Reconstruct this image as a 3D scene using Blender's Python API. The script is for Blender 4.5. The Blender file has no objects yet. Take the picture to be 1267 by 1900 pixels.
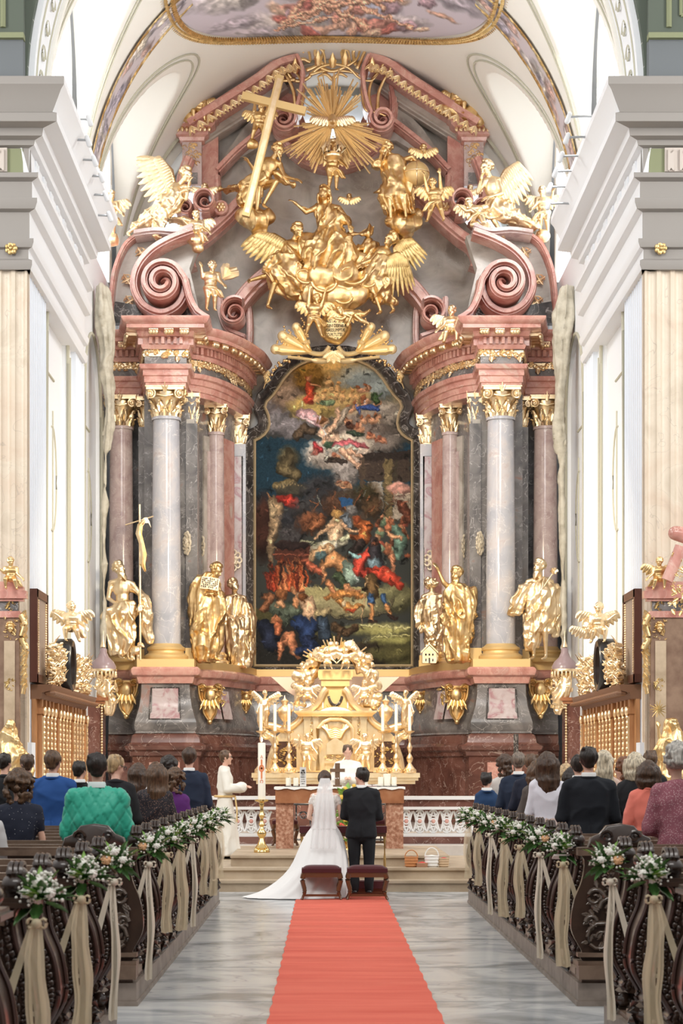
import bpy, bmesh, math, random
import numpy as np
from mathutils import Vector, Matrix, Euler
C = bpy.context.scene.collection
S = bpy.context.scene
PI = math.pi
# ---------------------------------------------------------------- camera, world, light, exposure
F_PX, CX, CY, EYE = 3700.0, 605.0, 1427.0, 1.75       # focal length in pixels of the 1267x1900 frame, eye height
def P(px, py, d):                                     # a pixel at distance d -> a point of the place
    return Vector(((px - CX) * d / F_PX, d, EYE + (CY - py) * d / F_PX))
cam_d = bpy.data.cameras.new('camera'); cam = bpy.data.objects.new('camera', cam_d); C.objects.link(cam)
cam.location = (0, 0, EYE); cam.rotation_euler = (PI / 2, 0, 0)
cam_d.sensor_fit = 'AUTO'; cam_d.sensor_width = 36; cam_d.lens = F_PX / 1900 * 36
cam_d.shift_x = (633.5 - CX) / 1900; cam_d.shift_y = (CY - 950) / 1900
cam_d.clip_end = 400
cam_d.dof.use_dof = True; cam_d.dof.focus_distance = 30; cam_d.dof.aperture_fstop = 6.3
S.camera = cam
S.view_settings.view_transform = 'Standard'; S.view_settings.look = 'None'
S.view_settings.gamma = 1; S.view_settings.use_curve_mapping = False
S.view_settings.exposure = EXPOSURE = 0.72
W = bpy.data.worlds.new('daylight'); S.world = W; W.use_nodes = True
nt = W.node_tree; nt.nodes.clear()
o_ = nt.nodes.new('ShaderNodeOutputWorld'); bg = nt.nodes.new('ShaderNodeBackground')
tc = nt.nodes.new('ShaderNodeTexCoord'); sp = nt.nodes.new('ShaderNodeSeparateXYZ')
rp = nt.nodes.new('ShaderNodeValToRGB')
nt.links.new(tc.outputs['Generated'], sp.inputs[0]); nt.links.new(sp.outputs['Z'], rp.inputs[0])
rp.color_ramp.elements[0].position = 0.0; rp.color_ramp.elements[0].color = (.34, .30, .27, 1)
rp.color_ramp.elements[1].position = .55; rp.color_ramp.elements[1].color = (1, 1, 1, 1)
nt.links.new(rp.outputs[0], bg.inputs[0]); bg.inputs[1].default_value = 0.42
nt.links.new(bg.outputs[0], o_.inputs[0])
def area(name, loc, aim, sx, sy, power, col=(1, 1, 1)):
    l = bpy.data.lights.new(name, 'AREA'); l.shape = 'RECTANGLE'; l.size = sx; l.size_y = sy; l.energy = power; l.color = col
    o = bpy.data.objects.new(name, l); C.objects.link(o); o.location = loc
    o.rotation_euler = (Vector(aim) - Vector(loc)).to_track_quat('-Z', 'Y').to_euler(); return o
area('nave_window_light_left', (-14, 24, 12), (1, 42, 7), 5, 9, 900, (1, .98, .95))
area('nave_window_light_right', (14, 24, 12), (-1, 42, 7), 5, 9, 900, (1, .98, .95))
area('nave_upper_light', (0, 4, 21), (0, 40, 6), 14, 6, 1500, (1, .97, .93))
area('choir_window_light_left', (-4.6, 38.4, 15.4), (3, 41, 7), 3.4, 2.2, 240, (1, .99, .97))
area('choir_window_light_right', (4.9, 38.4, 15.4), (-3, 41, 7), 3.4, 2.2, 240, (1, .99, .97))
area('vault_fill_light', (0.2, 19, 13), (0.2, 44, 18.5), 7, 3, 330, (.97, .99, 1))  # added fill without a source in the church, lifts the vault
area('altar_fill_light', (0.2, 35.5, 7.5), (0.2, 41, 2.6), 1.2, 1.2, 330, (1, .86, .64))  # added fill in mid-air to brighten the high altar

# ---------------------------------------------------------------- numpy noise
def _hash(ix, iy, iz):
    h = (ix * 374761393 + iy * 668265263 + iz * 2147483647 + 1013904223) & 0xffffffff
    h = ((h ^ (h >> 13)) * 1274126177) & 0xffffffff
    h = h ^ (h >> 16)
    return (h & 0xffffff) / float(0xffffff) * 2 - 1
def vnoise(p):
    p = np.asarray(p, dtype=np.float64); i = np.floor(p).astype(np.int64); f = p - i; f = f * f * (3 - 2 * f)
    r = 0
    for dx in (0, 1):
        for dy in (0, 1):
            for dz in (0, 1):
                w = (f[:, 0] if dx else 1 - f[:, 0]) * (f[:, 1] if dy else 1 - f[:, 1]) * (f[:, 2] if dz else 1 - f[:, 2])
                r = r + w * _hash(i[:, 0] + dx, i[:, 1] + dy, i[:, 2] + dz)
    return r
def fbm(p, o=3):
    a, r = 1.0, 0
    for k in range(o): r = r + a * vnoise(np.asarray(p) * (2 ** k) + 17.3 * k); a *= .5
    return r

# ---------------------------------------------------------------- materials
MATS = {}
def mat(name, col, rough=.5, metal=0., **k):
    if name in MATS: return MATS[name]
    m = bpy.data.materials.new(name); m.use_nodes = True; t = m.node_tree; b = t.nodes['Principled BSDF']
    b.inputs['Base Color'].default_value = (*col, 1); b.inputs['Roughness'].default_value = rough; b.inputs['Metallic'].default_value = metal
    tco = t.nodes.new('ShaderNodeTexCoord'); vec = tco.outputs['Object']
    if 'stretch' in k:
        mp = t.nodes.new('ShaderNodeMapping'); mp.inputs['Scale'].default_value = k['stretch']; t.links.new(vec, mp.inputs[0]); vec = mp.outputs[0]
    def noise(scale, det=4, dist=0., rgh=.55):
        n = t.nodes.new('ShaderNodeTexNoise'); n.inputs['Scale'].default_value = scale; n.inputs['Detail'].default_value = det
        n.inputs['Distortion'].default_value = dist; n.inputs['Roughness'].default_value = rgh; t.links.new(vec, n.inputs['Vector']); return n
    if 'ramp' in k:                                  # list of (pos, colour) over noise
        n = noise(k.get('scale', 2.), k.get('detail', 5), k.get('dist', 0.)); r = t.nodes.new('ShaderNodeValToRGB')
        e = r.color_ramp.elements
        while len(e) < len(k['ramp']): e.new(.5)
        for q, (ps, c) in zip(e, k['ramp']): q.position = ps; q.color = (*c, 1)
        t.links.new(n.outputs[0], r.inputs[0]); out = r.outputs[0]
        if 'vein' in k:
            vc, vs, vw = k['vein']
            n2 = noise(vs, 3, 1.2); w = t.nodes.new('ShaderNodeMath'); w.operation = 'SUBTRACT'; w.inputs[1].default_value = .5
            t.links.new(n2.outputs[0], w.inputs[0]); a = t.nodes.new('ShaderNodeMath'); a.operation = 'ABSOLUTE'; t.links.new(w.outputs[0], a.inputs[0])
            l = t.nodes.new('ShaderNodeMapRange'); l.inputs[1].default_value = 0; l.inputs[2].default_value = vw; l.inputs[3].default_value = .75; l.inputs[4].default_value = 0
            t.links.new(a.outputs[0], l.inputs[0]); mx = t.nodes.new('ShaderNodeMix'); mx.data_type = 'RGBA'
            t.links.new(l.outputs[0], mx.inputs[0]); t.links.new(out, mx.inputs[6]); mx.inputs[7].default_value = (*vc, 1); out = mx.outputs[2]
        t.links.new(out, b.inputs['Base Color'])
    if 'dots' in k:
        dc, ds, dr = k['dots']; v = t.nodes.new('ShaderNodeTexVoronoi'); v.inputs['Scale'].default_value = ds; t.links.new(vec, v.inputs[0])
        l = t.nodes.new('ShaderNodeMath'); l.operation = 'LESS_THAN'; l.inputs[1].default_value = dr; t.links.new(v.outputs[0], l.inputs[0])
        mx = t.nodes.new('ShaderNodeMix'); mx.data_type = 'RGBA'; t.links.new(l.outputs[0], mx.inputs[0]); mx.inputs[6].default_value = (*col, 1); mx.inputs[7].default_value = (*dc, 1)
        t.links.new(mx.outputs[2], b.inputs['Base Color'])
    if 'attr' in k:
        a = t.nodes.new('ShaderNodeAttribute'); a.attribute_name = k['attr']; t.links.new(a.outputs['Color'], b.inputs['Base Color'])
    if 'bump' in k:
        bs, bd = k['bump'][:2]
        if len(k['bump']) > 2 and k['bump'][2] == 'wave':
            n = t.nodes.new('ShaderNodeTexWave'); n.bands_direction = k['bump'][3]; n.inputs['Scale'].default_value = bs; t.links.new(vec, n.inputs['Vector']); n.inputs['Distortion'].default_value = .3
        else: n = noise(bs, 4)
        bp = t.nodes.new('ShaderNodeBump'); bp.inputs['Distance'].default_value = bd; bp.inputs['Strength'].default_value = k.get('bstr', .6)
        t.links.new(n.outputs[0 if n.bl_idname != 'ShaderNodeTexWave' else 1], bp.inputs['Height']); t.links.new(bp.outputs[0], b.inputs['Normal'])
    if 'spec' in k: b.inputs['Specular IOR Level'].default_value = k['spec']
    if 'coat' in k: b.inputs['Coat Weight'].default_value = k['coat']; b.inputs['Coat Roughness'].default_value = .08
    if 'sheen' in k: b.inputs['Sheen Weight'].default_value = k['sheen']
    if 'alpha' in k: b.inputs['Alpha'].default_value = k['alpha']
    if 'sss' in k: b.inputs['Subsurface Weight'].default_value = k['sss']; b.inputs['Subsurface Radius'].default_value = (.02, .008, .004)
    if 'emit' in k: b.inputs['Emission Color'].default_value = (*col, 1); b.inputs['Emission Strength'].default_value = k['emit']
    MATS[name] = m; return m
R_ = (.45, .14, .115)
M_red = mat('red_marble', R_, .16, ramp=[(.3, (.46, .20, .16)), (.45, (.62, .30, .25)), (.55, (.70, .40, .33)), (.62, (.58, .28, .235)), (.75, (.62, .50, .42))], scale=1.7, detail=7, dist=.6, vein=((.72, .5, .42), 2.2, .012))
M_pink = mat('pink_marble', (.6, .45, .42), .14, ramp=[(.3, (.42, .30, .29)), (.5, (.56, .44, .42)), (.6, (.62, .50, .47)), (.75, (.48, .36, .36))], scale=2.6, detail=8, dist=.8, vein=((.75, .68, .64), 3, .01))
M_col = mat('pale_column_marble', (.62, .6, .6), .10, ramp=[(.3, (.40, .41, .46)), (.48, (.52, .52, .56)), (.6, (.62, .58, .58)), (.72, (.50, .37, .35))], scale=1.3, detail=7, dist=.7, vein=((.8, .78, .76), 2, .01))
M_grey = mat('grey_marble', (.3, .27, .25), .2, ramp=[(.3, (.27, .235, .20)), (.45, (.42, .38, .33)), (.58, (.54, .495, .44)), (.75, (.38, .32, .27))], scale=1.1, detail=9, dist=.9, vein=((.5, .45, .4), 1.6, .01))
M_dkgrey = mat('dark_grey_marble', (.15, .14, .14), .16, ramp=[(.35, (.11, .105, .105)), (.5, (.21, .195, .19)), (.62, (.29, .275, .265)), (.7, (.36, .19, .15))], scale=1.5, detail=8, dist=.6, vein=((.55, .52, .5), 2.4, .012))
M_brown = mat('brown_marble', (.2, .08, .06), .18, ramp=[(.3, (.085, .036, .028)), (.5, (.155, .066, .05)), (.65, (.22, .105, .082)), (.8, (.14, .09, .07))], scale=2, detail=8, dist=.5, vein=((.55, .42, .36), 2.5, .01))
M_panel = mat('pale_violet_marble', (.6, .5, .5), .15, ramp=[(.35, (.62, .54, .55)), (.5, (.55, .46, .46)), (.62, (.42, .22, .24)), (.7, (.7, .64, .62))], scale=3, detail=8, dist=1.)
M_black = mat('black_marble', (.05, .045, .045), .12, ramp=[(.4, (.03, .027, .027)), (.6, (.09, .08, .075))], scale=3, detail=6, vein=((.5, .47, .44), 2.6, .02))
M_gold = mat('gold_leaf', (.95, .62, .22), .36, 1., bump=(60, .004), ramp=[(.3, (.66, .43, .17)), (.6, (.92, .68, .36))], scale=5)
M_gold2 = mat('pale_gold_leaf', (1., .78, .45), .34, 1., bump=(60, .004), ramp=[(.3, (.82, .61, .33)), (.6, (1., .82, .56))], scale=5)
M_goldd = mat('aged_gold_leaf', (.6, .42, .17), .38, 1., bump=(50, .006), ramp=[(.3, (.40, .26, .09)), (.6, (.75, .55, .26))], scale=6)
M_goldm = mat('matt_gold_paint', (.80, .58, .27), .5, .55)
M_wall = mat('white_stucco', (.83, .85, .88), .75, bump=(20, .003))
M_wall2 = mat('cream_stucco', (.82, .80, .74), .75, bump=(20, .003))
M_shade = mat('warm_grey_stucco', (.56, .50, .45), .7)
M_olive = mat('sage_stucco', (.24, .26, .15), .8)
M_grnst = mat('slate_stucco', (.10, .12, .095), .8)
M_vein = mat('olive_painted_line', (.50, .48, .38), .8)
M_beige = mat('veined_beige_marble', (.8, .7, .58), .4, ramp=[(.3, (.56, .47, .36)), (.5, (.70, .61, .49)), (.65, (.66, .54, .42)), (.8, (.50, .40, .32))], scale=1.2, detail=8, dist=.8, vein=((.5, .42, .34), 1.2, .006))
M_floor = mat('streaked_grey_marble_floor', (.6, .6, .6), .22, ramp=[(.34, (.25, .27, .28)), (.45, (.44, .46, .47)), (.54, (.62, .63, .63)), (.7, (.70, .70, .68))], scale=1.5, detail=7, dist=1.0, stretch=(.7, .85, 1), vein=((.36, .375, .39), 1.1, .02))
M_step = mat('sandstone_step', (.5, .4, .28), .45, ramp=[(.3, (.36, .27, .18)), (.6, (.50, .40, .285)), (.8, (.56, .47, .36))], scale=2.2, detail=7)
M_carpet = mat('coral_red_carpet', (.80, .11, .06), .95, bump=(26, .006, 'wave', 'Y'), ramp=[(.3, (.86, .15, .10)), (.6, (.95, .21, .14))], scale=2.2, stretch=(.3, 2, 1))
M_wood = mat('dark_walnut', (.05, .03, .02), .28, ramp=[(.3, (.022, .013, .009)), (.6, (.055, .032, .022))], scale=4, stretch=(1, 6, 1), coat=.35)
M_wood2 = mat('worn_walnut', (.1, .06, .04), .38, ramp=[(.3, (.10, .062, .042)), (.6, (.20, .135, .095))], scale=5, stretch=(1, 5, 1))
M_plinth = mat('pew_plinth_stone', (.25, .2, .17), .5, ramp=[(.3, (.17, .135, .11)), (.6, (.30, .245, .205))], scale=5)
M_oak = mat('honey_oak', (.4, .19, .08), .38, ramp=[(.3, (.30, .135, .05)), (.6, (.48, .24, .105))], scale=4, stretch=(4, 4, .5))
M_white = mat('white_linen', (.86, .84, .78), .8)
M_wax = mat('candle_wax', (.93, .88, .76), .45, sss=.15)
M_skin = mat('skin', (.72, .42, .31), .5, sss=.1)
M_flame = mat('candle_flame', (1, .75, .35), .5, emit=18)
M_day = mat('daylit_window_glass', (.93, .97, 1.0), .5, emit=1.0)

# ---------------------------------------------------------------- mesh accumulator
def frame_of(t, up=Vector((0, 0, 1))):
    t = t.normalized()
    a = up.cross(t)
    if a.length < 1e-4: a = Vector((1, 0, 0)).cross(t)
    a.normalize(); return a, t.cross(a).normalized()
class MB:
    def __init__(s): s.v = []; s.f = []
    def add(s, vs, fs):
        o = len(s.v); s.v += [tuple(v) for v in vs]; s.f += [tuple(i + o for i in f) for f in fs]; return s
    def box(s, c, d, rz=0., m=None):
        x, y, z = d[0] / 2, d[1] / 2, d[2] / 2
        vs = [Vector((sx * x, sy * y, sz * z)) for sx in (-1, 1) for sy in (-1, 1) for sz in (-1, 1)]
        r = m if m is not None else Matrix.Rotation(rz, 3, 'Z')
        vs = [r @ v + Vector(c) for v in vs]
        return s.add(vs, [(0, 1, 3, 2), (4, 6, 7, 5), (0, 4, 5, 1), (2, 3, 7, 6), (0, 2, 6, 4), (1, 5, 7, 3)])
    def bb(s, x0, x1, y0, y1, z0, z1): return s.box(((x0 + x1) / 2, (y0 + y1) / 2, (z0 + z1) / 2), (abs(x1 - x0), abs(y1 - y0), abs(z1 - z0)))
    def lathe(s, c, prof, n=24, a0=0, a1=2 * PI, sx=1, sy=1):           # prof: (r, z)
        full = abs(a1 - a0 - 2 * PI) < 1e-6; m = n if full else n + 1; vs = []; fs = []
        for r, z in prof:
            for k in range(m):
                a = a0 + (a1 - a0) * k / n; vs.append((c[0] + r * math.cos(a) * sx, c[1] + r * math.sin(a) * sy, c[2] + z))
        for i in range(len(prof) - 1):
            for k in range(n if not full else m):
                k2 = (k + 1) % m
                if not full and k == n: continue
                fs.append((i * m + k, i * m + k2, (i + 1) * m + k2, (i + 1) * m + k))
        if full: fs += [tuple(range(m))[::-1], tuple((len(prof) - 1) * m + k for k in range(m))]
        return s.add(vs, fs)
    def tube(s, pts, rad, n=8, flat=1., up=Vector((0, 0, 1)), cap=True):  # rad number or list; flat squashes second axis
        pts = [Vector(p) for p in pts]; L = len(pts); vs = []; fs = []
        if not isinstance(rad, (list, tuple)): rad = [rad] * L
        for i, p in enumerate(pts):
            t = (pts[min(i + 1, L - 1)] - pts[max(i - 1, 0)])
            if t.length < 1e-9: t = Vector((0, 0, 1))
            a, b = frame_of(t, up)
            for k in range(n):
                q = 2 * PI * k / n; vs.append(p + a * math.cos(q) * rad[i] + b * math.sin(q) * rad[i] * flat)
        for i in range(L - 1):
            for k in range(n): fs.append((i * n + k, i * n + (k + 1) % n, (i + 1) * n + (k + 1) % n, (i + 1) * n + k))
        if cap: fs += [tuple(range(n))[::-1], tuple((L - 1) * n + k for k in range(n))]
        return s.add(vs, fs)
    def ell(s, c, r, m=None, nu=12, nv=8):
        c = Vector(c); vs = []; fs = []
        if not isinstance(r, (tuple, list)): r = (r, r, r)
        for i in range(nv + 1):
            th = PI * i / nv
            for k in range(nu):
                ph = 2 * PI * k / nu; v = Vector((r[0] * math.sin(th) * math.cos(ph), r[1] * math.sin(th) * math.sin(ph), r[2] * math.cos(th)))
                vs.append((m @ v if m is not None else v) + c)
        for i in range(nv):
            for k in range(nu): fs.append((i * nu + k, (i + 1) * nu + k, (i + 1) * nu + (k + 1) % nu, i * nu + (k + 1) % nu))
        return s.add(vs, fs)
    def cap(s, p, r1, q, r2, n=10):                                       # tapered capsule
        p, q = Vector(p), Vector(q); d = q - p; L = d.length
        if L < 1e-6: return s.ell(p, max(r1, r2))
        a, b = frame_of(d); t = d / L; vs = []; fs = []; rings = []
        for k in range(4): th = PI / 2 * (1 - k / 4 * .97); rings.append((-r1 * math.sin(th), r1 * math.cos(th)))
        rings += [(0, r1), (L, r2)]
        for k in range(3, -1, -1): th = PI / 2 * (1 - k / 4 * .97); rings.append((L + r2 * math.sin(th), r2 * math.cos(th)))
        for h, r in rings:
            for k in range(n): q_ = 2 * PI * k / n; vs.append(p + t * h + a * math.cos(q_) * r + b * math.sin(q_) * r)
        for i in range(len(rings) - 1):
            for k in range(n): fs.append((i * n + k, i * n + (k + 1) % n, (i + 1) * n + (k + 1) % n, (i + 1) * n + k))
        fs += [tuple(range(n))[::-1], tuple((len(rings) - 1) * n + k for k in range(n))]
        return s.add(vs, fs)
    def loft(s, rings, closed=True, cap=True):                            # rings: list of equal-length point lists
        n = len(rings[0]); vs = [p for r in rings for p in r]; fs = []
        for i in range(len(rings) - 1):
            for k in range(n if closed else n - 1): fs.append((i * n + k, i * n + (k + 1) % n, (i + 1) * n + (k + 1) % n, (i + 1) * n + k))
        if cap and closed: fs += [tuple(range(n))[::-1], tuple((len(rings) - 1) * n + k for k in range(n))]
        return s.add(vs, fs)
    def prism(s, pts, y0, y1, ax='Y', bev=0.):                            # outline of 2D points extruded
        def v3(u, w, y): return (u, y, w) if ax == 'Y' else ((y, u, w) if ax == 'X' else (u, w, y))
        n = len(pts); rings = [[v3(u, w, y0 + (bev if bev else 0)) for u, w in pts], [v3(u, w, y1) for u, w in pts]]
        if bev:
            A = sum(pts[i][0] * pts[(i + 1) % n][1] - pts[(i + 1) % n][0] * pts[i][1] for i in range(n)); sg = 1 if A > 0 else -1; ins = []
            for i in range(n):
                a, b, c = Vector(pts[i - 1]), Vector(pts[i]), Vector(pts[(i + 1) % n]); e1 = (b - a); e2 = (c - b)
                if e1.length < 1e-9 or e2.length < 1e-9: ins.append(b); continue
                n1 = Vector((-e1.y, e1.x)).normalized() * sg; n2 = Vector((-e2.y, e2.x)).normalized() * sg
                m = (n1 + n2); m = m / max(m.length_squared / 2, .35) ; ins.append(b + m * bev)
            rings.insert(0, [v3(u[0], u[1], y0) for u in ins])
        return s.loft(rings)
    def sweep(s, path, prof, closed=False, closeprof=True, cap=True):     # plan path (x,y,...); prof (out, z), out to the right of travel
        path = [Vector(p[:2]) for p in path]; L = len(path); rings = []
        for i, p in enumerate(path):
            a = path[i - 1] if (i > 0 or closed) else None; b = path[(i + 1) % L] if (i < L - 1 or closed) else None
            n = []
            if a is not None: e = (p - a).normalized(); n.append(Vector((e.y, -e.x)))
            if b is not None: e = (b - p).normalized(); n.append(Vector((e.y, -e.x)))
            m = n[0] if len(n) == 1 else (n[0] + n[1]) / max((n[0] + n[1]).length_squared / 2, .3)
            rings.append([(p.x + m.x * o, p.y + m.y * o, z) for o, z in prof])
        if closed: rings.append(rings[0])
        return s.loft(rings, closed=closeprof, cap=cap and not closed)
    def band(s, path, prof, closed=False, scale=None, y=0.):              # path of (x,z) in a wall facing -Y; prof (across, out); out -> -Y
        path = [Vector(p[:2]) for p in path]; L = len(path); rings = []
        for i, p in enumerate(path):
            a = path[i - 1] if (i > 0 or closed) else None; b = path[(i + 1) % L] if (i < L - 1 or closed) else None
            n = []
            if a is not None: e = (p - a); n.append(Vector((-e.y, e.x)).normalized())
            if b is not None: e = (b - p); n.append(Vector((-e.y, e.x)).normalized())
            m = n[0] if len(n) == 1 else (n[0] + n[1]) / max((n[0] + n[1]).length_squared / 2, .4)
            k = scale[i] if scale else 1.
            yy = y[i] if isinstance(y, (list, tuple)) else y
            rings.append([(p.x + m.x * u * k, yy - o * (k if scale and k < 1 else 1), p.y + m.y * u * k) for u, o in prof])
        if closed: rings.append(rings[0])
        return s.loft(rings, cap=not closed)
    def grid(s, rows):                                                    # rows of points -> open surface
        n = len(rows[0]); fs = [(i * n + k, i * n + k + 1, (i + 1) * n + k + 1, (i + 1) * n + k) for i in range(len(rows) - 1) for k in range(n - 1)]
        return s.add([p for r in rows for p in r], fs)
    def merge(s, o, M=None):
        return s.add([(M @ Vector(v)) if M is not None else v for v in o.v], o.f)
    def mesh(s, name='m', off=None):
        me = bpy.data.meshes.new(name); v = s.v
        if off is not None: v = [(a - off[0], b - off[1], c - off[2]) for a, b, c in v]
        me.from_pydata(v, [], s.f); me.update()
        b = bmesh.new(); b.from_mesh(me); bmesh.ops.recalc_face_normals(b, faces=b.faces); b.to_mesh(me); b.free(); return me
    def build(s, name, m, parent=None, smooth=35, off=None, mod=None):
        if parent is None and off is None:
            a = np.array(s.v); off = ((a[:, 0].min() + a[:, 0].max()) / 2, (a[:, 1].min() + a[:, 1].max()) / 2, a[:, 2].min())
        if parent is not None and off is None: off = base_of(parent)
        return link(name, s.mesh(name, off), m, parent, smooth, off if parent is None else None)
def base_of(o):                                        # world location of the thing a part belongs to
    v = Vector((0, 0, 0))
    while o is not None: v = v + o.location; o = o.parent
    return tuple(v)
def link(name, me, m, parent=None, smooth=35, loc=None):
    ob = bpy.data.objects.new(name, me); C.objects.link(ob)
    if m is not None: me.materials.clear(); me.materials.append(m)
    if smooth:
        me.shade_smooth()
        if smooth < 180: me.set_sharp_from_angle(angle=math.radians(smooth))
    if parent is not None: ob.parent = parent
    if loc is not None: ob.location = loc
    return ob
def tag(o, label=None, cat=None, group=None, kind=None):
    if label: o['label'] = label
    if cat: o['category'] = cat
    if group: o['group'] = group
    if kind: o['kind'] = kind
    return o
def thing(name, loc, label, cat, group=None):
    o = bpy.data.objects.new(name, None); C.objects.link(o); o.location = loc; o.empty_display_size = .1
    return tag(o, label, cat, group)
def struct(o): o['kind'] = 'structure'; return o
def copy_tree(o, parent=None):
    c = o.copy(); C.objects.link(c); c.parent = parent
    for ch in [x for x in o.children]: copy_tree(ch, c)
    return c
def mirror_copy(o, x0, parent=None):                    # mirrored twin of a thing about the plane x = x0
    c = copy_tree(o); c.location.x = 2 * x0 - o.location.x; c.scale.x = -o.scale.x; return c
def remesh(mb, vox, smooth=3, sf=.5):
    me = mb.mesh('tmp'); ob = bpy.data.objects.new('tmp', me); C.objects.link(ob)
    m = ob.modifiers.new('r', 'REMESH'); m.mode = 'VOXEL'; m.voxel_size = vox
    if smooth: k = ob.modifiers.new('s', 'SMOOTH'); k.factor = sf; k.iterations = smooth
    dg = bpy.context.evaluated_depsgraph_get(); dg.update()
    r = bpy.data.meshes.new_from_object(ob.evaluated_get(dg)); bpy.data.objects.remove(ob); bpy.data.meshes.remove(me); return r
def verts_of(me):
    a = np.empty(len(me.vertices) * 3, dtype=np.float32); me.vertices.foreach_get('co', a); return a.reshape(-1, 3).astype(np.float64)
def norms_of(me):
    a = np.empty(len(me.vertices) * 3, dtype=np.float32); me.vertices.foreach_get('normal', a); return a.reshape(-1, 3).astype(np.float64)
def set_verts(me, a): me.vertices.foreach_set('co', a.astype(np.float32).ravel()); me.update()
def folds(me, amp, freq, dirs=(1, 1, .22), tilt=0., seed=0., ridge=True, mask=None):
    a = verts_of(me); n = norms_of(me); c, s_ = math.cos(tilt), math.sin(tilt)
    q = a.copy(); q[:, 0], q[:, 2] = a[:, 0] * c - a[:, 2] * s_, a[:, 0] * s_ + a[:, 2] * c
    q = q + .25 / freq * np.stack([fbm(a * freq * .7 + seed), fbm(a * freq * .7 + seed + 9), fbm(a * freq * .7 + seed + 5)], 1)
    v = vnoise(q * freq * np.array(dirs) + seed)
    if ridge: v = 1 - 2.2 * np.abs(v) ** .7
    v = v * .75 + .25 * vnoise(q * freq * 2.1 * np.array(dirs) + seed + 3)
    if mask is not None: v = v * mask(a)
    set_verts(me, a + n * (v * amp)[:, None]); return me
def bez(pts, n=24):                                     # Catmull-Rom through points
    pts = [Vector(p) for p in pts]; out = []
    for i in range(len(pts) - 1):
        p0, p1, p2, p3 = pts[max(i - 1, 0)], pts[i], pts[i + 1], pts[min(i + 2, len(pts) - 1)]
        for k in range(n):
            t = k / n; out.append(.5 * ((2 * p1) + (p2 - p0) * t + (2 * p0 - 5 * p1 + 4 * p2 - p3) * t * t + (3 * p1 - p0 - 3 * p2 + p3) * t ** 3))
    out.append(pts[-1]); return out
def px2(pts, d):                                        # list of pixels -> (x, z) at distance d
    return [(P(a, b, d).x, P(a, b, d).z) for a, b in pts]
X0 = 0.165                                              # the church's axis
# ================================================================ THE SETTING
XL, XR = X0 - 5.205, X0 + 5.205
Z0, VH, VR = 13.2, 5.95, 5.205                          # spring of the vault, its rise, its half width
def vz(x, y, off=0.):
    q = max(0., 1 - ((x - X0) / (VR - off)) ** 2); z = Z0 + (VH - off) * math.sqrt(q)
    for yc in (38.3, 45.6):
        k = 1 - ((y - yc) / 2.35) ** 2
        if k > 0: z = max(z, Z0 + 4.4 * math.sqrt(k) - off)
    return z
struct(MB().bb(-14, 14, -6, 33.2, -.2, 0).build('floor', M_floor, off=(0, 0, 0)))
fl = MB()
for y in np.arange(2, 28, 2.6): fl.bb(-1.3, 1.8, y, y + .012, 0, .0015)
struct(fl.build('trim_1', mat('dark_grout', (.3, .29, .27), .8), off=(0, 0, 0)))
struct(MB().bb(-9, 9, 33.0, 56, -.2, .48).build('floor_sanctuary', mat('sanctuary_marble', (.62, .58, .54), .3, ramp=[(.3, (.52, .48, .44)), (.6, (.68, .64, .6))], scale=2), off=(0, 0, 0)))
def step(x0, x1, y0, y1, z0, z1, nm):
    m = MB(); m.bb(x0, x1, y0 + .02, y1, z0, z1 - .035); m.bb(x0 - .01, x1 + .01, y0 - .015, y1, z1 - .035, z1)
    struct(m.build(nm, M_step, off=(0, 0, 0)))
step(-6.5, 6.8, 28.4, 33.0, 0, .16, 'trim_2'); step(-6.5, 6.8, 28.85, 33.0, .16, .32, 'trim_3'); step(-1.40, 1.80, 29.3, 33.0, .32, .48, 'trim_4')

def fluted(m, a, b, z0, z1, pitch, depth, nrm):         # fluted face from plan point a to b; nrm = outward
    a, b, nrm = Vector(a), Vector(b), Vector(nrm); L = (b - a).length; t = (b - a) / L; n = max(1, int(L / pitch)); pth = []
    for i in range(n):
        u0 = i * L / n; w = L / n
        for k, (f, dd) in enumerate(((0, 0), (.14, 0), (.22, .6), (.35, .92), (.5, 1), (.65, .92), (.78, .6), (.86, 0))):
            p = a + t * (u0 + f * w) - nrm * depth * dd; pth.append(p)
    pth.append(b); back = [b - nrm * .3, a - nrm * .3]
    ring = pth + back
    m.loft([[(p.x, p.y, z0) for p in ring], [(p.x, p.y, z1) for p in ring]])
ENT = [(-.3, 10.15), (.07, 10.15), (.10, 10.22), (.10, 10.30), (.03, 10.34), (.03, 10.50), (.10, 10.52), (.13, 10.60), (.13, 10.66), (.05, 10.68), (.05, 11.12), (.16, 11.15), (.20, 11.25), (.20, 11.32), (.10, 11.35), (.10, 11.62), (.22, 11.66), (.22, 11.74), (.04, 11.78), (.04, 12.20), (.14, 12.22), (.16, 12.30), (.30, 12.33), (.32, 12.45), (.58, 12.48), (.58, 12.62), (.50, 12.66), (.56, 12.78), (.66, 12.98), (.72, 13.05), (.72, 13.18), (-.3, 13.18)]
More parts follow.
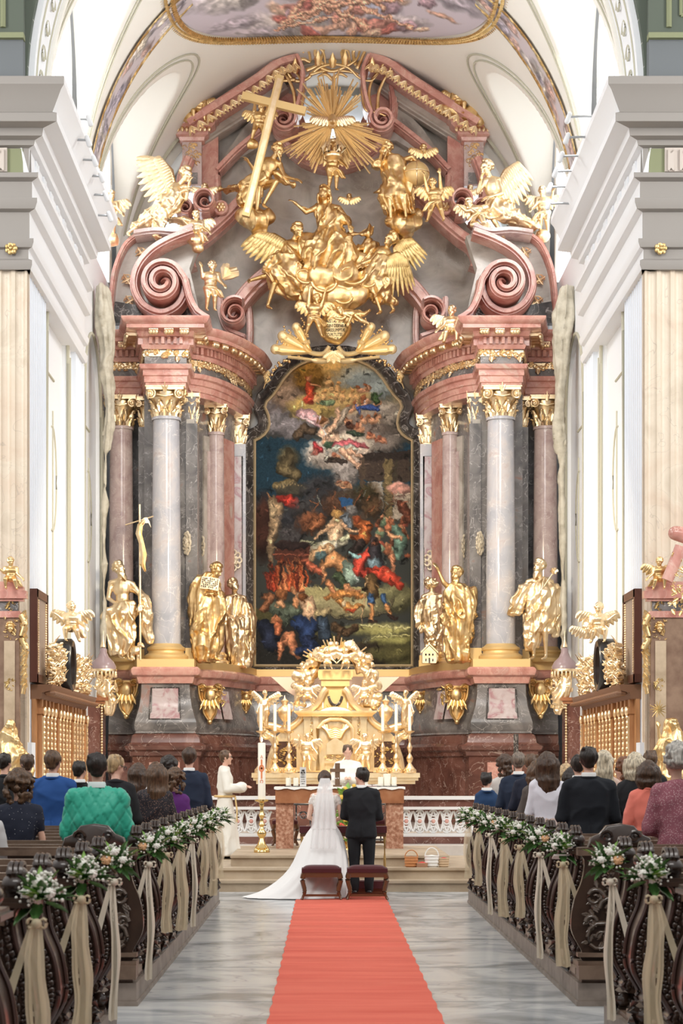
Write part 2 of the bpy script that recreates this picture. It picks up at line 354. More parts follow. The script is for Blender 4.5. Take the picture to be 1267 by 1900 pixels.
for sd, xw, nm in ((-1, XL, 'left'), (1, XR, 'right')):
    k = -sd                                             # direction from the wall towards the axis
    # pier of the chancel arch
    m = MB(); m.bb(xw + sd * .02, xw + sd * 5, 33.7, 35.4, 0, 13.2); struct(m.build('wall_pier_' + nm, M_beige, off=(0, 0, 0)))
    m = MB(); fluted(m, (min(xw, xw + sd * 4.9), 33.6), (max(xw, xw + sd * 4.9), 33.6), 0, 10.15, .228, .05, (0, -1)); struct(m.build('trim_pier_flutes_' + nm, M_beige, smooth=50, off=(0, 0, 0)))
    # wall of the choir: back plane, spandrel with two arches, fluted pilasters
    m = MB(); m.bb(xw + sd * .20, xw + sd * .5, 33.8, 54, 0, 18.5); struct(m.build('wall_' + nm, M_wall, off=(0, 0, 0)))
    def arch_pts(y0, y1, zt, n=16):
        r = (y1 - y0) / 2; c = (y0 + y1) / 2; return [(c + r * math.cos(a), zt - r + r * math.sin(a)) for a in [PI * q / n for q in range(n + 1)]]
    A1, A2 = arch_pts(36.6, 39.6, 11.3), arch_pts(42.3, 45.4, 11.3)
    ol = [(33.95, .5), (33.95, 13.2), (47.5, 13.2), (47.5, .5), (A2[0][0], .5)] + A2 + [(A2[-1][0], .5), (A1[0][0], .5)] + A1 + [(A1[-1][0], .5)]
    m = MB(); m.prism(ol, xw + sd * .1, xw + sd * .22, 'X'); struct(m.build('wall_arcade_' + nm, M_wall, off=(0, 0, 0)))
    m = MB()
    for A in (A1, A2):
        pts = [(xw + sd * .085, A[0][0], 2.5)] + [(xw + sd * .085, y, z) for y, z in A] + [(xw + sd * .085, A[-1][0], 2.5)]; m.tube(pts, .035, 6)
        c = (A[0][0] + A[-1][0]) / 2
        m.tube([(xw + sd * .19, c + .55 * math.sin(t), 7.3 + 1.0 * math.cos(t)) for t in np.linspace(-.2, PI + .2, 14)], .02, 5)
        m.tube([(xw + sd * .19, c - 1.0, 9.2), (xw + sd * .19, c + .2, 9.2)], .025, 5); m.tube([(xw + sd * .19, c + .05, 2), (xw + sd * .19, c + .05, 8.6)], .02, 5)
    for y in (36.0, 40.0, 41.7, 45.9): m.tube([(xw + sd * .09, y, 2.4), (xw + sd * .09, y, 10.0)], .018, 5)
    struct(m.build('trim_arch_line_' + nm, M_vein, off=(0, 0, 0)))
    m = MB(); f = (lambda p, q: (p, q) if sd < 0 else (p, q))
    for y0, y1 in ((33.72, 35.9), (40.15, 41.6)):
        fluted(m, (xw, y0), (xw, y1), .5, 10.15, .2, .035, (k, 0)); m.bb(xw - k * .12, xw + k * .07, y0 - .04, y1 + .05, .5, 2.2)
    struct(m.build('trim_pilaster_' + nm, mat('cool_white_stucco', (.74, .79, .87), .7), smooth=50, off=(0, 0, 0)))
    # entablature: along the pier face, round the corner, along the choir wall
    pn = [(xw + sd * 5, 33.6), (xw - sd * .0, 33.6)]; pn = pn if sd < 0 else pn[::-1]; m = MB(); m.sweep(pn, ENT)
    mt = MB(); mt.v = [(x + (-sd * max(0, 33.6 - y) * (1 if abs(x - xw) < .01 else 0)), y, z) for x, y, z in m.v]; mt.f = m.f; struct(mt.build('trim_nave_cornice_' + nm, mat('warm_grey_paint_and_shade', (.29, .27, .25), .7), smooth=30, off=(0, 0, 0)))  # nave side darker: grey paint, with its shade put into the colour
    path = [(xw, 33.6), (xw, 41.3)] if sd < 0 else [(xw, 41.3), (xw, 33.6)]
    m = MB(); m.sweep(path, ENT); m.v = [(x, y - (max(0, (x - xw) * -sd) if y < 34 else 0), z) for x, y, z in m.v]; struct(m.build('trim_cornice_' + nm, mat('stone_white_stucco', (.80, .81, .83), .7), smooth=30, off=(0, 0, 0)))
    m = MB()
    for y in np.arange(34.2, 41.2, .9):
        for q in range(3): m.bb(xw + k * .03, xw + k * .075, y + q * .13, y + q * .13 + .07, 11.82, 12.18)
        m.bb(xw + k * .05, xw + k * .11, y - .05, y + .42, 11.70, 11.78)
    struct(m.build('trim_triglyph_' + nm, M_wall, off=(0, 0, 0)))
    m = MB(); m.bb(xw + sd * 4.9, xw + sd * .06, 33.55, 33.62, 11.79, 12.19); struct(m.build('trim_frieze_' + nm, M_olive, off=(0, 0, 0)))
    m = MB()
    for x in (.62, 2.2, 3.8):
        c = xw + sd * x; m.bb(c - .30, c + .30, 33.50, 33.6, 11.79, 12.19)
        for q in (-.2, 0, .2): m.prism([(c + q - .055, 12.15), (c + q, 12.08), (c + q + .055, 12.15), (c + q + .055, 11.8), (c + q + .03, 11.8), (c + q, 11.84), (c + q - .03, 11.8), (c + q - .055, 11.8)], 33.46, 33.51)
    struct(m.build('trim_triglyph_block_' + nm, M_shade, off=(0, 0, 0)))
    m = MB()
    for x in (.25, 1.0, 1.75):
        for q in range(7):
            a = q / 7 * 2 * PI; m.ell((xw + sd * x + .07 * math.cos(a), 33.50, 10.50 + .07 * math.sin(a)), (.045, .03, .045), nu=8, nv=5)
        m.ell((xw + sd * x, 33.49, 10.50), .04, nu=8, nv=5)
    struct(m.build('trim_rosette_' + nm, M_goldd, off=(0, 0, 0)))
    # nave end wall above the pier
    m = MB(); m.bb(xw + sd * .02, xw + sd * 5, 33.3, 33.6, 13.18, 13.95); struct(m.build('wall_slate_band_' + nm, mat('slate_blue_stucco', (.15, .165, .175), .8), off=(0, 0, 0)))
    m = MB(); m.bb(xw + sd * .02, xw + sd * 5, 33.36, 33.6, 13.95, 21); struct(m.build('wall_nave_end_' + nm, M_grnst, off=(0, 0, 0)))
    m = MB(); x_ = xw + sd * .36; m.tube([(x_, 33.34, 14.15), (x_, 33.34, 20)], .05, 6); m.tube([(x_ + sd * .2, 33.34, 14.35), (x_ + sd * .2, 33.34, 20)], .03, 6); m.tube([(x_ + sd * .2, 33.34, 14.35), (x_ + sd * 5, 33.34, 14.35)], .03, 6)
    m.bb(xw + sd * .0, xw + sd * 5, 33.2, 33.4, 13.93, 14.02)
    struct(m.build('trim_nave_end_' + nm, M_olive, off=(0, 0, 0)))

# vault
rows = []
for y in np.linspace(33.6, 50.2, 230):
    rows.append([(X0 + VR * math.sin(a), y, vz(X0 + VR * math.sin(a), y)) for a in np.linspace(-PI / 2, PI / 2, 200)])
m = MB(); m.grid(rows); struct(m.build('ceiling', M_wall2, smooth=60, off=(0, 0, 0)))
m = MB(); N = 48                                        # wall over the chancel arch
arc = [(X0 + VR * math.sin(a), Z0 + VH * math.cos(a)) for a in np.linspace(-PI / 2, PI / 2, N)]
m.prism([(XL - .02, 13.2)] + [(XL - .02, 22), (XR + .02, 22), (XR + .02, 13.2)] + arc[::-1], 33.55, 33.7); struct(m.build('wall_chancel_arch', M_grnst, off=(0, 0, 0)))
def arc_band(nm, y0, y1, drop, mt, a0=-PI / 2, a1=PI / 2, n=60):
    m = MB(); r = []
    for a in np.linspace(a0, a1, n):
        s_, c_ = math.sin(a), math.cos(a)
        o = (X0 + VR * s_, Z0 + VH * c_); i = (X0 + (VR - drop) * s_, Z0 + (VH - drop) * c_)
        r.append([(o[0], y0, o[1]), (i[0], y0, i[1]), (i[0], y1, i[1]), (o[0], y1, o[1])])
    m.loft(r, cap=True); return struct(m.build(nm, mt, smooth=40, off=(0, 0, 0)))
arc_band('trim_5', 33.7, 35.0, .10, M_wall); arc_band('trim_6', 35.0, 35.15, .16, M_wall2)
arc_band('trim_7', 49.2, 50.2, .22, M_wall2); arc_band('trim_8', 50.2, 50.8, .42, mat('grey_arch_stucco', (.42, .44, .42), .8))
arc_band('trim_9', 48.9, 49.0, .07, M_vein)
m = MB()
for y in (33.9, 34.8):
    for sg in (-1, 1): m.tube([(X0 + (VR - .11) * math.sin(a), y, Z0 + (VH - .11) * math.cos(a)) for a in np.linspace(sg * PI / 2, sg * .3, 30)], .02, 5)
for sg in (-1, 1):                                       # running scroll ornament on the arch soffit
    for a in np.linspace(1.5, .9, 9):
        c = Vector((X0 + sg * (VR - .12) * math.sin(a), 34.35, Z0 + (VH - .12) * math.cos(a)))
        m.tube([c + Vector((0, .22 * math.cos(t) * (1 - t / 9), .20 * math.sin(t) * (1 - t / 9))) for t in np.linspace(0, 6, 14)], .02, 5)
def vline(pts, r=.02):
    m.tube([(x, y, vz(x, y, .0) - .03) for x, y in pts], r, 5)
for sg in (-1, 1):
    for yc in (38.3, 45.6):
        for e in (.35, .62):
            hw = 2.35 + e * .6
            pts = []
            for t in np.linspace(0.12, PI - .12, 40):
                yy = yc + hw * math.cos(t); q = 4.4 * math.sin(t) + e * .5; xx = VR * math.sqrt(max(0, 1 - min(q / VH, 1) ** 2)) - .12
                if 35.1 < yy < 49 and xx > .2: pts.append((X0 + sg * xx, yy))
            if len(pts) > 3: vline(pts, .022)
struct(m.build('trim_10', M_vein, off=(0, 0, 0)))
for k_, (sg, yc, hw_) in enumerate(((-1, 38.3, 1.55), (1, 38.3, 1.55), (-1, 45.6, 1.7), (1, 45.6, 1.7))):
    m = MB(); x = X0 + sg * 5.33
    ap = [(yc + hw_ * math.cos(a), 15.6 + 1.7 * math.sin(a)) for a in np.linspace(0, PI, 20)]
    m.prism([(yc + hw_, 13.3)] + ap + [(yc - hw_, 13.3)], x - .02, x + .02, 'X'); w = m.build('window_%d' % (k_ + 1), M_day, off=(0, 0, 0)); struct(w)
    m = MB(); m.tube([(x - sg * .03, yc + hw_, 13.3)] + [(x - sg * .03, a, b) for a, b in ap] + [(x - sg * .03, yc - hw_, 13.3)], .06, 6)
    for yy in (yc - .5, yc + .5): m.tube([(x - sg * .03, yy, 13.3), (x - sg * .03, yy, 17.0)], .015, 4)
    m.build('window_frame', M_wall2, w, off=(0, 0, 0))
m = MB(); arc = [(X0 + 5.1 * math.sin(a), Z0 + 5.8 * math.cos(a)) for a in np.linspace(-PI / 2, PI / 2, 40)]
m.prism([(X0 + 5.1, 10.5), (X0 - 5.1, 10.5)] + arc, 52.9, 53.0); w = struct(m.build('window_5', M_day, off=(0, 0, 0)))  # glowing pane added over the apse wall to make it read white
m = MB(); m.bb(-7, 7, 53.05, 53.3, .4, 20.5); struct(m.build('wall_back', M_wall, off=(0, 0, 0)))
m = MB(); m.bb(XL - .3, XL + .1, 50, 53.2, .4, 19.5); m.bb(XR - .1, XR + .3, 50, 53.2, .4, 19.5); struct(m.build('wall_apse_return', M_wall, off=(0, 0, 0)))

# ---------------------------------------------------------------- painting tools: colours laid on a fine grid
def lin(c): c = np.asarray(c, float) / 255.; return np.where(c <= .04045, c / 12.92, ((c + .055) / 1.055) ** 2.4)
class Canvas:
    def __init__(s, w, h, nx, ny, col, seed=0):
        s.x, s.y = np.meshgrid(np.linspace(0, w, nx), np.linspace(0, h, ny)); p = np.stack([s.x.ravel() / 14, s.y.ravel() / 14, s.x.ravel() * 0 + seed], 1)
        s.wx = fbm(p, 3).reshape(s.x.shape) * 3; s.wy = fbm(p + 40, 3).reshape(s.x.shape) * 3; s.img = np.zeros(s.x.shape + (3,)) + np.array(col, float)
        s.n = fbm(p * 3 + 11, 3).reshape(s.x.shape)
    def blend(s, m, c, shade=.25):
        m = np.clip(m, 0, 1)[..., None]; s.img = s.img * (1 - m) + (np.array(c, float) * (1 + shade * s.n[..., None] * .6)) * m
    def ell(s, cx, cy, rx, ry, c, rot=0, soft=.25, warp=1., lit=.35):
        x, y = s.x + s.wx * warp - cx, s.y + s.wy * warp - cy; q = math.radians(rot); u = x * math.cos(q) + y * math.sin(q); v = -x * math.sin(q) + y * math.cos(q)
        d = np.sqrt((u / rx) ** 2 + (v / ry) ** 2); m = (1 - d) / soft + .5
        g = (1 + lit * np.clip(-(u / rx) * .5 - (v / ry) * .8, -1, 1)) * (1 - .35 * np.clip(d - .35, 0, 1)) * (1 + .16 * np.sin((u * .5 + v + s.wx * 5) / max(rx, ry) * 7)); mm = np.clip(m, 0, 1)[..., None]
        s.img = s.img * (1 - mm) + np.array(c, float) * (g * (1 + .12 * s.n))[..., None] * mm
    def stroke(s, pts, w, c, warp=.6, soft=1.2, lit=.25):
        x, y = s.x + s.wx * warp, s.y + s.wy * warp; best = np.full(x.shape, 1e9); side = np.zeros(x.shape)
        if not isinstance(w, (list, tuple)): w = [w] * len(pts)
        for (a, b, w0, w1) in zip(pts[:-1], pts[1:], w[:-1], w[1:]):
            dx, dy = b[0] - a[0], b[1] - a[1]; L = dx * dx + dy * dy + 1e-9; t = np.clip(((x - a[0]) * dx + (y - a[1]) * dy) / L, 0, 1)
            ex, ey = x - a[0] - t * dx, y - a[1] - t * dy; e = np.sqrt(ex ** 2 + ey ** 2) - (w0 + (w1 - w0) * t); k = e < best; best = np.where(k, e, best); side = np.where(k, -ex * .4 - ey * .6, side)
        m = np.clip(.5 - best / soft, 0, 1)[..., None]; W_ = max(max(w), 1); g = (1 + (lit + .2) * np.clip(side / W_, -1, 1)) * (1 - .5 * np.clip(1 + best / W_ * 1.3, 0, 1)) * (1.12 + .20 * np.sin((x + y * .6 + s.wy * 7) / W_ * 3.2))
        s.img = s.img * (1 - m) + np.array(c, float) * (g * (1 + .15 * s.n))[..., None] * m
    def poly(s, pts, c, warp=1., lit=0.):
        x, y = s.x + s.wx * warp, s.y + s.wy * warp; ins = np.zeros(x.shape, bool); n = len(pts)
        for i in range(n):
            (x1, y1), (x2, y2) = pts[i], pts[(i + 1) % n]
            ins ^= ((y1 > y) != (y2 > y)) & (x < (x2 - x1) * (y - y1) / (y2 - y1 + 1e-9) + x1)
        s.blend(ins.astype(float), c)
    def apply(s, me):
        a = me.color_attributes.new('Col', 'FLOAT_COLOR', 'POINT'); c = np.ones(s.img.shape[:2] + (4,)); c[..., :3] = lin(np.clip(s.img, 0, 255)); a.data.foreach_set('color', c.astype(np.float32).ravel())
# ceiling fresco: an oval following the vault
cv = Canvas(520, 400, 200, 150, (205, 196, 205), 3)
rnd = random.Random(5)
for i in range(26): cv.ell(rnd.uniform(40, 480), rnd.uniform(190, 400), rnd.uniform(30, 80), rnd.uniform(12, 30), rnd.choice([(188, 192, 212), (214, 205, 208), (226, 218, 214), (200, 190, 200)]), warp=2, soft=.7)
for i in range(34): cv.ell(rnd.uniform(110, 470), rnd.uniform(300, 400), rnd.uniform(10, 34), rnd.uniform(6, 16), rnd.choice([(206, 150, 138), (220, 180, 160), (190, 120, 112), (232, 200, 178), (176, 150, 160)]), rnd.uniform(-40, 40), soft=.4, warp=2)
for i in range(10): cv.stroke([(rnd.uniform(120, 440), rnd.uniform(310, 400)), (rnd.uniform(120, 440), rnd.uniform(300, 390))], rnd.uniform(3, 6), (226, 176, 150), warp=2)
rows = []; FY, FLY, FLX = 41.3, 5.9, 3.35
for j in range(150):
    v = j / 149 * 2 - 1; r = []
    for i in range(200):
        u = i / 199 * 2 - 1; x = u * math.sqrt(max(0, 1 - v * v / 2)); y = v * math.sqrt(max(0, 1 - u * u / 2))
        r.append((X0 + x * FLX, FY + y * FLY, vz(X0 + x * FLX, FY + y * FLY) - .05))
    rows.append(r)
m = MB(); m.grid(rows); fr = m.build('ceiling_fresco', mat('fresco_paint', (.7, .6, .6), .8, attr='Col'), smooth=180, off=(X0, FY, 19))
cv.apply(fr.data); struct(fr)
m = MB(); rnd = random.Random(8)
for i in range(300):
    a = i / 300 * 2 * PI; x, y = X0 + (FLX + .12) * math.cos(a), FY + (FLY + .12) * math.sin(a); z = vz(x, y) - .06
    t = Vector((-math.sin(a) * FLX, math.cos(a) * FLY, 0)).normalized(); o = Vector((math.cos(a), math.sin(a), 0))
    for q in (-1, 0, 1): m.tube([Vector((x, y, z)) + o * q * .09 - t * .08, Vector((x, y, z - .04)) + o * q * .13, Vector((x, y, z - .01)) + o * q * .2 + t * .10], [.015, .05, .01], 5, .5)
struct(m.build('trim_fresco_laurel', M_goldd, off=(0, 0, 0)))
# painted transverse rib, two halves
for sg, nm in ((-1, 'left'), (1, 'right')):
    cv = Canvas(70, 300, 40, 180, (196, 186, 190), 7 + sg)
    for i in range(30): cv.ell(rnd.uniform(14, 56), rnd.uniform(5, 295), rnd.uniform(5, 14), rnd.uniform(8, 22), rnd.choice([(176, 168, 180), (216, 208, 204), (190, 160, 150), (160, 152, 164), (226, 214, 196)]), warp=2, soft=.6)
    for yy in range(0, 300, 9):
        for xx in (5, 65): cv.ell(xx, yy, 6, 6.5, rnd.choice([(196, 160, 96), (170, 130, 72), (214, 186, 130)]), soft=.5)
    rows = []
    for j in range(180):
        a = sg * (PI / 2 * .97 + (.62 - PI / 2 * .97) * j / 179); r = []; wd = .62 * (1 - .3 * abs(2 * j / 179 - 1) ** 4)
        for i in range(40): u = i / 39 * 2 - 1; r.append((X0 + (VR - .05) * math.sin(a), 42.0 + u * wd, Z0 + (VH - .05) * math.cos(a)))
        rows.append(r)
    m = MB(); m.grid(rows); b = m.build('ceiling_painted_rib_' + nm, MATS['fresco_paint'], smooth=180, off=(X0, 42, 16)); cv.apply(b.data); struct(b)
# ================================================================ THE MARBLE RETABLE
def Q(px, py, d, sd=-1):                                # left-hand pixel at depth d, mirrored for the right half
    v = P(px, py, d)
    if sd > 0: v.x = 2 * X0 - v.x
    return v
def q2(pts, d, sd=-1): return [(Q(a, b, d, sd).x, Q(a, b, d, sd).z) for a, b in pts]
def spiral(cx, cy, r0, r1, a0, turns, n=44, dirn=1): # spiral in pixels (y down)
    return [(cx + (r0 + (r1 - r0) * t) * math.cos(a0 + dirn * t * turns * 2 * PI), cy + (r0 + (r1 - r0) * t) * math.sin(a0 + dirn * t * turns * 2 * PI)) for t in [i / n for i in range(n + 1)]]
def half_path(side_pts, sd):                            # plan path relative to the axis, ordered left to right
    p = [(X0 + x * (1 if sd < 0 else -1), y) for x, y in side_pts]
    return p if sd < 0 else p[::-1]
FRONT = [(-5.15, 45.95), (-4.40, 45.95), (-4.20, 44.55), (-3.30, 44.55), (-3.30, 45.55), (-3.05, 45.75), (-2.80, 46.1), (-2.58, 46.6), (-2.38, 47.2), (-2.2, 47.9), (-2.12, 48.5), (-2.05, 49.3)]
SID = {-1: ('left', 'left'), 1: ('right', 'right')}
OWN = lambda sd: 'left' if sd < 0 else 'right'
def ent_path(sd): return half_path(FRONT, sd)
def resample(path, step):
    out = []; acc = 0.
    for a, b in zip(path[:-1], path[1:]):
        a, b = Vector(a), Vector(b); L = (b - a).length; t = (b - a) / L; u = step - acc if acc else step / 2
        u = step - acc
        while u < L: out.append((a + t * u, t)); u += step
        acc = (L - (u - step)) if L >= 0 else 0
    return out
def leaf(m, c, u, w, o, L, wd, curl=.3, r=.35):         # leaf along u, width dir w, outward o
    c = Vector(c); rows = []
    for i in range(7):
        t = i / 6; ww = wd * math.sin(PI * min(1, t * .85 + .15)) * (1 - .15 * math.cos(t * 18)); p = c + u * L * t + o * (curl * L * t * t)
        rows.append([p - w * ww + o * -.1 * wd, p - w * ww * .5 + o * r * ww, p + o * .12 * wd, p + w * ww * .5 + o * r * ww, p + w * ww - o * .1 * wd])
    m.grid(rows)
def scroll_ornament(m, c, sx, sz, out, r=.02, flip=1, turns=1.4, y=0):
    pts = []
    for i in range(16):
        t = i / 15; a = t * turns * 2 * PI; q = 1 - .85 * t; pts.append((c[0] + flip * sx * (1 - q * math.cos(a)) * .5 - flip * sx * .5, c[1] - out, c[2] + sz * .5 * q * math.sin(a)))
    m.tube(pts, [r * (1.15 - .5 * i / 15) for i in range(16)], 6)

# ---- pedestal zone: one sweep wall to wall
ped_path = half_path(FRONT[:-1], -1) + [(X0 - 2.05, 49.2), (X0 + 2.05, 49.2)] + half_path(FRONT[:-1], 1)
pd = thing('retable_pedestal', (X0, 47, .48), 'red brown and grey marble pedestal running under the altarpiece columns and painting', 'pedestal')
def sw(name, prof, m_, par, path=ped_path): return MB().sweep(path, prof).build(name, m_, par)
sw('gilt_plinth_strip', [(-.3, 4.02), (.20, 4.02), (.20, 4.20), (-.3, 4.20)], M_goldm, pd)
sw('cornice', [(-.3, 3.66), (.16, 3.66), (.18, 3.72), (.20, 3.80), (.30, 3.84), (.33, 3.9), (.33, 3.98), (.28, 4.02), (-.3, 4.02)], M_red, pd)
sw('die', [(-.3, 2.55)] + [(.24 - .02 * k, 2.55 + .04 * k) for k in range(2)] + [(.26, 2.66), (.25, 2.8), (.20, 2.95), (.14, 3.15), (.10, 3.4), (.09, 3.66), (-.3, 3.66)], M_dkgrey, pd)
sw('base', [(-.3, .48), (.30, .48), (.30, 2.02), (.36, 2.05), (.38, 2.14), (.46, 2.18), (.48, 2.26), (.40, 2.3), (.34, 2.34), (.32, 2.44), (.30, 2.5), (.22, 2.55), (-.3, 2.55)], M_brown, pd)
# inset panels on the die and the base
for sd in (-1, 1):
    for (x0, x1, yb, prof_d) in ((-4.10, -3.40, 44.55, 0),):
        a, b = X0 + x0 * (-sd), X0 + x1 * (-sd); a, b = min(a, b), max(a, b)
        def bulge(z): return .26 if z < 2.7 else .26 - (z - 2.7) * .26 if z < 3.2 else .13 - (z - 3.2) * .08
        rows = [[(a + (.06 if z > 3 else 0) + (b - a - (.12 if z > 3 else 0)) * u, yb - bulge(z) - .012, z) for u in (0, .5, 1)] for z in np.linspace(2.86, 3.56, 9)]
        m = MB(); m.grid(rows); m.build('inset_panel', M_panel, pd)
        m = MB(); loop = [(a + .0, 2.86), (b, 2.86), (b - .04, 3.56), (a + .04, 3.56)]
        m.tube([(x, yb - bulge(z) - .01, z) for x, z in loop + loop[:1]], .018, 4); m.build('panel_moulding', M_black, pd)
    m = MB()
    for x, y, w in ((-3.75, 44.22, .34), (-4.75, 45.6, .25)):
        c = X0 - x * sd * 1 if False else X0 + x * (-sd); m.bb(c - w, c + w, y, y + .04, .8, 1.9)
    m.build('base_panel', M_red, pd)
    # side slanted faces: pale panels
    a, b = Vector((X0 + 2.98 * sd, 45.62)), Vector((X0 + 2.56 * sd, 46.42)); n = Vector((-(b - a).y * -sd, (b - a).x * -sd)).normalized()
    if n.y > 0: n = -n
    for t0, t1 in ((.02, .48), (.56, 1.0)):
        p, q_ = a.lerp(b, t0) + n * .16, a.lerp(b, t1) + n * .16
        rows = [[(p.x + n.x * f, p.y + n.y * f, z), (q_.x + n.x * f, q_.y + n.y * f, z)] for z, f in ((2.9, .1), (3.1, .06), (3.3, .01), (3.55, -.02))]
        MB().grid(rows).build('inset_panel', M_panel, pd)

# ---- walls behind the columns
BACK = [(-5.18, 46.7), (-4.30, 46.7), (-4.30, 45.35), (-3.12, 45.35), (-3.12, 46.55), (-2.55, 47.5), (-2.3, 48.45), (-2.12, 49.1), (-2.10, 49.7)]
for sd in (-1, 1):
    s_ = OWN(sd)
    w = thing('retable_side_wall', (X0 + 3.2 * sd, 46.5, 4.2), 'grey and pink panelled marble wall behind the %s hand columns of the altarpiece' % s_, 'wall')
    MB().sweep(half_path(BACK, sd), [(-.4, 4.1), (0, 4.1), (0, 10.3), (-.4, 10.3)]).build('wall_facing', M_dkgrey, w)
    m = MB(); m2 = MB()
    def stripe(mm, x0, y0, x1, y1, z0, z1, o=.03):
        a, b = Vector((X0 + x0 * -sd, y0)), Vector((X0 + x1 * -sd, y1)); n = Vector((-(b - a).y, (b - a).x)).normalized()
        if n.y > 0: n = -n
        mm.add([(a.x, a.y, z0), (b.x, b.y, z0), (b.x, b.y, z1), (a.x, a.y, z1), (a.x + n.x * o, a.y + n.y * o, z0), (b.x + n.x * o, b.y + n.y * o, z0), (b.x + n.x * o, b.y + n.y * o, z1), (a.x + n.x * o, a.y + n.y * o, z1)],
               [(0, 1, 2, 3), (4, 5, 6, 7), (0, 1, 5, 4), (2, 3, 7, 6), (0, 3, 7, 4), (1, 2, 6, 5)])
    stripe(m, -3.34, 45.35, -3.16, 45.35, 4.3, 9.7, .04); stripe(m, -3.06, 46.66, -2.70, 47.25, 4.3, 9.55, .05)
    stripe(m2, -2.99, 46.76, -2.78, 47.10, 4.9, 9.2, .07)
    m.build('marble_strip', M_grey, w); m2.build('pale_panel', M_pink, w)
    m = MB(); stripe(m, -2.62, 47.35, -2.42, 47.95, 4.3, 9.6, .05); m.build('marble_strip', M_red, w)
    m = MB(); stripe(m, -3.30, 45.35, -3.24, 45.35, 4.6, 9.4, .055); m.build('red_inlay', M_red, w)

# ---- columns
def capital(r, h, flat=False):
    m = MB(); m.lathe((0, 0, 0), [(r * 1.03, 0), (r * 1.06, h * .03), (r * .93, h * .06), (r * .92, h * .55), (r * 1.12, h * .68), (r * 1.0, h * .7), (r * 1.05, h * .86)], 20)
    m.box((0, 0, h * .93), (r * 2.75, r * 2.75, h * .1)); m.box((0, 0, h * .985), (r * 2.9, r * 2.9, h * .03))
    for row, (z0, L, n0) in enumerate(((.05, .30, 0), (.22, .36, .5))):
        for k in range(8):
            a = (k + n0) / 8 * 2 * PI; o = Vector((math.cos(a), math.sin(a), 0)); w = Vector((-o.y, o.x, 0))
            leaf(m, o * r * .95 + Vector((0, 0, h * z0)), Vector((0, 0, 1)), w, o, h * L, r * .30, curl=.28, r=.5)
            m.ell(o * r * 1.22 + Vector((0, 0, h * (z0 + L) - .02)), (r * .15, r * .15, r * .09), nu=6, nv=5)
    for sx in (-1, 1):
        for sy in (-1, 1):
            for face in (0, 1):
                pts = []
                for i in range(22):
                    t = i / 21; a = PI / 2 + t * 2.1 * 2 * PI; q = r * .40 * (1 - .86 * t); u = sx * (r * 1.10 - math.cos(a) * q * -1 * sx * sx) ; uu = sx * (r * 1.08) - sx * math.cos(a) * q * -1
                    zz = h * .76 + math.sin(a) * q
                    pts.append((uu, sy * r * 1.25, zz) if face == 0 else (sy * r * 1.25, uu, zz))
                m.tube(pts, [r * .085 * (1 - .4 * i / 21) for i in range(22)], 5, up=Vector((0, 1, 0)) if face == 0 else Vector((1, 0, 0)))
            m.cap((sx * r * 1.1, -r * 1.2 * sy, h * .76), r * .2, (sx * r * 1.1, -r * 1.0 * sy, h * .76), r * .2, 8)
    for a in (0, PI / 2, PI, -PI / 2):
        o = Vector((math.cos(a), math.sin(a), 0)); w = Vector((-o.y, o.x, 0))
        for k in (-1, 0, 1): m.tube([o * r * 1.38 + w * k * r * .05 + Vector((0, 0, h * .82)), o * r * 1.48 + w * k * r * .22 + Vector((0, 0, h * (1.02 if k else 1.1)))], [r * .09, r * .04], 5)
        m.tube([o * r * 1.2 - w * r * .6 + Vector((0, 0, h * .74)), o * r * 1.3 + Vector((0, 0, h * .68)), o * r * 1.2 + w * r * .6 + Vector((0, 0, h * .74))], r * .07, 5)
    return m
def base_prof(r, h): return [(r * 1.45, 0), (r * 1.5, h * .1), (r * 1.5, h * .25), (r * 1.38, h * .34), (r * 1.22, h * .42), (r * 1.2, h * .55), (r * 1.3, h * .62), (r * 1.32, h * .75), (r * 1.15, h * .85), (r * 1.04, h * .95), (r, h)]
def column(x, y, r, z0, z1, z2, ms, label, group, bh=.36, nm='retable_column'):
    t = thing(nm, (x, y, z0), label, 'column', group)
    m = MB(); m.lathe((x, y, z0), base_prof(r, bh), 28); m.build('base', M_goldm if r > .22 else M_gold2, t)
    m = MB(); n = 12; m.lathe((x, y, z0 + bh), [(r * (1.0 - .10 * (k / n) ** 1.8), (z1 - z0 - bh) * k / n) for k in range(n + 1)] + [(r * 1.0, z1 - z0 - bh), (r * 1.0, z1 - z0 - bh + .06), (r * .9, z1 - z0 - bh + .08)], 28); m.build('shaft', ms, t, smooth=50)
    c = capital(r * .92, z2 - z1); MB().merge(c, Matrix.Translation((x, y, z1))).build('capital', M_gold2, t, smooth=60)
    return t
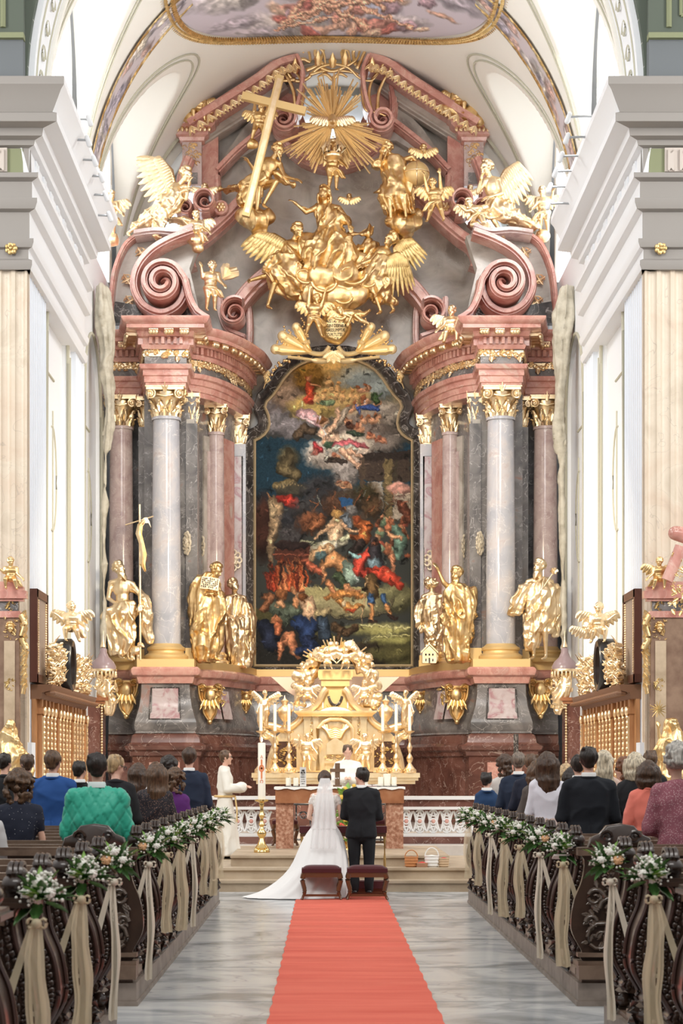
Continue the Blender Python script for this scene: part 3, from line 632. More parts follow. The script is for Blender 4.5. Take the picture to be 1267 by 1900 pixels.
for sd in (-1, 1):
    s_ = OWN(sd)
    column(X0 + 4.88 * sd, 45.9, .285, 4.2, 9.55, 10.3, M_pink, 'mottled pink marble column with gilded capital next to the %s choir wall' % s_, 'tall altarpiece columns')
    column(X0 + 3.76 * sd, 44.85, .33, 4.2, 9.58, 10.3, M_col, 'pale grey marble column with gilded capital standing forward on the %s of the altarpiece' % s_, 'tall altarpiece columns')
    column(X0 + 2.76 * sd, 46.95, .205, 4.2, 9.60, 10.3, M_pink, 'slender pink marble column with gilded capital set back on the %s beside the painting' % s_, 'slender altarpiece columns', .3)
    for (x, y, hw, mt, lab, nm) in ((-2.32, 48.15, .215, M_col, 'pale grey flat marble pilaster with gilded capital directly %s of the large painting' % s_, 'retable_pilaster'),
                                    (-4.27, 45.75, .20, M_dkgrey, 'dark marble pilaster with gilded capital between the two tall %s hand columns' % s_, 'retable_pilaster'),
                                    (-3.22, 45.28, .13, M_dkgrey, 'narrow dark marble pilaster with gilded capital right behind the forward %s hand column' % s_, 'retable_pilaster')):
        xx = X0 + x * -sd; t = thing(nm, (xx, y, 4.2), lab, 'pilaster', 'altarpiece pilasters')
        MB().bb(xx - hw, xx + hw, y, y + .25, 4.2, 9.6).build('shaft', mt, t)
        if x == -2.32:
            m = MB(); m.bb(xx - hw * .6, xx + hw * .6, y - .02, y + .05, 4.9, 9.3); m.build('inset_panel', M_panel, t)
            m = MB(); z = [(xx - hw * .6, 4.9), (xx + hw * .6, 4.9), (xx + hw * .6, 9.3), (xx - hw * .6, 9.3)]; m.tube([(a, y - .02, b) for a, b in z + z[:1]], .02, 5); m.build('panel_moulding', M_dkgrey, t)
        m = MB(); m.bb(xx - hw * 1.15, xx + hw * 1.15, y - .06, y + .2, 4.2, 4.38); m.bb(xx - hw * 1.08, xx + hw * 1.08, y - .04, y + .2, 4.38, 4.5); m.build('base', M_goldm, t)
        c = capital(hw * .95, .7); MB().merge(c, Matrix.Translation((xx, y + .14, 9.6)) @ Matrix.Diagonal((1, .55, 1, 1))).build('capital', M_gold2, t, smooth=60)
    # medallions of pierced gilt work
    for (px, py, d, rx, rz, rot, w) in ((432, 1040, 48.05, .21, .25, 0, 'round'), (375, 1014, 46.75, .20, .29, 58 , 'oval'), (350, 1008, 45.2, .14, .26, 50, 'narrow oval')):
        c = Q(px, py, d, sd); m = MB(); M = Matrix.Translation(c) @ Matrix.Rotation(math.radians(rot * sd), 4, 'Z'); k = MB()
        for i in range(9):
            a = i / 9 * 2 * PI; k.tube([(rx * .75 * math.cos(a) + rx * .26 * math.cos(b), -.05, rz * .75 * math.sin(a) + rz * .26 * math.sin(b)) for b in np.linspace(0, 2 * PI, 10)], .024, 5)
        k.tube([(rx * .35 * math.cos(b), -.07, rz * .35 * math.sin(b)) for b in np.linspace(0, 2 * PI, 13)], .03, 5); k.ell((0, -.07, 0), (.05, .04, .05), nu=8, nv=6)
        m.merge(k, M); tag(m.build('medallion', mat('ivory_gilt', (.82, .72, .55), .4, .15)), '%s gilded openwork medallion on the wall above the %s hand statues' % (w, s_), 'ornament', 'openwork medallions')

# ---- entablatures
for sd in (-1, 1):
    s_ = OWN(sd); pth = ent_path(sd)
    e = thing('retable_entablature', (X0 + 3.4 * sd, 46, 10.27), 'red marble entablature with gilded frieze over the %s hand columns' % s_, 'entablature')
    MB().sweep(pth, [(-.5, 10.27), (0, 10.27), (0, 10.38), (.03, 10.39), (.03, 10.52), (.06, 10.54), (.06, 10.66), (.12, 10.68), (.14, 10.74), (.14, 10.78), (-.5, 10.78)]).build('architrave', M_red, e)
    MB().sweep(pth, [(-.5, 10.78), (0.02, 10.78), (.02, 11.12), (-.5, 11.12)]).build('frieze', M_dkgrey, e)
    MB().sweep(pth, [(-.5, 11.12), (.07, 11.12), (.10, 11.18), (.10, 11.22), (.06, 11.23), (.06, 11.37), (.17, 11.39), (.20, 11.46), (.20, 11.50), (.44, 11.52), (.44, 11.60), (.50, 11.63), (.56, 11.72), (.56, 11.76), (-.5, 11.78)]).build('cornice', M_red, e)
    big = [(X0 + x * (-sd), y) for x, y in FRONT]; big = big if sd < 0 else big[::-1]
    m, b, g = MB(), MB(), MB()
    for p, t in resample(big, .135):
        n = Vector((t.y, -t.x)); c = p + n * .10; a = math.atan2(t.y, t.x); m.box((c.x, c.y, 11.30), (.07, .14, .15), a)
    for p, t in resample(big, .34):
        n = Vector((t.y, -t.x)); a = math.atan2(t.y, t.x); c = p + n * .30
        b.box((c.x, c.y, 11.47), (.20, .26, .07), a)
        for k in (-1, 0, 1): b.ell((c.x + n.x * .12 + t.x * .06 * k, c.y + n.y * .12 + t.y * .06 * k, 11.43), (.06, .06, .065), nu=8, nv=6)
    for p, t in resample(big, .16):
        n = Vector((t.y, -t.x)); c = p + n * .05; rr = random.Random(int(p.x * 99 + p.y * 7))
        for q in range(4):
            u = rr.uniform(-.08, .08); z = 11.03 + rr.uniform(-.08, .07)
            g.tube([(c.x + t.x * (u + .045 * math.cos(w)), c.y + t.y * (u + .045 * math.cos(w)), z + .045 * math.sin(w)) for w in np.linspace(0, 5.2, 8)], .017, 4)
        g.box((c.x - n.x * .02, c.y - n.y * .02, 11.03), (.165, .03, .13), math.atan2(t.y, t.x))
        if rr.random() < .35: leaf(g, (c.x, c.y, 10.96), Vector((0, 0, -1)), Vector((t.x, t.y, 0)), Vector((n.x, n.y, 0)), .14, .06)
    m.build('dentils', M_red, e, 30, mod=None); b.build('gilt_brackets', M_gold2, e); g.build('gilt_frieze_relief', M_gold2, e)

# ---- great grey field of the altarpiece and everything above the entablatures
gf = thing('retable_upper_field', (X0, 49.8, 4.2), 'mottled grey marble field rising behind the gilded figures and around the painting', 'wall')
L = [(322, 1236), (322, 600), (348, 520), (352, 440), (380, 400), (380, 236), (440, 186), (500, 140), (532, 118), (552, 122), (562, 165), (556, 205), (570, 236), (592, 252), (613, 257)]
pts = q2(L, 49.7, -1) + q2(L, 49.7, 1)[::-1][1:]
MB().prism(pts, 49.7, 50.1).build('marble_field', M_grey, gf)
def mould(w, out=.3, k=1.):   # classic cross-section across width w
    return [(-w / 2, -.15), (-w / 2, out * .55), (-w * .42, out * .8), (-w * .30, out * .8), (-w * .22, out), (w * .16, out), (w * .24, out * .82), (w * .34, out * .82), (w * .42, out * .5), (w / 2, out * .45), (w / 2, -.15)]
def bandobj(name, pxpts, d, w_px, out, mt, par, sd, scale=None, smoothn=8, closed=False):
    pp = bez([Vector((a, b, 0)) for a, b in pxpts], smoothn) if smoothn else [Vector((a, b, 0)) for a, b in pxpts]
    path = q2([(p.x, p.y) for p in pp], d, sd); L_ = len(path)
    if scale is not None and len(scale) != L_: scale = list(np.interp(np.linspace(0, 1, L_), np.linspace(0, 1, len(scale)), scale))
    m = MB(); m.band(path, mould(w_px * d / F_PX, out), scale=scale, y=d, closed=closed); return m.build(name, mt, par, 40)
for sd in (-1, 1):
    s_ = OWN(sd)
    # wing with the great volute
    v = thing('scroll_wing', (X0 + 3.9 * sd, 46.5, 11.76), 'red marble scroll volute with grey gilded wing standing on the %s entablature' % s_, 'volute', 'great scroll volutes')
    wing = [(206, 596), (208, 545), (214, 505), (230, 462), (252, 440), (300, 436), (348, 430), (372, 440), (352, 500), (366, 560), (372, 596)]
    MB().prism(q2(wing, 46.6, sd), 46.5, 47.0).build('wing_panel', M_dkgrey if False else M_grey, v)
    MB().prism(q2([(208, 600), (214, 560), (300, 575), (360, 560), (380, 600)], 46.35, sd), 46.3, 46.6).build('plinth_block', M_black, v)
    bandobj('outer_rim', [(207, 598), (209, 545), (216, 500), (233, 460), (254, 441)], 46.45, 11, .32, M_red, v, sd)
    bandobj('top_rim', [(252, 441), (290, 436), (330, 438), (360, 428)], 46.3, 15, .55, M_pink, v, sd)
    bandobj('outer_scroll', [(360, 436), (318, 452), (282, 474), (258, 505), (252, 540), (268, 572), (300, 587), (330, 575), (345, 548), (345, 525)], 46.0, 17, .55, M_red, v, sd)
    sp = [(388, 601), (368, 588), (354, 562), (346, 530)] + spiral(304, 533, 38, 5, -.35, 2.3, 60, -1)
    bandobj('inner_scroll', sp, 45.75, 15, .75, M_red, v, sd, scale=[1] * 20 + [.95, .8, .65, .5, .4], smoothn=2)
    m = MB()
    for a, b, fl in ((240, 560, 1), (262, 470, -1), (236, 520, -1), (330, 590, 1)):
        c = Q(a, b, 46.38, sd)
        for f2 in (-1, 1): scroll_ornament(m, (c.x, c.y, c.z), .26, .3, .02, .013, f2)
        for k in range(4): leaf(m, (c.x, c.y - .03, c.z), Vector((math.cos(k * 1.6 + .5), 0, math.sin(k * 1.6 + .5))), Vector((-math.sin(k * 1.6 + .5), 0, math.cos(k * 1.6 + .5))), Vector((0, -1, 0)), .16, .035)
    m.build('gilt_arabesque', M_gold2, v)
    # S-shaped frame between wing and pediment
    f = thing('retable_scroll_frame', (X0 + 2.9 * sd, 48.6, 12), 'red marble S shaped frame with small volutes on the %s of the grey field' % s_, 'moulding', 'curved red frames')
    bandobj('diagonal_band', [(470, 360), (440, 390), (412, 418), (384, 442), (358, 462), (349, 486), (354, 505)], 48.9, 26, .55, M_red, f, sd)
    bandobj('inner_band', [(404, 330), (405, 362), (404, 392)], 49.2, 12, .3, M_red, f, sd)
    for cx_, cy_, r_ in ((384, 386, 23), (346, 392, 17)):
        bandobj('small_volute', spiral(cx_, cy_, r_, 4, 1.2, 1.8, 40, 1), 48.4, 9, .95 if r_ > 20 else .6, M_red, f, sd, scale=[1, .9, .7, .5], smoothn=0)
    bandobj('outer_curve', [(352, 300), (340, 335), (338, 370), (344, 405), (360, 425)], 48.9, 22, .45, M_red, f, sd)
    m = MB(); c = Q(410, 386, 48.3, sd); m.lathe((0, 0, 0), [(.02, 0), (.17, 0), (.19, .03), (.17, .08), (.02, .08)], 18)
    m2 = MB().merge(m, Matrix.Translation(c) @ Matrix.Rotation(PI / 2, 4, 'X')); m2.build('boss', M_red, f)
    m = MB(); [m.ell((c.x + .08 * math.cos(a), c.y - .1, c.z + .08 * math.sin(a)), .045, nu=7, nv=5) for a in np.linspace(0, 5.3, 6)]; m.ell((c.x, c.y - .11, c.z), .05, nu=7, nv=5); m.build('gilt_rosette', M_gold2, f)
    # pillar with capital
    pl = thing('pediment_pillar', (X0 + 3.3 * sd, 48.9, 15), 'pink marble pillar block with gilded cornice carrying the %s end of the pediment' % s_, 'pillar', 'pediment pillars')
    a, b = Q(338, 345, 48.8, sd), Q(374, 262, 48.8, sd); x0_, x1_ = min(a.x, b.x), max(a.x, b.x)
    MB().bb(x0_, x1_, 48.8, 49.4, a.z, b.z).build('shaft', M_pink, pl)
    e0 = Q(374, 300, 48.9, sd); e1 = Q(404, 300, 48.9, sd); MB().bb(min(e0.x, e1.x), max(e0.x, e1.x), 49.1, 49.6, Q(0, 400, 49, sd).z, Q(0, 250, 49).z).build('return_face', M_red, pl)
    MB().bb(x0_ + .10, x1_ - .10, 48.77, 48.9, a.z - .05 + .1, a.z + .32).build('green_inset', M_dkgrey, pl)
    z = b.z; m = MB(); zz = [(0, z - .02), (.06, z), (.08, z + .08), (.16, z + .12), (.20, z + .24), (.26, z + .27), (.34, z + .33), (.36, z + .42), (.42, z + .46), (.42, z + .52), (-.2, z + .52), (-.2, z - .02)]
    pth = [(x0_, 49.5), (x0_, 48.8), (x1_, 48.8), (x1_, 49.5)]; m.sweep(pth, zz); m.bb(x0_, x1_, 48.8, 49.5, z, z + .52); m.build('cornice', M_red, pl)
    m = MB()
    for k in range(9): m.ell((x0_ - .2 + (x1_ - x0_ + .4) * k / 8, 48.55, z + .22), (.05, .05, .07), nu=7, nv=5)
    rr = random.Random(3)
    for k in range(26): c = (rr.uniform(x0_ + .05, x1_ - .05), 48.79, rr.uniform(a.z + .5, z - .06)); m.tube([(c[0] + .05 * math.cos(w), c[1], c[2] + .05 * math.sin(w)) for w in np.linspace(0, 4.6, 7)], .012, 4)
    m.build('gilt_relief', M_gold2, pl)
    # pediment arm
    pe = thing('broken_pediment_arm', (X0 + 2 * sd, 49.2, 16), 'curved red marble arm of the broken pediment on the %s, edged with gilded leaves' % s_, 'pediment', 'broken pediment')
    up = [(352, 244), (398, 215), (440, 188), (480, 162), (518, 134), (552, 124)]
    bandobj('outer_cornice', up, 48.9, 30, .75, M_red, pe, sd)
    bandobj('grey_band', [(a + 10, b + 27) for a, b in up[:-1]], 49.3, 26, .32, M_grey, pe, sd)
    bandobj('inner_moulding', [(404, 322), (440, 285), (480, 252), (512, 228)], 49.3, 15, .42, M_red, pe, sd)
    bandobj('curl', [(552, 124), (562, 150), (560, 185), (553, 215)] + spiral(528, 238, 22, 4, -.5, 2.0, 36, 1), 48.9, 12, .9, M_red, pe, sd, scale=[1] * 6 + [.9, .7, .5], smoothn=3)
    MB().prism(q2([(410, 300), (452, 238), (530, 160), (552, 150), (556, 200), (534, 262), (500, 262), (450, 292)], 49.4, sd), 49.35, 49.7).build('grey_filling', M_grey, pe)
    m = MB(); pp = q2([(p.x, p.y) for p in bez([Vector((a, b, 0)) for a, b in up], 6)], 48.15, sd)
    for i in range(1, len(pp) - 1, 2):
        t = (Vector(pp[i + 1]) - Vector(pp[i - 1])).normalized(); n = Vector((-t.y, t.x))
        if n.y > 0: n = -n
        for k in (-1, 0, 1): leaf(m, Vector((pp[i][0], 48.12, pp[i][1])) - Vector((n.x, 0, n.y)) * .1, Vector((n.x + t.x * k * .6, 0, n.y + t.y * k * .6)), Vector((t.x, 0, t.y)), Vector((0, -1, 0)), .24, .05, .2)
    m.build('gilt_leaves', M_gold2, pe)
# ring plate round the sunburst
rg = thing('oculus_ring', (X0, 49.2, 15), 'round red marble moulding behind the lower half of the sunburst', 'moulding')
m = MB(); ro, ri = 118, 58; cc = (618, 200); A = np.linspace(math.radians(-18), math.radians(198), 40)
m.prism(px2([(cc[0] + ro * math.cos(a), cc[1] + ro * math.sin(a)) for a in A] + [(cc[0] + ri * math.cos(a), cc[1] + ri * math.sin(a)) for a in A[::-1]], 49.3), 49.3, 49.75); m.build('ring_plate', M_red, rg)
m = MB(); m.band(px2([(cc[0] + 112 * math.cos(a), cc[1] + 112 * math.sin(a)) for a in A], 49.25), mould(.22, .32), y=49.25); m.build('ring_moulding', M_red, rg)
# arch above the painting
ar = thing('red_marble_arch', (X0, 49.2, 11), 'polished red marble arch with scrolled feet behind the gilded clouds above the painting', 'arch')
A = np.linspace(math.radians(180 + 24), math.radians(360 - 24), 50)
m = MB(); m.band(px2([(616 + 208 * math.cos(a), 690 + 212 * math.sin(a)) for a in A], 49.1), mould(.44, .75), y=49.1); m.build('arch_band', M_red, ar)
for sd in (-1, 1):
    bandobj('foot_volute', spiral(436, 590, 26, 4, -.9, 1.8, 40, -1), 48.5, 10, .9, M_red, ar, sd, scale=[1, .9, .7, .5], smoothn=0)
    bandobj('inner_leg', [(452, 545), (462, 575), (464, 620), (462, 650)], 49.3, 13, .4, M_red, ar, sd)
    bandobj('foot_leg', [(410, 560), (412, 590), (425, 618), (455, 632)], 48.9, 13, .6, M_red, ar, sd)

# ---- the painting
DP = 49.35
half = [(475, 1233), (475, 819.5), (484, 815), (493, 808), (500, 798), (502.5, 786), (500, 770), (494, 756), (497, 747), (508, 736), (518, 722), (528, 706), (542, 690), (556, 680), (572, 673), (594, 668.5), (618, 667)]
full = half + [(1237 - a, b) for a, b in half[::-1][1:]]
pt = thing('altar_painting', (X0, DP, 4.25), 'huge arched oil painting of a crowded dramatic scene in a black marble frame', 'painting')
m = MB(); loop = px2(full, DP); m.band(loop, [(.0, -.1), (.0, .10), (.03, .13), (.06, .10), (.06, -.1)][::-1], closed=True, y=DP); m.build('gilt_fillet', mat('cream_gilt', (.85, .68, .42), .35, .5), pt)
m = MB(); m.band(loop, [(.06, -.2), (.06, .10), (.10, .16), (.15, .20), (.22, .28), (.27, .30), (.30, .28), (.30, -.2)][::-1], closed=True, y=DP); m.build('marble_frame', M_black, pt)
m = MB(); z0_, z1_ = P(0, 1233, DP).z, P(0, 819, DP).z
for sd in (-1, 1): a, b = Q(466, 0, 49.2, sd).x, Q(471, 0, 49.2, sd).x; m.bb(min(a, b), max(a, b), 49.02, 49.2, z0_ - .1, z1_)
pass
cw, chh = 878, 1733; cv = Canvas(cw, chh, 290, 570, (64, 66, 62), 1)
def E(x, y, rx, ry, c, rot=0, **k): cv.ell(x - 107, y - 85, rx, ry, c, rot, **k)
def K(pts, w, c, **k): cv.stroke([(x - 107, y - 85) for x, y in pts], w, c, warp=1.0, soft=4, **k)
def G(pts, c): cv.poly([(x - 107, y - 85) for x, y in pts], c, warp=2)
cv.blend(((cv.y < 330)).astype(float), (206, 180, 130)); E(560, 120, 330, 150, (222, 178, 112), soft=1.2, warp=4); E(540, 90, 190, 90, (240, 190, 110), soft=1.5, warp=3)
E(760, 230, 200, 120, (150, 160, 158), soft=.8, warp=4); E(260, 230, 160, 110, (140, 116, 92), soft=.6, warp=4)
G([(107, 520), (985, 560), (985, 900), (107, 940)], (38, 62, 76))
for x, y, rx, ry, c in ((230, 360, 110, 110, (120, 112, 112)), (290, 300, 90, 70, (152, 128, 108)), (220, 450, 100, 70, (128, 124, 126)), (330, 480, 110, 60, (134, 128, 130)), (800, 470, 150, 110, (140, 126, 116)), (860, 400, 100, 80, (150, 140, 128)), (700, 480, 170, 90, (126, 112, 102)), (820, 560, 130, 60, (128, 118, 110)), (440, 360, 150, 70, (190, 162, 96)), (410, 180, 90, 80, (150, 110, 50)), (600, 300, 170, 60, (205, 170, 110)), (500, 620, 120, 80, (196, 184, 170)), (640, 590, 150, 90, (214, 200, 180)), (560, 660, 150, 50, (176, 164, 152)), (620, 730, 80, 90, (150, 142, 136)), (590, 830, 60, 60, (120, 116, 114)), (700, 640, 70, 60, (205, 186, 168))): E(x, y, rx, ry, c, soft=.45, warp=4)
# sky figures
K([(400, 190), (410, 250), (420, 290)], [12, 26, 20], (206, 84, 54)); E(410, 195, 18, 22, (196, 132, 88)); K([(420, 225), (465, 235)], 8, (200, 140, 96)); E(410, 310, 42, 22, (206, 80, 58))
for x, y in ((450, 310), (490, 300), (535, 250), (560, 290), (600, 300), (650, 290), (680, 300), (530, 330), (575, 250), (520, 215)): E(x, y, 18, 26, (226, 178, 120), rnd.uniform(-50, 50)); E(x + 4, y - 32, 11, 12, (214, 160, 100))
K([(460, 330), (545, 328)], 12, (120, 140, 104)); 
for x, y in ((700, 260), (740, 250), (735, 320), (800, 330), (680, 350), (730, 340), (650, 370), (800, 420), (760, 430), (720, 430), (630, 440), (700, 470)): E(x, y, 26, 18, (206, 152, 116), rnd.uniform(-50, 50)); E(x - 16, y - 20, 12, 13, (150, 92, 60))
K([(690, 360), (760, 355), (800, 365)], 14, (58, 78, 132)); K([(350, 390), (410, 400), (470, 450), (480, 480)], [22, 36, 26, 8], (206, 164, 166)); K([(360, 410), (440, 450)], 8, (228, 196, 196))
K([(340, 520), (380, 480), (440, 490)], [26, 34, 18], (90, 74, 58)); K([(560, 470), (600, 400), (640, 350)], [16, 26, 8], (176, 160, 140)); K([(780, 290), (790, 320)], 18, (66, 86, 52)); K([(760, 280), (800, 310)], 4, (70, 96, 60)); K([(820, 280), (785, 310)], 4, (70, 96, 60))
K([(490, 500), (520, 510), (590, 560)], [30, 34, 26], (228, 190, 160)); K([(575, 360), (570, 420), (530, 490)], [9, 13, 17], (224, 180, 146)); E(490, 440, 26, 28, (216, 172, 136)); E(478, 428, 28, 20, (140, 92, 54)); K([(490, 520), (500, 560), (540, 570)], 11, (218, 170, 136)); E(525, 568, 32, 20, (70, 92, 70)); 
K([(560, 570), (640, 560), (740, 580)], [18, 24, 6], (186, 98, 104)); K([(560, 590), (640, 590), (680, 600)], [20, 22, 8], (190, 196, 180)); K([(600, 600), (640, 640), (700, 700), (714, 712)], [22, 20, 11, 7], (222, 178, 148)); K([(640, 605), (720, 640)], [18, 8], (214, 170, 140))
for x, y, c in ((640, 460, (84, 54, 40)), (690, 480, (196, 140, 104)), (760, 520, (210, 144, 108)), (820, 540, (206, 140, 108)), (450, 600, (196, 110, 96)), (560, 640, (206, 150, 116)), (590, 790, (196, 152, 116)), (630, 800, (190, 140, 104))): E(x, y, 30, 20, c, rnd.uniform(-30, 40)); E(x - 10, y - 16, 14, 14, (c[0] * .8, c[1] * .7, c[2] * .7))
K([(440, 560), (470, 590)], [14, 20], (190, 70, 74)); K([(640, 500), (700, 510)], 16, (58, 70, 56)); K([(500, 650), (620, 665)], [14, 12], (66, 56, 50))
# architecture, statue, horse
G([(690, 640), (985, 640), (985, 780), (690, 770)], (74, 62, 54)); G([(720, 620), (985, 600), (985, 650), (720, 660)], (54, 46, 42))
for x, w, c in ((700, 30, (84, 70, 58)), (835, 46, (122, 106, 74)), (890, 18, (70, 62, 50))): G([(x, 650), (x + w, 650), (x + w, 1010), (x, 1010)], c)
for yy in range(780, 1000, 14): K([(836, yy), (880, yy)], 1.5, (96, 82, 60))
G([(740, 780), (830, 780), (830, 930), (740, 930)], (176, 170, 158)); G([(885, 830), (985, 830), (985, 990), (885, 990)], (172, 158, 140)); E(925, 820, 70, 40, (206, 152, 136)); K([(880, 850), (985, 850)], 5, (190, 172, 150))
for xx in (900, 935, 970): K([(xx, 880), (xx, 930)], 7, (140, 126, 108))
E(290, 650, 60, 70, (92, 84, 62), 0, soft=.6); K([(290, 600), (300, 640), (260, 700), (330, 740)], [14, 30, 44, 36], (104, 92, 66)); K([(215, 800), (300, 785), (410, 830)], [18, 22, 16], (128, 112, 78)); E(320, 825, 110, 42, (78, 74, 62)); 
for k in range(10): E(225 + k * 20, 795 + abs(k - 4) * 3, 6, 9, (160, 140, 100))
E(150, 1040, 60, 190, (70, 44, 36), soft=.5); K([(200, 880), (230, 930), (215, 1040), (190, 1130), (185, 1270)], [24, 38, 34, 20, 9], (174, 146, 112)); K([(190, 880), (205, 960)], [10, 22], (196, 170, 132)); K([(240, 870), (300, 890), (370, 930), (400, 900)], [16, 36, 26, 10], (188, 62, 50)); K([(190, 880), (175, 850)], 7, (150, 110, 80))
# smoke and dark crowd
for x, y, rx, ry, c in ((470, 830, 110, 90, (52, 52, 54)), (330, 1010, 90, 80, (52, 52, 56)), (430, 940, 120, 80, (60, 58, 58)), (310, 1090, 70, 60, (74, 70, 70)), (560, 910, 70, 70, (84, 60, 46)), (420, 1010, 80, 60, (120, 76, 52)), (670, 880, 90, 60, (66, 56, 44)), (640, 1000, 70, 60, (96, 84, 74)), (770, 900, 60, 100, (92, 70, 48)), (730, 840, 60, 40, (70, 62, 40))): E(x, y, rx, ry, c, soft=.6, warp=5)
for k in range(26): x = rnd.uniform(430, 900); y = rnd.uniform(860, 960); K([(x, y), (x + rnd.uniform(-50, 50), y - rnd.uniform(20, 60))], 3, rnd.choice([(146, 92, 60), (90, 60, 44), (120, 120, 110)]))
G([(585, 870), (660, 870), (650, 930), (590, 925)], (46, 84, 124))
for k in range(34):
    x, y = rnd.uniform(780, 975), rnd.uniform(990, 1230); c = rnd.choice([(176, 110, 78), (150, 86, 60), (120, 140, 110), (190, 140, 104), (92, 60, 44), (134, 156, 128), (170, 90, 70)]); E(x, y, rnd.uniform(12, 30), rnd.uniform(12, 34), c, rnd.uniform(-60, 60))
    if k % 3 == 0: E(x, y - 26, 12, 14, (188, 130, 94))
K([(900, 1040), (930, 1110), (910, 1200)], [26, 34, 26], (112, 140, 122)); K([(850, 1060), (880, 1090), (930, 1100)], 10, (206, 150, 112)); K([(880, 1200), (884, 1290)], [16, 9], (190, 130, 96)); K([(930, 900), (985, 990)], [24, 30], (110, 66, 50))
# central martyr and executioners
K([(570, 1000), (560, 1060), (545, 1130)], [34, 44, 40], (236, 200, 160), lit=.4); E(565, 985, 25, 30, (222, 178, 130)); E(568, 962, 33, 24, (196, 150, 90)); K([(545, 1020), (490, 1060), (440, 1100)], [15, 12, 8], (228, 184, 142)); K([(600, 1020), (650, 1062), (700, 1056)], [14, 12, 9], (228, 180, 138))
K([(430, 1160), (500, 1140), (580, 1130), (620, 1120)], [18, 34, 26, 10], (206, 200, 172), lit=.5); K([(520, 1160), (440, 1190), (380, 1250)], [36, 24, 12], (222, 178, 132)); K([(370, 1120), (440, 1130)], 12, (150, 150, 120)); K([(600, 1100), (640, 1090)], 16, (196, 196, 160))
K([(690, 1010), (730, 1040), (720, 1110), (650, 1090)], [26, 40, 30, 12], (196, 110, 62), lit=.5); E(685, 990, 22, 22, (150, 76, 46)); E(650, 945, 34, 32, (120, 116, 112)); K([(610, 980), (640, 1030)], [24, 20], (110, 118, 124)); K([(700, 1130), (640, 1190)], [34, 20], (58, 48, 44))
K([(440, 980), (470, 1010), (420, 1050)], [22, 30, 20], (150, 96, 64)); E(480, 975, 18, 20, (146, 90, 58))
# cauldron and fire
G([(205, 1150), (235, 1120), (400, 1125), (418, 1150), (400, 1250), (235, 1260)], (84, 50, 40)); E(308, 1140, 104, 24, (52, 40, 38)); K([(210, 1190), (410, 1195)], 6, (130, 74, 56))
for k in range(44): x = rnd.uniform(170, 400); K([(x, 1390), (x + rnd.uniform(-20, 20), 1310), (x + rnd.uniform(-30, 30), rnd.uniform(1200, 1290))], [12, 8, 2], rnd.choice([(206, 100, 60), (176, 70, 46), (226, 140, 90), (140, 60, 44)]))
K([(380, 1230), (430, 1270), (470, 1290), (500, 1240)], [20, 26, 20, 10], (190, 104, 76)); K([(250, 1250), (240, 1360)], 7, (58, 40, 34)); K([(380, 1250), (385, 1370)], 7, (58, 40, 34))
# kneeling man, plinth, soldier
G([(380, 1380), (985, 1380), (985, 1470), (860, 1500), (700, 1545), (500, 1535), (380, 1480)], (170, 160, 112)); E(640, 1480, 260, 60, (176, 166, 124), soft=.4); E(900, 1440, 110, 90, (122, 118, 84), soft=.5); K([(440, 1520), (640, 1560), (860, 1520), (890, 1440)], 8, (92, 86, 66))
K([(500, 1250), (560, 1220), (610, 1260), (640, 1310)], [26, 44, 46, 40], (210, 150, 100), lit=.5); K([(620, 1250), (650, 1320), (630, 1360)], [30, 48, 26], (156, 178, 160)); K([(570, 1310), (610, 1350), (590, 1390)], [26, 24, 14], (72, 84, 62)); K([(490, 1270), (500, 1310), (480, 1350)], [14, 12, 7], (204, 144, 100)); E(480, 1200, 34, 28, (86, 110, 112)); K([(620, 1370), (640, 1400), (700, 1400)], [18, 14, 8], (206, 146, 102)); K([(520, 1350), (560, 1420)], [22, 12], (190, 130, 90))
K([(500, 1440), (600, 1410), (720, 1430)], [10, 24, 14], (206, 140, 80)); K([(580, 1450), (640, 1500), (700, 1480)], [18, 26, 12], (214, 152, 88)); E(610, 1470, 16, 20, (224, 200, 160)); E(650, 1508, 30, 10, (190, 80, 50))
K([(750, 1190), (700, 1230), (690, 1290), (730, 1310)], [30, 36, 30, 16], (200, 76, 60), lit=.5); K([(780, 1150), (790, 1260), (780, 1330)], [34, 44, 40], (62, 58, 62)); K([(780, 1240), (800, 1300)], [34, 20], (128, 152, 160)); K([(740, 1280), (830, 1300), (930, 1370)], [14, 44, 22], (214, 80, 58), lit=.5); E(780, 1120, 25, 28, (96, 60, 44)); E(775, 1105, 26, 18, (64, 52, 50)); K([(640, 1190), (700, 1210)], 10, (150, 190, 190))
K([(760, 1340), (770, 1420)], [40, 34], (110, 86, 56)); K([(760, 1430), (762, 1480)], [22, 18], (68, 96, 132)); K([(830, 1430), (850, 1480)], [20, 16], (68, 96, 132)); K([(764, 1480), (765, 1560)], [14, 11], (212, 150, 96)); K([(850, 1480), (870, 1530)], [14, 11], (212, 150, 96)); K([(750, 1575), (790, 1570)], 9, (60, 44, 40)); K([(860, 1540), (905, 1560)], 9, (60, 44, 40)); K([(735, 1310), (705, 1580)], 3, (214, 176, 130))
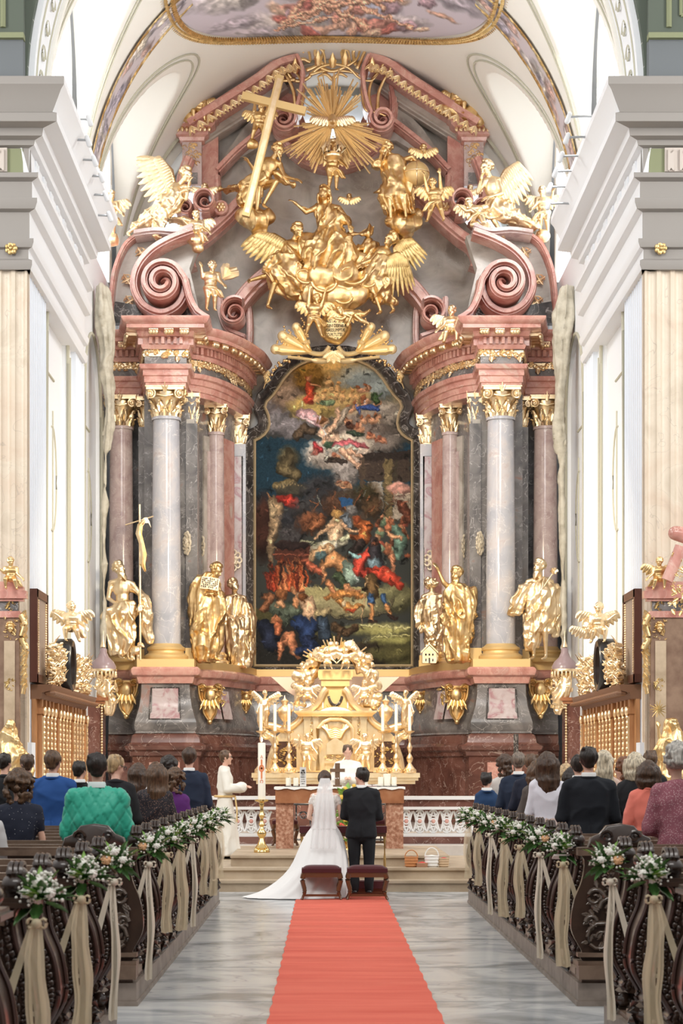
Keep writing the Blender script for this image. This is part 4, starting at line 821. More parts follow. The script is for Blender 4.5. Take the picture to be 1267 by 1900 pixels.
# foreground women, ground
G([(107, 1500), (420, 1560), (640, 1700), (985, 1640), (985, 1820), (107, 1820)], (84, 80, 52)); G([(107, 1560), (400, 1600), (560, 1760), (560, 1820), (107, 1820)], (44, 44, 42)); E(820, 1620, 190, 36, (182, 176, 112), soft=.8); E(880, 1680, 130, 26, (160, 156, 96), soft=.8); E(720, 1770, 150, 80, (62, 54, 44), soft=.3); E(870, 1760, 140, 40, (96, 92, 58), soft=.6); K([(700, 1590), (985, 1610)], 7, (204, 198, 140)); K([(760, 1660), (985, 1650)], 5, (196, 190, 130))
K([(200, 1480), (260, 1530), (330, 1500)], [34, 66, 44], (94, 104, 88)); E(252, 1420, 36, 34, (150, 96, 60)); K([(330, 1480), (345, 1420), (310, 1380)], [18, 14, 9], (206, 146, 102)); K([(240, 1460), (260, 1480)], 16, (212, 158, 116)); K([(150, 1430), (190, 1440), (150, 1500)], [18, 28, 22], (150, 100, 70)); K([(350, 1420), (400, 1470), (420, 1540)], [18, 44, 44], (214, 176, 140)); E(372, 1430, 28, 24, (120, 76, 46)); K([(340, 1580), (400, 1600), (390, 1680)], [40, 56, 34], (48, 66, 104)); K([(160, 1600), (200, 1700)], [44, 50], (42, 48, 66)); E(225, 1560, 27, 27, (202, 130, 90)); K([(230, 1590), (230, 1640)], [22, 18], (196, 116, 80)); K([(250, 1700), (300, 1660), (320, 1740), (350, 1780)], [22, 34, 22, 9], (208, 136, 98), lit=.5); K([(250, 1700), (240, 1780)], [20, 10], (202, 130, 94)); K([(460, 1530), (520, 1510)], [30, 22], (178, 160, 120)); K([(480, 1570), (500, 1650)], [34, 40], (58, 70, 84)); K([(560, 1600), (620, 1640), (680, 1610)], [26, 24, 12], (86, 68, 50)); K([(580, 1640), (570, 1690)], 10, (80, 62, 46)); E(670, 1600, 20, 14, (92, 72, 52)); K([(400, 1680), (440, 1730), (340, 1740)], [30, 34, 20], (46, 58, 90))
g_ = cv.img.mean(2, keepdims=True); cv.img = (g_ + (cv.img - g_) * .95); cv.img = 95 + (cv.img - 95) * 1.06
for k in range(330):
    jx, jy = rnd.randrange(6, 284), rnd.randrange(20, 560); c0 = cv.img[jy, jx] * rnd.choice((.55, .7, 1.35, 1.5)); x, y = jx * cw / 289 + 107, jy * chh / 569 + 85; q = rnd.uniform(0, 6.28); r = rnd.uniform(8, 26)
    cv.stroke([(x - 107, y - 85), (x - 107 + r * math.cos(q), y - 85 + r * math.sin(q)), (x - 107 + r * 1.6 * math.cos(q + .6), y - 85 + r * 1.6 * math.sin(q + .6))], [rnd.uniform(2, 6), rnd.uniform(3, 7), 1], tuple(np.clip(c0, 0, 240)), warp=2, soft=5, lit=0)
jy, jx = np.meshgrid(np.arange(570), np.arange(290), indexing='ij'); pp_ = np.stack([jx.ravel() / 7., jy.ravel() / 7., jx.ravel() * 0.], 1)
sx_ = (fbm(pp_, 2) * 3.2).reshape(570, 290); sy_ = (fbm(pp_ + 50, 2) * 3.2).reshape(570, 290); cv.img = .75 * cv.img[np.clip((jy + sy_).round().astype(int), 0, 569), np.clip((jx + sx_).round().astype(int), 0, 289)] + .25 * cv.img
rows = []; a, b = P(107 / 3.064 + 440, 85 / 3.064 + 640, DP), P(985 / 3.064 + 440, 1818 / 3.064 + 640, DP)
for j in range(570): rows.append([(a.x + (b.x - a.x) * i / 289, DP, a.z + (b.z - a.z) * j / 569) for i in range(290)])
m = MB(); m.grid(rows)
sx = (985 - 107) / 3.064; cxv = (a.x + b.x) / 2
def inside(x, z):
    c = False; n = len(loop)
    for i in range(n):
        (x1, y1), (x2, y2) = loop[i], loop[(i + 1) % n]
        if (y1 > z) != (y2 > z) and x < (x2 - x1) * (z - y1) / (y2 - y1) + x1: c = not c
    return c
zc = P(0, 825, DP).z; keep = [f for f in m.f if m.v[f[0]][2] < zc or inside(X0 + (m.v[f[0]][0] - X0) * .985, m.v[f[0]][2] + .01)]
m.f = keep; me = bpy.data.meshes.new('canvas'); bs = base_of(pt); me.from_pydata([(x - bs[0], y - bs[1], z - bs[2]) for x, y, z in m.v], [], m.f); me.update(); cv.apply(me)
link('canvas', me, mat('oil_paint', (.4, .35, .3), .6, attr='Col', spec=.12), pt, 0)
# ================================================================ FIGURES
V = Vector
def hand(m, w, d, up, u, side=1, curl=.5, k=1.):          # palm, four fingers and a thumb from the wrist w along d; up = back of the hand
    d = V(d).normalized(); up = V(up); s_ = d.cross(up)
    if s_.length < 1e-3: s_ = d.cross(V((0, .3, 1)))
    s_.normalize(); up = s_.cross(d).normalized(); L = u * .36 * k; w = V(w)
    m.cap(w, u * .085, w + d * L * .5, u * .12); m.cap(w + d * L * .3 + s_ * u * .06, u * .075, w + d * L * .95 + s_ * u * .11, u * .06); m.cap(w + d * L * .3 - s_ * u * .06, u * .075, w + d * L * .9 - s_ * u * .11, u * .06)
    for i, (o, l) in enumerate(((-.135, .72), (-.045, .95), (.045, 1.0), (.135, .88))):
        a = w + d * L * .9 + s_ * u * o; c1 = (d - up * curl * .6).normalized(); b = a + c1 * L * l * .5; c2 = (d - up * curl * 1.6).normalized(); e = b + c2 * L * l * .45
        m.cap(a, u * .042, b, u * .040, 6); m.cap(b, u * .040, e, u * .030, 6)
    a = w + d * L * .25 + s_ * side * u * .10; b = a + (d * .7 + s_ * side * .8 - up * .2).normalized() * L * .5; e = b + (d + s_ * side * .2 - up * .4).normalized() * L * .35
    m.cap(a, u * .055, b, u * .045, 6); m.cap(b, u * .045, e, u * .035, 6)
def head(m, c, f, u, up=V((0, 0, 1)), hair='curls', beard=0, seed=0, face=True):
    f = V(f).normalized(); up = (V(up) - f * f.dot(V(up))).normalized(); r = f.cross(up).normalized(); M = Matrix((r, f, up)).transposed(); c = V(c)
    def at(x, y, z): return c + r * x * u + f * y * u + up * z * u
    m.ell(at(0, -.05, .08), (.33 * u, .40 * u, .38 * u), M, 14, 10); m.ell(at(0, .06, -.16), (.25 * u, .29 * u, .34 * u), M, 12, 8)
    if face:
        m.cap(at(0, .34, .04), .035 * u, at(0, .41, -.12), .06 * u, 6); m.ell(at(0, .30, .12), (.24 * u, .08 * u, .055 * u), M, 10, 6)
        m.ell(at(0, .30, -.27), (.10 * u, .05 * u, .035 * u), M, 8, 5); m.ell(at(0, .27, -.42), (.10 * u, .09 * u, .08 * u), M, 8, 6)
        for s_ in (-1, 1): m.ell(at(.13 * s_, .25, .01), (.06 * u, .05 * u, .035 * u), M, 6, 5); m.ell(at(.17 * s_, .20, -.16), (.10 * u, .10 * u, .12 * u), M, 8, 6); m.ell(at(.33 * s_, -.02, -.05), (.04 * u, .08 * u, .11 * u), M, 8, 6)
    rr = random.Random(seed)
    if hair == 'curls':
        for i in range(70):
            a = rr.uniform(0, 2 * PI); e = rr.uniform(-.25, 1.5); x, y, z = math.cos(a) * math.cos(e), math.sin(a) * math.cos(e), math.sin(e)
            if y > .35 and z < .62: continue
            m.ell(at(x * .37, y * .43 - .05, z * .40 + .10), rr.uniform(.07, .12) * u, None, 6, 5)
    if hair == 'long':
        for i in range(60):
            a = rr.uniform(0, 2 * PI); e = rr.uniform(-.1, 1.5); x, y, z = math.cos(a) * math.cos(e), math.sin(a) * math.cos(e), math.sin(e)
            if y > .35 and z < .6: continue
            m.ell(at(x * .36, y * .42 - .05, z * .40 + .10), .09 * u, None, 6, 5)
        for i in range(9):
            a = PI + (i / 8) * PI; p = [at(math.cos(a) * .36, math.sin(a) * .36 - .05, .05), at(math.cos(a) * .42, math.sin(a) * .40 - .1, -.3), at(math.cos(a) * .38 + rr.uniform(-.05, .05), math.sin(a) * .3 - .15, -.75)]
            m.tube(p, [.10 * u, .10 * u, .05 * u], 6)
    for i in range(beard):
        x = rr.uniform(-.22, .22); m.cap(at(x, .22 - abs(x) * .5, -.30), .08 * u, at(x * .6 + rr.uniform(-.04, .04), .28, -.55 - rr.uniform(.1, .35) * (1 - abs(x) * 2)), .045 * u, 6)
LIMB = dict(ua=(.19, .15), fa=(.145, .095), th=(.31, .20), ca=(.20, .105))
def body(m, J, u, f, fat=1., hair='curls', beard=0, hands=True, feet=True, seed=0, foot_dir=None, hd=True, bust=0, curl=.5):
    g = {k: V(v) for k, v in J.items()}; f = V(f).normalized(); nk, pv = g['nk'], g['pv']; ax = (nk - pv).normalized()
    side = g['sr'] - g['sl'] if 'sr' in g and 'sl' in g else V((1, 0, 0)) * u; side.normalize(); fwd = ax.cross(side).normalized()
    if fwd.y > 0 and f.y <= 0.2: fwd = -fwd
    M = Matrix((side, fwd, side.cross(fwd).normalized())).transposed(); L = (nk - pv).length
    m.ell(nk - ax * L * .32, (.60 * u * fat, .40 * u * fat, .34 * L), M, 14, 10); m.ell(nk - ax * L * .66, (.46 * u * fat, .36 * u * fat, .30 * L), M, 14, 8); m.ell(pv, (.54 * u * fat, .42 * u * fat, .42 * u), M, 14, 8)
    if bust:
        for s_ in (-1, 1): m.ell(nk - ax * L * .38 + side * s_ * .24 * u + fwd * .28 * u, .22 * u * bust, None, 8, 6)
    if hd:
        m.cap(nk - ax * .1 * u, .20 * u * fat, g['hd'] - V((0, 0, .15 * u)), .18 * u * min(fat, 1.1)); head(m, g['hd'], f, u, hair=hair, beard=beard, seed=seed, up=(g['hd'] - nk + V((0, 0, u * .6))))
    for s_ in 'lr':
        sg = -1 if s_ == 'l' else 1; sh = g.get('s' + s_, nk + side * sg * .62 * u - ax * .18 * u)
        m.cap(nk - ax * .12 * u, .20 * u * fat, sh, .21 * u * fat)
        if 'e' + s_ in g:
            e, w = g['e' + s_], g['w' + s_]; m.cap(sh, LIMB['ua'][0] * u * fat, e, LIMB['ua'][1] * u * fat); m.cap(e, LIMB['fa'][0] * u * fat, w, LIMB['fa'][1] * u * fat)
            m.ell(sh.lerp(e, .4), .19 * u * fat, None, 8, 6)
            if hands: hand(m, w, (w - e), V((0, -.4, 1)), u, -sg, curl)
        hp = g.get('h' + s_, pv + side * sg * .28 * u)
        if 'k' + s_ in g:
            k, a = g['k' + s_], g['a' + s_]; m.cap(hp, .30 * u * fat, k, .20 * u * fat); m.cap(k, .20 * u * fat, a, .10 * u * fat); m.cap(k.lerp(a, .15), .18 * u * fat, k.lerp(a, .4), .17 * u * fat)
            if feet:
                d = V(foot_dir) if foot_dir is not None else V((f.x * .6, -.6, 0)); sh_ = (a - k).normalized(); d = (d - sh_ * d.dot(sh_) * .7).normalized()
                m.cap(a, .11 * u, a + d * .18 * u + V((0, 0, -.08 * u)), .11 * u); m.cap(a + d * .12 * u - V((0, 0, .08 * u)), .09 * u, a + d * .52 * u - V((0, 0, .13 * u)), .065 * u)
def drape(m, sp, n=9, amp=.13, tw=.8, ph=0., N=40, sub=4):
    pts = bez([V((*p[0], 0)) if len(p[0]) == 2 else V(p[0]) for p in sp], sub); L = len(pts); R = [np.interp(np.linspace(0, len(sp) - 1, L), range(len(sp)), [p[k] for p in sp]) for k in (1, 2)]; rings = []
    for i, p in enumerate(pts):
        t = i / (L - 1); r = []
        for k in range(N):
            a = 2 * PI * k / N; q = 1 + amp * (.35 + .65 * t) * (math.sin(n * a + ph + tw * t * 2) + .4 * math.sin((n * 2 - 3) * a - tw * t * 3)); r.append((p.x + R[0][i] * q * math.cos(a), p.y + R[1][i] * q * math.sin(a), p.z))
        rings.append(r)
    return m.loft(rings)
class Px:                                                 # a drawing board standing at distance d: pixels and depth in pixels -> world
    def __init__(s, d): s.d = d; s.s = F_PX / d; s.u = d / F_PX
    def __call__(s, x, y, z=0): p = P(x, y, s.d); p.y -= z * s.u; return p
def gild(m, t, name, mt, vox, fold=None, smooth=3, off=None):
    me = remesh(m, vox, smooth)
    if fold:
        amp, fr, tl, sd_ = fold; folds(me, amp, fr, tilt=tl, seed=sd_)
    b = base_of(t) if off is None else off; set_verts(me, verts_of(me) - np.array(b)); me.name = name
    return link(name, me, mt, t, 180)
def wing(m, root, tip, u, fan, n=9, rows=2, wd=.5, back=None, curve=.3):   # feathers from the bone root->tip, pointing along fan (vector)
    root, tip, fan = V(root), V(tip), V(fan); bone = tip - root; L = fan.length; out = V((0, -1, 0)); fn = fan.normalized()
    m.tube([root, root.lerp(tip, .5) - fn * L * .10, tip], [L * .10, L * .09, L * .05], 8)
    for r in range(rows + 1):
        nn = n + r * 2; l0 = L * (1 - r * .33)
        for i in range(nn):
            t = i / (nn - 1); p = root.lerp(tip, t) - fn * L * .10 * math.sin(PI * t) + out * (.02 + .025 * r) * L * 2
            d = (fn + bone.normalized() * (t - .35) * .6).normalized(); l = l0 * (.55 + .45 * math.sin(PI * (.2 + .7 * t))); w = bone.length / nn * (1.25 + .2 * r)
            sd_ = d.cross(out).normalized(); rr = []
            for k in range(6):
                q = k / 5; ww = w * math.sin(PI * (.25 + .68 * q)) if q < 1 else w * .15; c = p + d * l * q + out * math.sin(q * PI) * .04 * l + bone.normalized() * curve * .12 * l * q * q
                rr.append([c - sd_ * ww - out * ww * .3, c + out * .22 * ww, c + sd_ * ww - out * ww * .3])
            m.grid(rr); m.grid([[V(a) - out * .01 * L * 2 for a in x] for x in rr])
    return m
def cloud(m, B, blobs):
    for x, y, r, z in blobs: m.ell(B(x, y, z), (r * B.u, r * B.u * .8, r * B.u * .85), None, 14, 10)
PUTTO = {   # unit pose: x right, z up (head height = 1), depth toward viewer
    'sit': dict(hd=(0, 2.9, .1), nk=(0, 2.35, 0), pv=(0, 1.1, 0), el=(-.75, 1.75, .1), wl=(-1.25, 2.2, .4), er=(.75, 1.6, .2), wr=(1.2, 1.2, .5), kl=(-.45, .95, .9), al=(-.4, .0, .9), kr=(.55, .8, .8), ar=(.75, -.05, .7)),
    'stand': dict(hd=(.1, 4.0, .1), nk=(0, 3.45, 0), pv=(-.1, 2.0, 0), el=(-.8, 3.0, .1), wl=(-.9, 3.8, .3), er=(.75, 2.7, .2), wr=(1.1, 2.3, .5), kl=(-.3, 1.1, .3), al=(-.45, .1, 0), kr=(.35, 1.2, .4), ar=(.3, .1, .0)),
    'fly': dict(hd=(.9, 2.4, .2), nk=(.5, 2.0, .1), pv=(-.5, 1.3, 0), el=(1.2, 1.5, .3), wl=(1.8, 1.9, .5), er=(.2, 1.2, .5), wr=(.7, .8, .7), kl=(-1.2, .8, .3), al=(-2.0, .9, .1), kr=(-.6, .3, .5), ar=(-1.2, -.4, .3)),
    'reach': dict(hd=(.2, 3.6, .2), nk=(0, 3.1, .1), pv=(-.1, 1.8, 0), el=(-.55, 3.7, .2), wl=(-.5, 4.5, .3), er=(.8, 3.4, .2), wr=(1.0, 4.2, .4), kl=(-.6, 1.0, .5), al=(-.9, .1, .2), kr=(.4, .9, .4), ar=(.7, .0, .1)),
}
def putto(d, x, y, hpx, pose, flip, label, group='gilded putti', mt=None, wings=True, swag=True, seed=0, rot=0., parent=None, f=None, name='gilded_putto', cl=None):
    """x, y: pixel of the feet/base; hpx: head height in pixels"""
    B = Px(d); u = hpx * B.u; o = B(x, y); fl = -1 if flip else 1; c, s_ = math.cos(rot), math.sin(rot); mt = mt or M_gold
    def T(p): X_, Z_ = p[0] * fl, p[1]; return o + V(((X_ * c - Z_ * s_) * u, -p[2] * u, (X_ * s_ + Z_ * c) * u))
    J = {k: T(v) for k, v in PUTTO[pose].items()}
    if flip:
        for a, b in (('el', 'er'), ('wl', 'wr'), ('kl', 'kr'), ('al', 'ar')): J[a], J[b] = J[b], J[a]
    t = parent or thing(name, tuple(o), label, 'cherub', group)
    m = MB(); body(m, J, u, f or (fl * .5, -1, -.15), fat=1.3, seed=seed, curl=.6); gild(m, t, 'body' if parent is None else 'child_figure', mt, max(.010, u * .048), smooth=2)
    if wings:
        m = MB()
        for sg in (-1, 1):
            r = J['nk'] + V((sg * .25 * u, .35 * u, -.2 * u)); wing(m, r, r + V((sg * 1.1 * u, .1 * u, .5 * u)), u, V((sg * .5 * u, .05 * u, -1.1 * u)), n=5, rows=1)
        m.build('wings', mt, t, 60)
    if swag:
        m = MB(); p, k1 = J['pv'], J['kr' if not flip else 'kl']
        drape(m, [(p + V((-.45 * u * fl, -.1 * u, .15 * u)), .2 * u, .25 * u), (p + V((0, -.35 * u, 0)), .35 * u, .25 * u), (p + V((.55 * u * fl, -.2 * u, -.2 * u)), .4 * u, .3 * u), (p + V((1.1 * u * fl, 0, -.9 * u)), .22 * u, .16 * u)], n=5, amp=.2, N=24)
        gild(m, t, 'drapery', mt, max(.012, u * .055), (.05 * u, 1.6 / u, .5 * fl, seed), smooth=2)
    if cl:
        m = MB(); cloud(m, B, cl); gild(m, t, 'cloud', mt, .03, (.06, 3.5, .3, seed), smooth=3)
    return t
def figure(B, name, label, cat, J, upx, f, robes, fold=(.035, 5.5, .3, 0), mt=None, group=None, base=None, fat=1., vox=.016, hair='curls', beard=0, seed=0, drn=9, amp=.13, bust=0, robe_name='robe', ph=0, **k):
    mt = mt or M_gold; J3 = {a: B(*v) for a, v in J.items()}; u = upx * B.u; base = base or J3['pv'] - V((0, 0, 3.6 * u)); t = thing(name, tuple(base), label, cat, group)
    m = MB(); body(m, J3, u, f, fat=fat, hair=hair, beard=beard, seed=seed, bust=bust, **k); gild(m, t, 'body', mt, vox * .85, smooth=2)
    if robes:
        m = MB()
        for i, sp in enumerate(robes): drape(m, [(B(*q[:3]), q[3] * B.u, q[4] * B.u) for q in sp], n=drn, amp=amp, ph=ph + i)
        gild(m, t, robe_name, mt, vox, fold, smooth=2)
    return t
# ================================================================ GILDED STATUES ON THE PEDESTAL
B = Px(44.55)
t = figure(B, 'gilded_statue', 'gilded statue of a bare chested bearded man holding a tall cross staff with a banner', 'statue',
    dict(hd=(222, 1056, 4), nk=(225, 1073), pv=(229, 1130), sl=(206, 1082), sr=(246, 1084), el=(201, 1110), wl=(226, 1128, 14), er=(260, 1104, 4), wr=(261, 1121, 14), kl=(218, 1176, 10), al=(222, 1216), kr=(241, 1174, 12), ar=(238, 1220, 4)),
    29, (.8, -.7, .25), [[(232, 1118, 4, 17, 13), (224, 1140, 6, 28, 18), (221, 1165, 6, 29, 18), (225, 1190, 4, 24, 15), (222, 1214, 0, 15, 12)], [(250, 1092, -4, 12, 10), (270, 1112, 0, 12, 10), (274, 1140, 2, 12, 10), (272, 1168, 0, 9, 7), (278, 1195, 0, 5, 4)], [(240, 1122, 10, 12, 6), (212, 1130, 10, 12, 7), (197, 1145, 6, 7, 7), (200, 1156, 2, 5, 4)]],
    fold=(.075, 5.5, -.5, 1), mt=M_gold2, beard=16, hair='curls', group='tall gilded statues on the pedestal', base=V((B(229, 0).x, 44.55, 4.2)))
m = MB(); m.tube([B(260.5, 938, 16), B(262, 1226, 16)], 1.9 * B.u, 8); m.tube([B(234, 976, 16), B(286, 960, 16)], 1.3 * B.u, 8); m.build('cross_staff', M_gold2, t)
m = MB(); sp = [(270, 966, 18), (262, 975, 20), (259, 992, 18), (265, 1012, 20), (268, 1030, 18), (266, 1048, 20), (271, 1062, 18)]
rows = [[B(x - w, y, z), B(x - w * .3, y + 1, z + 2), B(x + w * .4, y - 1, z - 2), B(x + w, y + 1, z + 1)] for (x, y, z), w in zip(sp, (2, 5, 6, 5, 6, 5, 2))]; rows = [[V(p) for p in r] for r in rows]; m.grid(rows); m.grid([[p + V((0, .02, 0)) for p in r] for r in rows])
rows = [[B(x, y, 18), B(x + 3, y + 9 + k * .8, 19)] for k, (x, y) in enumerate(((262, 972), (268, 963), (274, 962), (279, 970)))]; m.grid(rows); m.build('banner', M_gold2, t)
m = MB(); L_ = lambda x, y, z=0: B(x, y, z); m.ell(B(252, 1208, 12), (11 * B.u, 8 * B.u, 9 * B.u)); m.ell(B(262, 1197, 14), (6 * B.u, 5 * B.u, 5 * B.u)); m.cap(B(264, 1198, 16), 3 * B.u, B(268, 1201, 18), 2.4 * B.u); m.ell(B(258, 1200, 16), (2 * B.u, 2 * B.u, 4 * B.u))
for x in (245, 250, 256, 259): m.cap(B(x, 1212, 12), 2.2 * B.u, B(x, 1225, 12), 1.8 * B.u)
me = remesh(m, .014, 1); folds(me, .02, 12, (1, 1, 1), ridge=False); set_verts(me, verts_of(me) - np.array(B(252, 1226, 12))); lb = link('gilded_lamb', me, M_gold2, None, 180, tuple(B(252, 1226, 12))); tag(lb, 'small gilded lamb sitting at the feet of the statue with the cross staff', 'lamb')
# old man with a book
B = Px(45.0)
t = figure(B, 'gilded_statue', 'gilded statue of a stooping heavily cloaked old man holding up an open inscribed book', 'statue',
    dict(hd=(402, 1060, 10), nk=(391, 1073, 4), pv=(386, 1138), sl=(371, 1082), sr=(403, 1084), el=(372, 1106, 10), wl=(384, 1104, 24), er=(410, 1108, 6), wr=(402, 1104, 22), kl=(376, 1185, 8), al=(376, 1223, 4), kr=(398, 1184, 8), ar=(400, 1222, 6)),
    29, (.85, -.5, -.5), [[(388, 1066, 0, 14, 12), (384, 1082, 2, 26, 17), (380, 1108, 2, 28, 19), (382, 1140, 2, 29, 18), (384, 1175, 2, 28, 18), (384, 1205, 0, 25, 17), (382, 1226, 0, 20, 14)], [(372, 1090, 8, 10, 10), (366, 1130, 10, 10, 8), (372, 1165, 12, 14, 7), (392, 1180, 14, 12, 6)], [(404, 1100, 8, 9, 8), (410, 1130, 8, 9, 8), (408, 1160, 6, 8, 7)]],
    fold=(.08, 5.4, .45, 5), mt=M_gold, beard=14, group='tall gilded statues on the pedestal', base=V((B(386, 0).x, 45.0, 4.2)))
m = MB(); c = B(391, 1086, 30); R = Matrix.Rotation(.15, 3, 'Y') @ Matrix.Rotation(-.35, 3, 'X')
for sg in (-1, 1): m.box(c + R @ V((sg * .20 * .5, 0, 0)), (.20, .05, .30), m=R @ Matrix.Rotation(sg * .18, 3, 'Z'))
bk = m.build('book', M_gold2, t)
m = MB()
for r_ in range(5):
    for k in range(9):
        if (k + r_) % 4 != 3: m.box(c + R @ V((-.17 + k * .042, -.045, .10 - r_ * .05)), (.026, .012, .022), m=R)
m.build('lettering', M_black, bk)
# young man with cloak
B = Px(47.2)
figure(B, 'gilded_statue', 'gilded statue of a smaller cloaked figure standing between the stooping old man and the painting', 'statue',
    dict(hd=(434, 1086, 6), nk=(436, 1102), pv=(440, 1162), sl=(421, 1110), sr=(452, 1110), el=(414, 1134, 4), wl=(426, 1143, 16), er=(460, 1136), wr=(452, 1142, 14), kl=(432, 1200, 8), al=(436, 1236, 2), kr=(450, 1200, 6), ar=(452, 1236, 2)),
    26, (.5, -.8, .3), [[(437, 1108, 0, 18, 11), (438, 1135, 2, 22, 14), (440, 1165, 2, 23, 15), (442, 1200, 2, 22, 14), (446, 1236, 0, 19, 12)], [(458, 1118, -2, 9, 10), (465, 1150, -2, 9, 9), (466, 1185, -2, 8, 8), (464, 1212, -2, 7, 7)], [(430, 1140, 10, 12, 6), (446, 1146, 12, 12, 6), (450, 1168, 12, 9, 6)]],
    fold=(.075, 6, .2, 9), mt=M_gold2, group='tall gilded statues on the pedestal', base=V((B(440, 0).x, 47.2, 4.2)))
# right hand statues
B = Px(44.55)
t = figure(B, 'gilded_statue', 'gilded statue of a bearded man in billowing cloak with lily staff and bare leg', 'statue',
    dict(hd=(999, 1052, 6), nk=(1001, 1070), pv=(1003, 1128), sl=(980, 1080), sr=(1022, 1080), el=(970, 1106), wl=(984, 1124, 14), er=(1030, 1106), wr=(1012, 1124, 16), kl=(990, 1172, 8), al=(990, 1218), kr=(1010, 1172, 14), ar=(1012, 1218, 6)),
    29, (-.75, -.7, .1), [[(1001, 1074, 0, 18, 12), (1003, 1092, 2, 27, 17), (1006, 1120, 4, 28, 18), (1004, 1150, 4, 27, 17), (1000, 1174, 2, 24, 15)], [(992, 1140, 2, 18, 13), (989, 1170, 2, 16, 12), (988, 1205, 0, 11, 9)], [(984, 1080, 4, 12, 10), (964, 1105, 6, 14, 10), (954, 1130, 4, 14, 9), (952, 1140, 2, 11, 7)], [(1026, 1085, -2, 10, 10), (1034, 1115, -2, 8, 9), (1032, 1150, -2, 8, 8), (1030, 1180, -2, 5, 5)]],
    fold=(.08, 5.4, .5, 13), mt=M_gold2, beard=14, group='tall gilded statues on the pedestal', base=V((B(1003, 0).x, 44.55, 4.2)))
m = MB(); m.tube([B(1000, 1100, 20), B(1026, 1062, 18)], 1.2 * B.u, 6)
for a in range(7): m.tube([B(1026, 1064, 18), B(1026 + 7 * math.cos(a), 1061 + 6 * math.sin(a), 20)], [1.6 * B.u, 2.4 * B.u], 5)
m.build('lily_staff', M_gold2, t)
B = Px(45.0)
figure(B, 'gilded_statue', 'gilded statue of a long bearded man raising one arm above his head beside the painting', 'statue',
    dict(hd=(846, 1066, 6), nk=(848, 1084), pv=(848, 1142), sl=(833, 1091), sr=(866, 1092), el=(822, 1080, 4), wl=(813, 1060, 6), er=(872, 1116), wr=(858, 1130, 14), kl=(842, 1184, 8), al=(842, 1222, 4), kr=(858, 1184, 8), ar=(858, 1222, 6)),
    29, (-.6, -.8, -.1), [[(848, 1086, 0, 16, 11), (849, 1104, 2, 25, 16), (850, 1135, 4, 27, 17), (849, 1170, 2, 24, 16), (848, 1200, 0, 22, 15), (850, 1227, 0, 20, 14)], [(868, 1092, 2, 12, 10), (876, 1118, 2, 10, 10), (872, 1150, 0, 9, 9), (868, 1190, -2, 6, 8)], [(852, 1120, 14, 14, 6), (832, 1140, 14, 13, 7), (822, 1158, 10, 8, 5)]],
    fold=(.08, 5.4, -.5, 17), mt=M_gold, beard=26, group='tall gilded statues on the pedestal', base=V((B(848, 0).x, 45.0, 4.2)))
B = Px(47.0)
t = figure(B, 'gilded_statue', 'gilded statue in turned pose standing half hidden between the raised arm statue and the painting', 'statue',
    dict(hd=(801, 1082, 2), nk=(801, 1098), pv=(803, 1158), sl=(786, 1108), sr=(818, 1108), el=(778, 1135), wl=(780, 1160, 8), er=(824, 1134), wr=(812, 1142, 10), kl=(798, 1195, 8), al=(800, 1230, 2), kr=(812, 1195, 6), ar=(812, 1230, 2)),
    26, (.4, -.3, .8), [[(801, 1104, 0, 18, 11), (801, 1130, 2, 20, 14), (804, 1158, 2, 19, 14), (808, 1195, 0, 17, 13), (808, 1228, 0, 14, 11)], [(786, 1112, 4, 9, 9), (779, 1140, 6, 9, 8), (780, 1164, 6, 7, 6)], [(790, 1165, 10, 12, 6), (806, 1180, 10, 14, 7), (816, 1200, 6, 9, 6)]],
    fold=(.075, 6, .7, 21), mt=M_gold2, group='tall gilded statues on the pedestal', base=V((B(803, 0).x, 47, 4.2)))
B = Px(46.2); c = B(796, 1241); w = 26 * B.u
hs = thing('gilded_model_house', (c.x, c.y, 4.2), 'small gilded model of a gabled house with a tree on the pedestal right of painting', 'model house')
m = MB(); z = 4.2; m.prism([(c.x - w / 2, z), (c.x + w / 2, z), (c.x + w / 2, z + .24), (c.x, z + .40), (c.x - w / 2, z + .24)], c.y - .12, c.y + .12); m.build('walls', M_gold2, hs, 20)
m = MB(); m.prism([(c.x - w * .62, z + .22), (c.x, z + .42), (c.x + w * .62, z + .22), (c.x + w * .62, z + .26), (c.x, z + .46), (c.x - w * .62, z + .26)], c.y - .15, c.y + .15); m.build('roof', M_gold2, hs, 20)
m = MB()
for a, b, h in ((-.08, .04, .06), (.08, .04, .06), (0, .0, .12), (-.08, .17, .05), (0, .17, .05), (.08, .17, .05)): m.bb(c.x + a - .018, c.x + a + .018, c.y - .125, c.y - .115, z + b, z + b + h)
m.build('openings', M_black, hs, 0)
m = MB(); [m.ell((c.x + .1 * math.cos(k) + .05, c.y + .1, z + .48 + .08 * math.sin(k * 1.7)), .06, nu=7, nv=5) for k in range(9)]; m.build('tree', M_gold2, hs, 180)

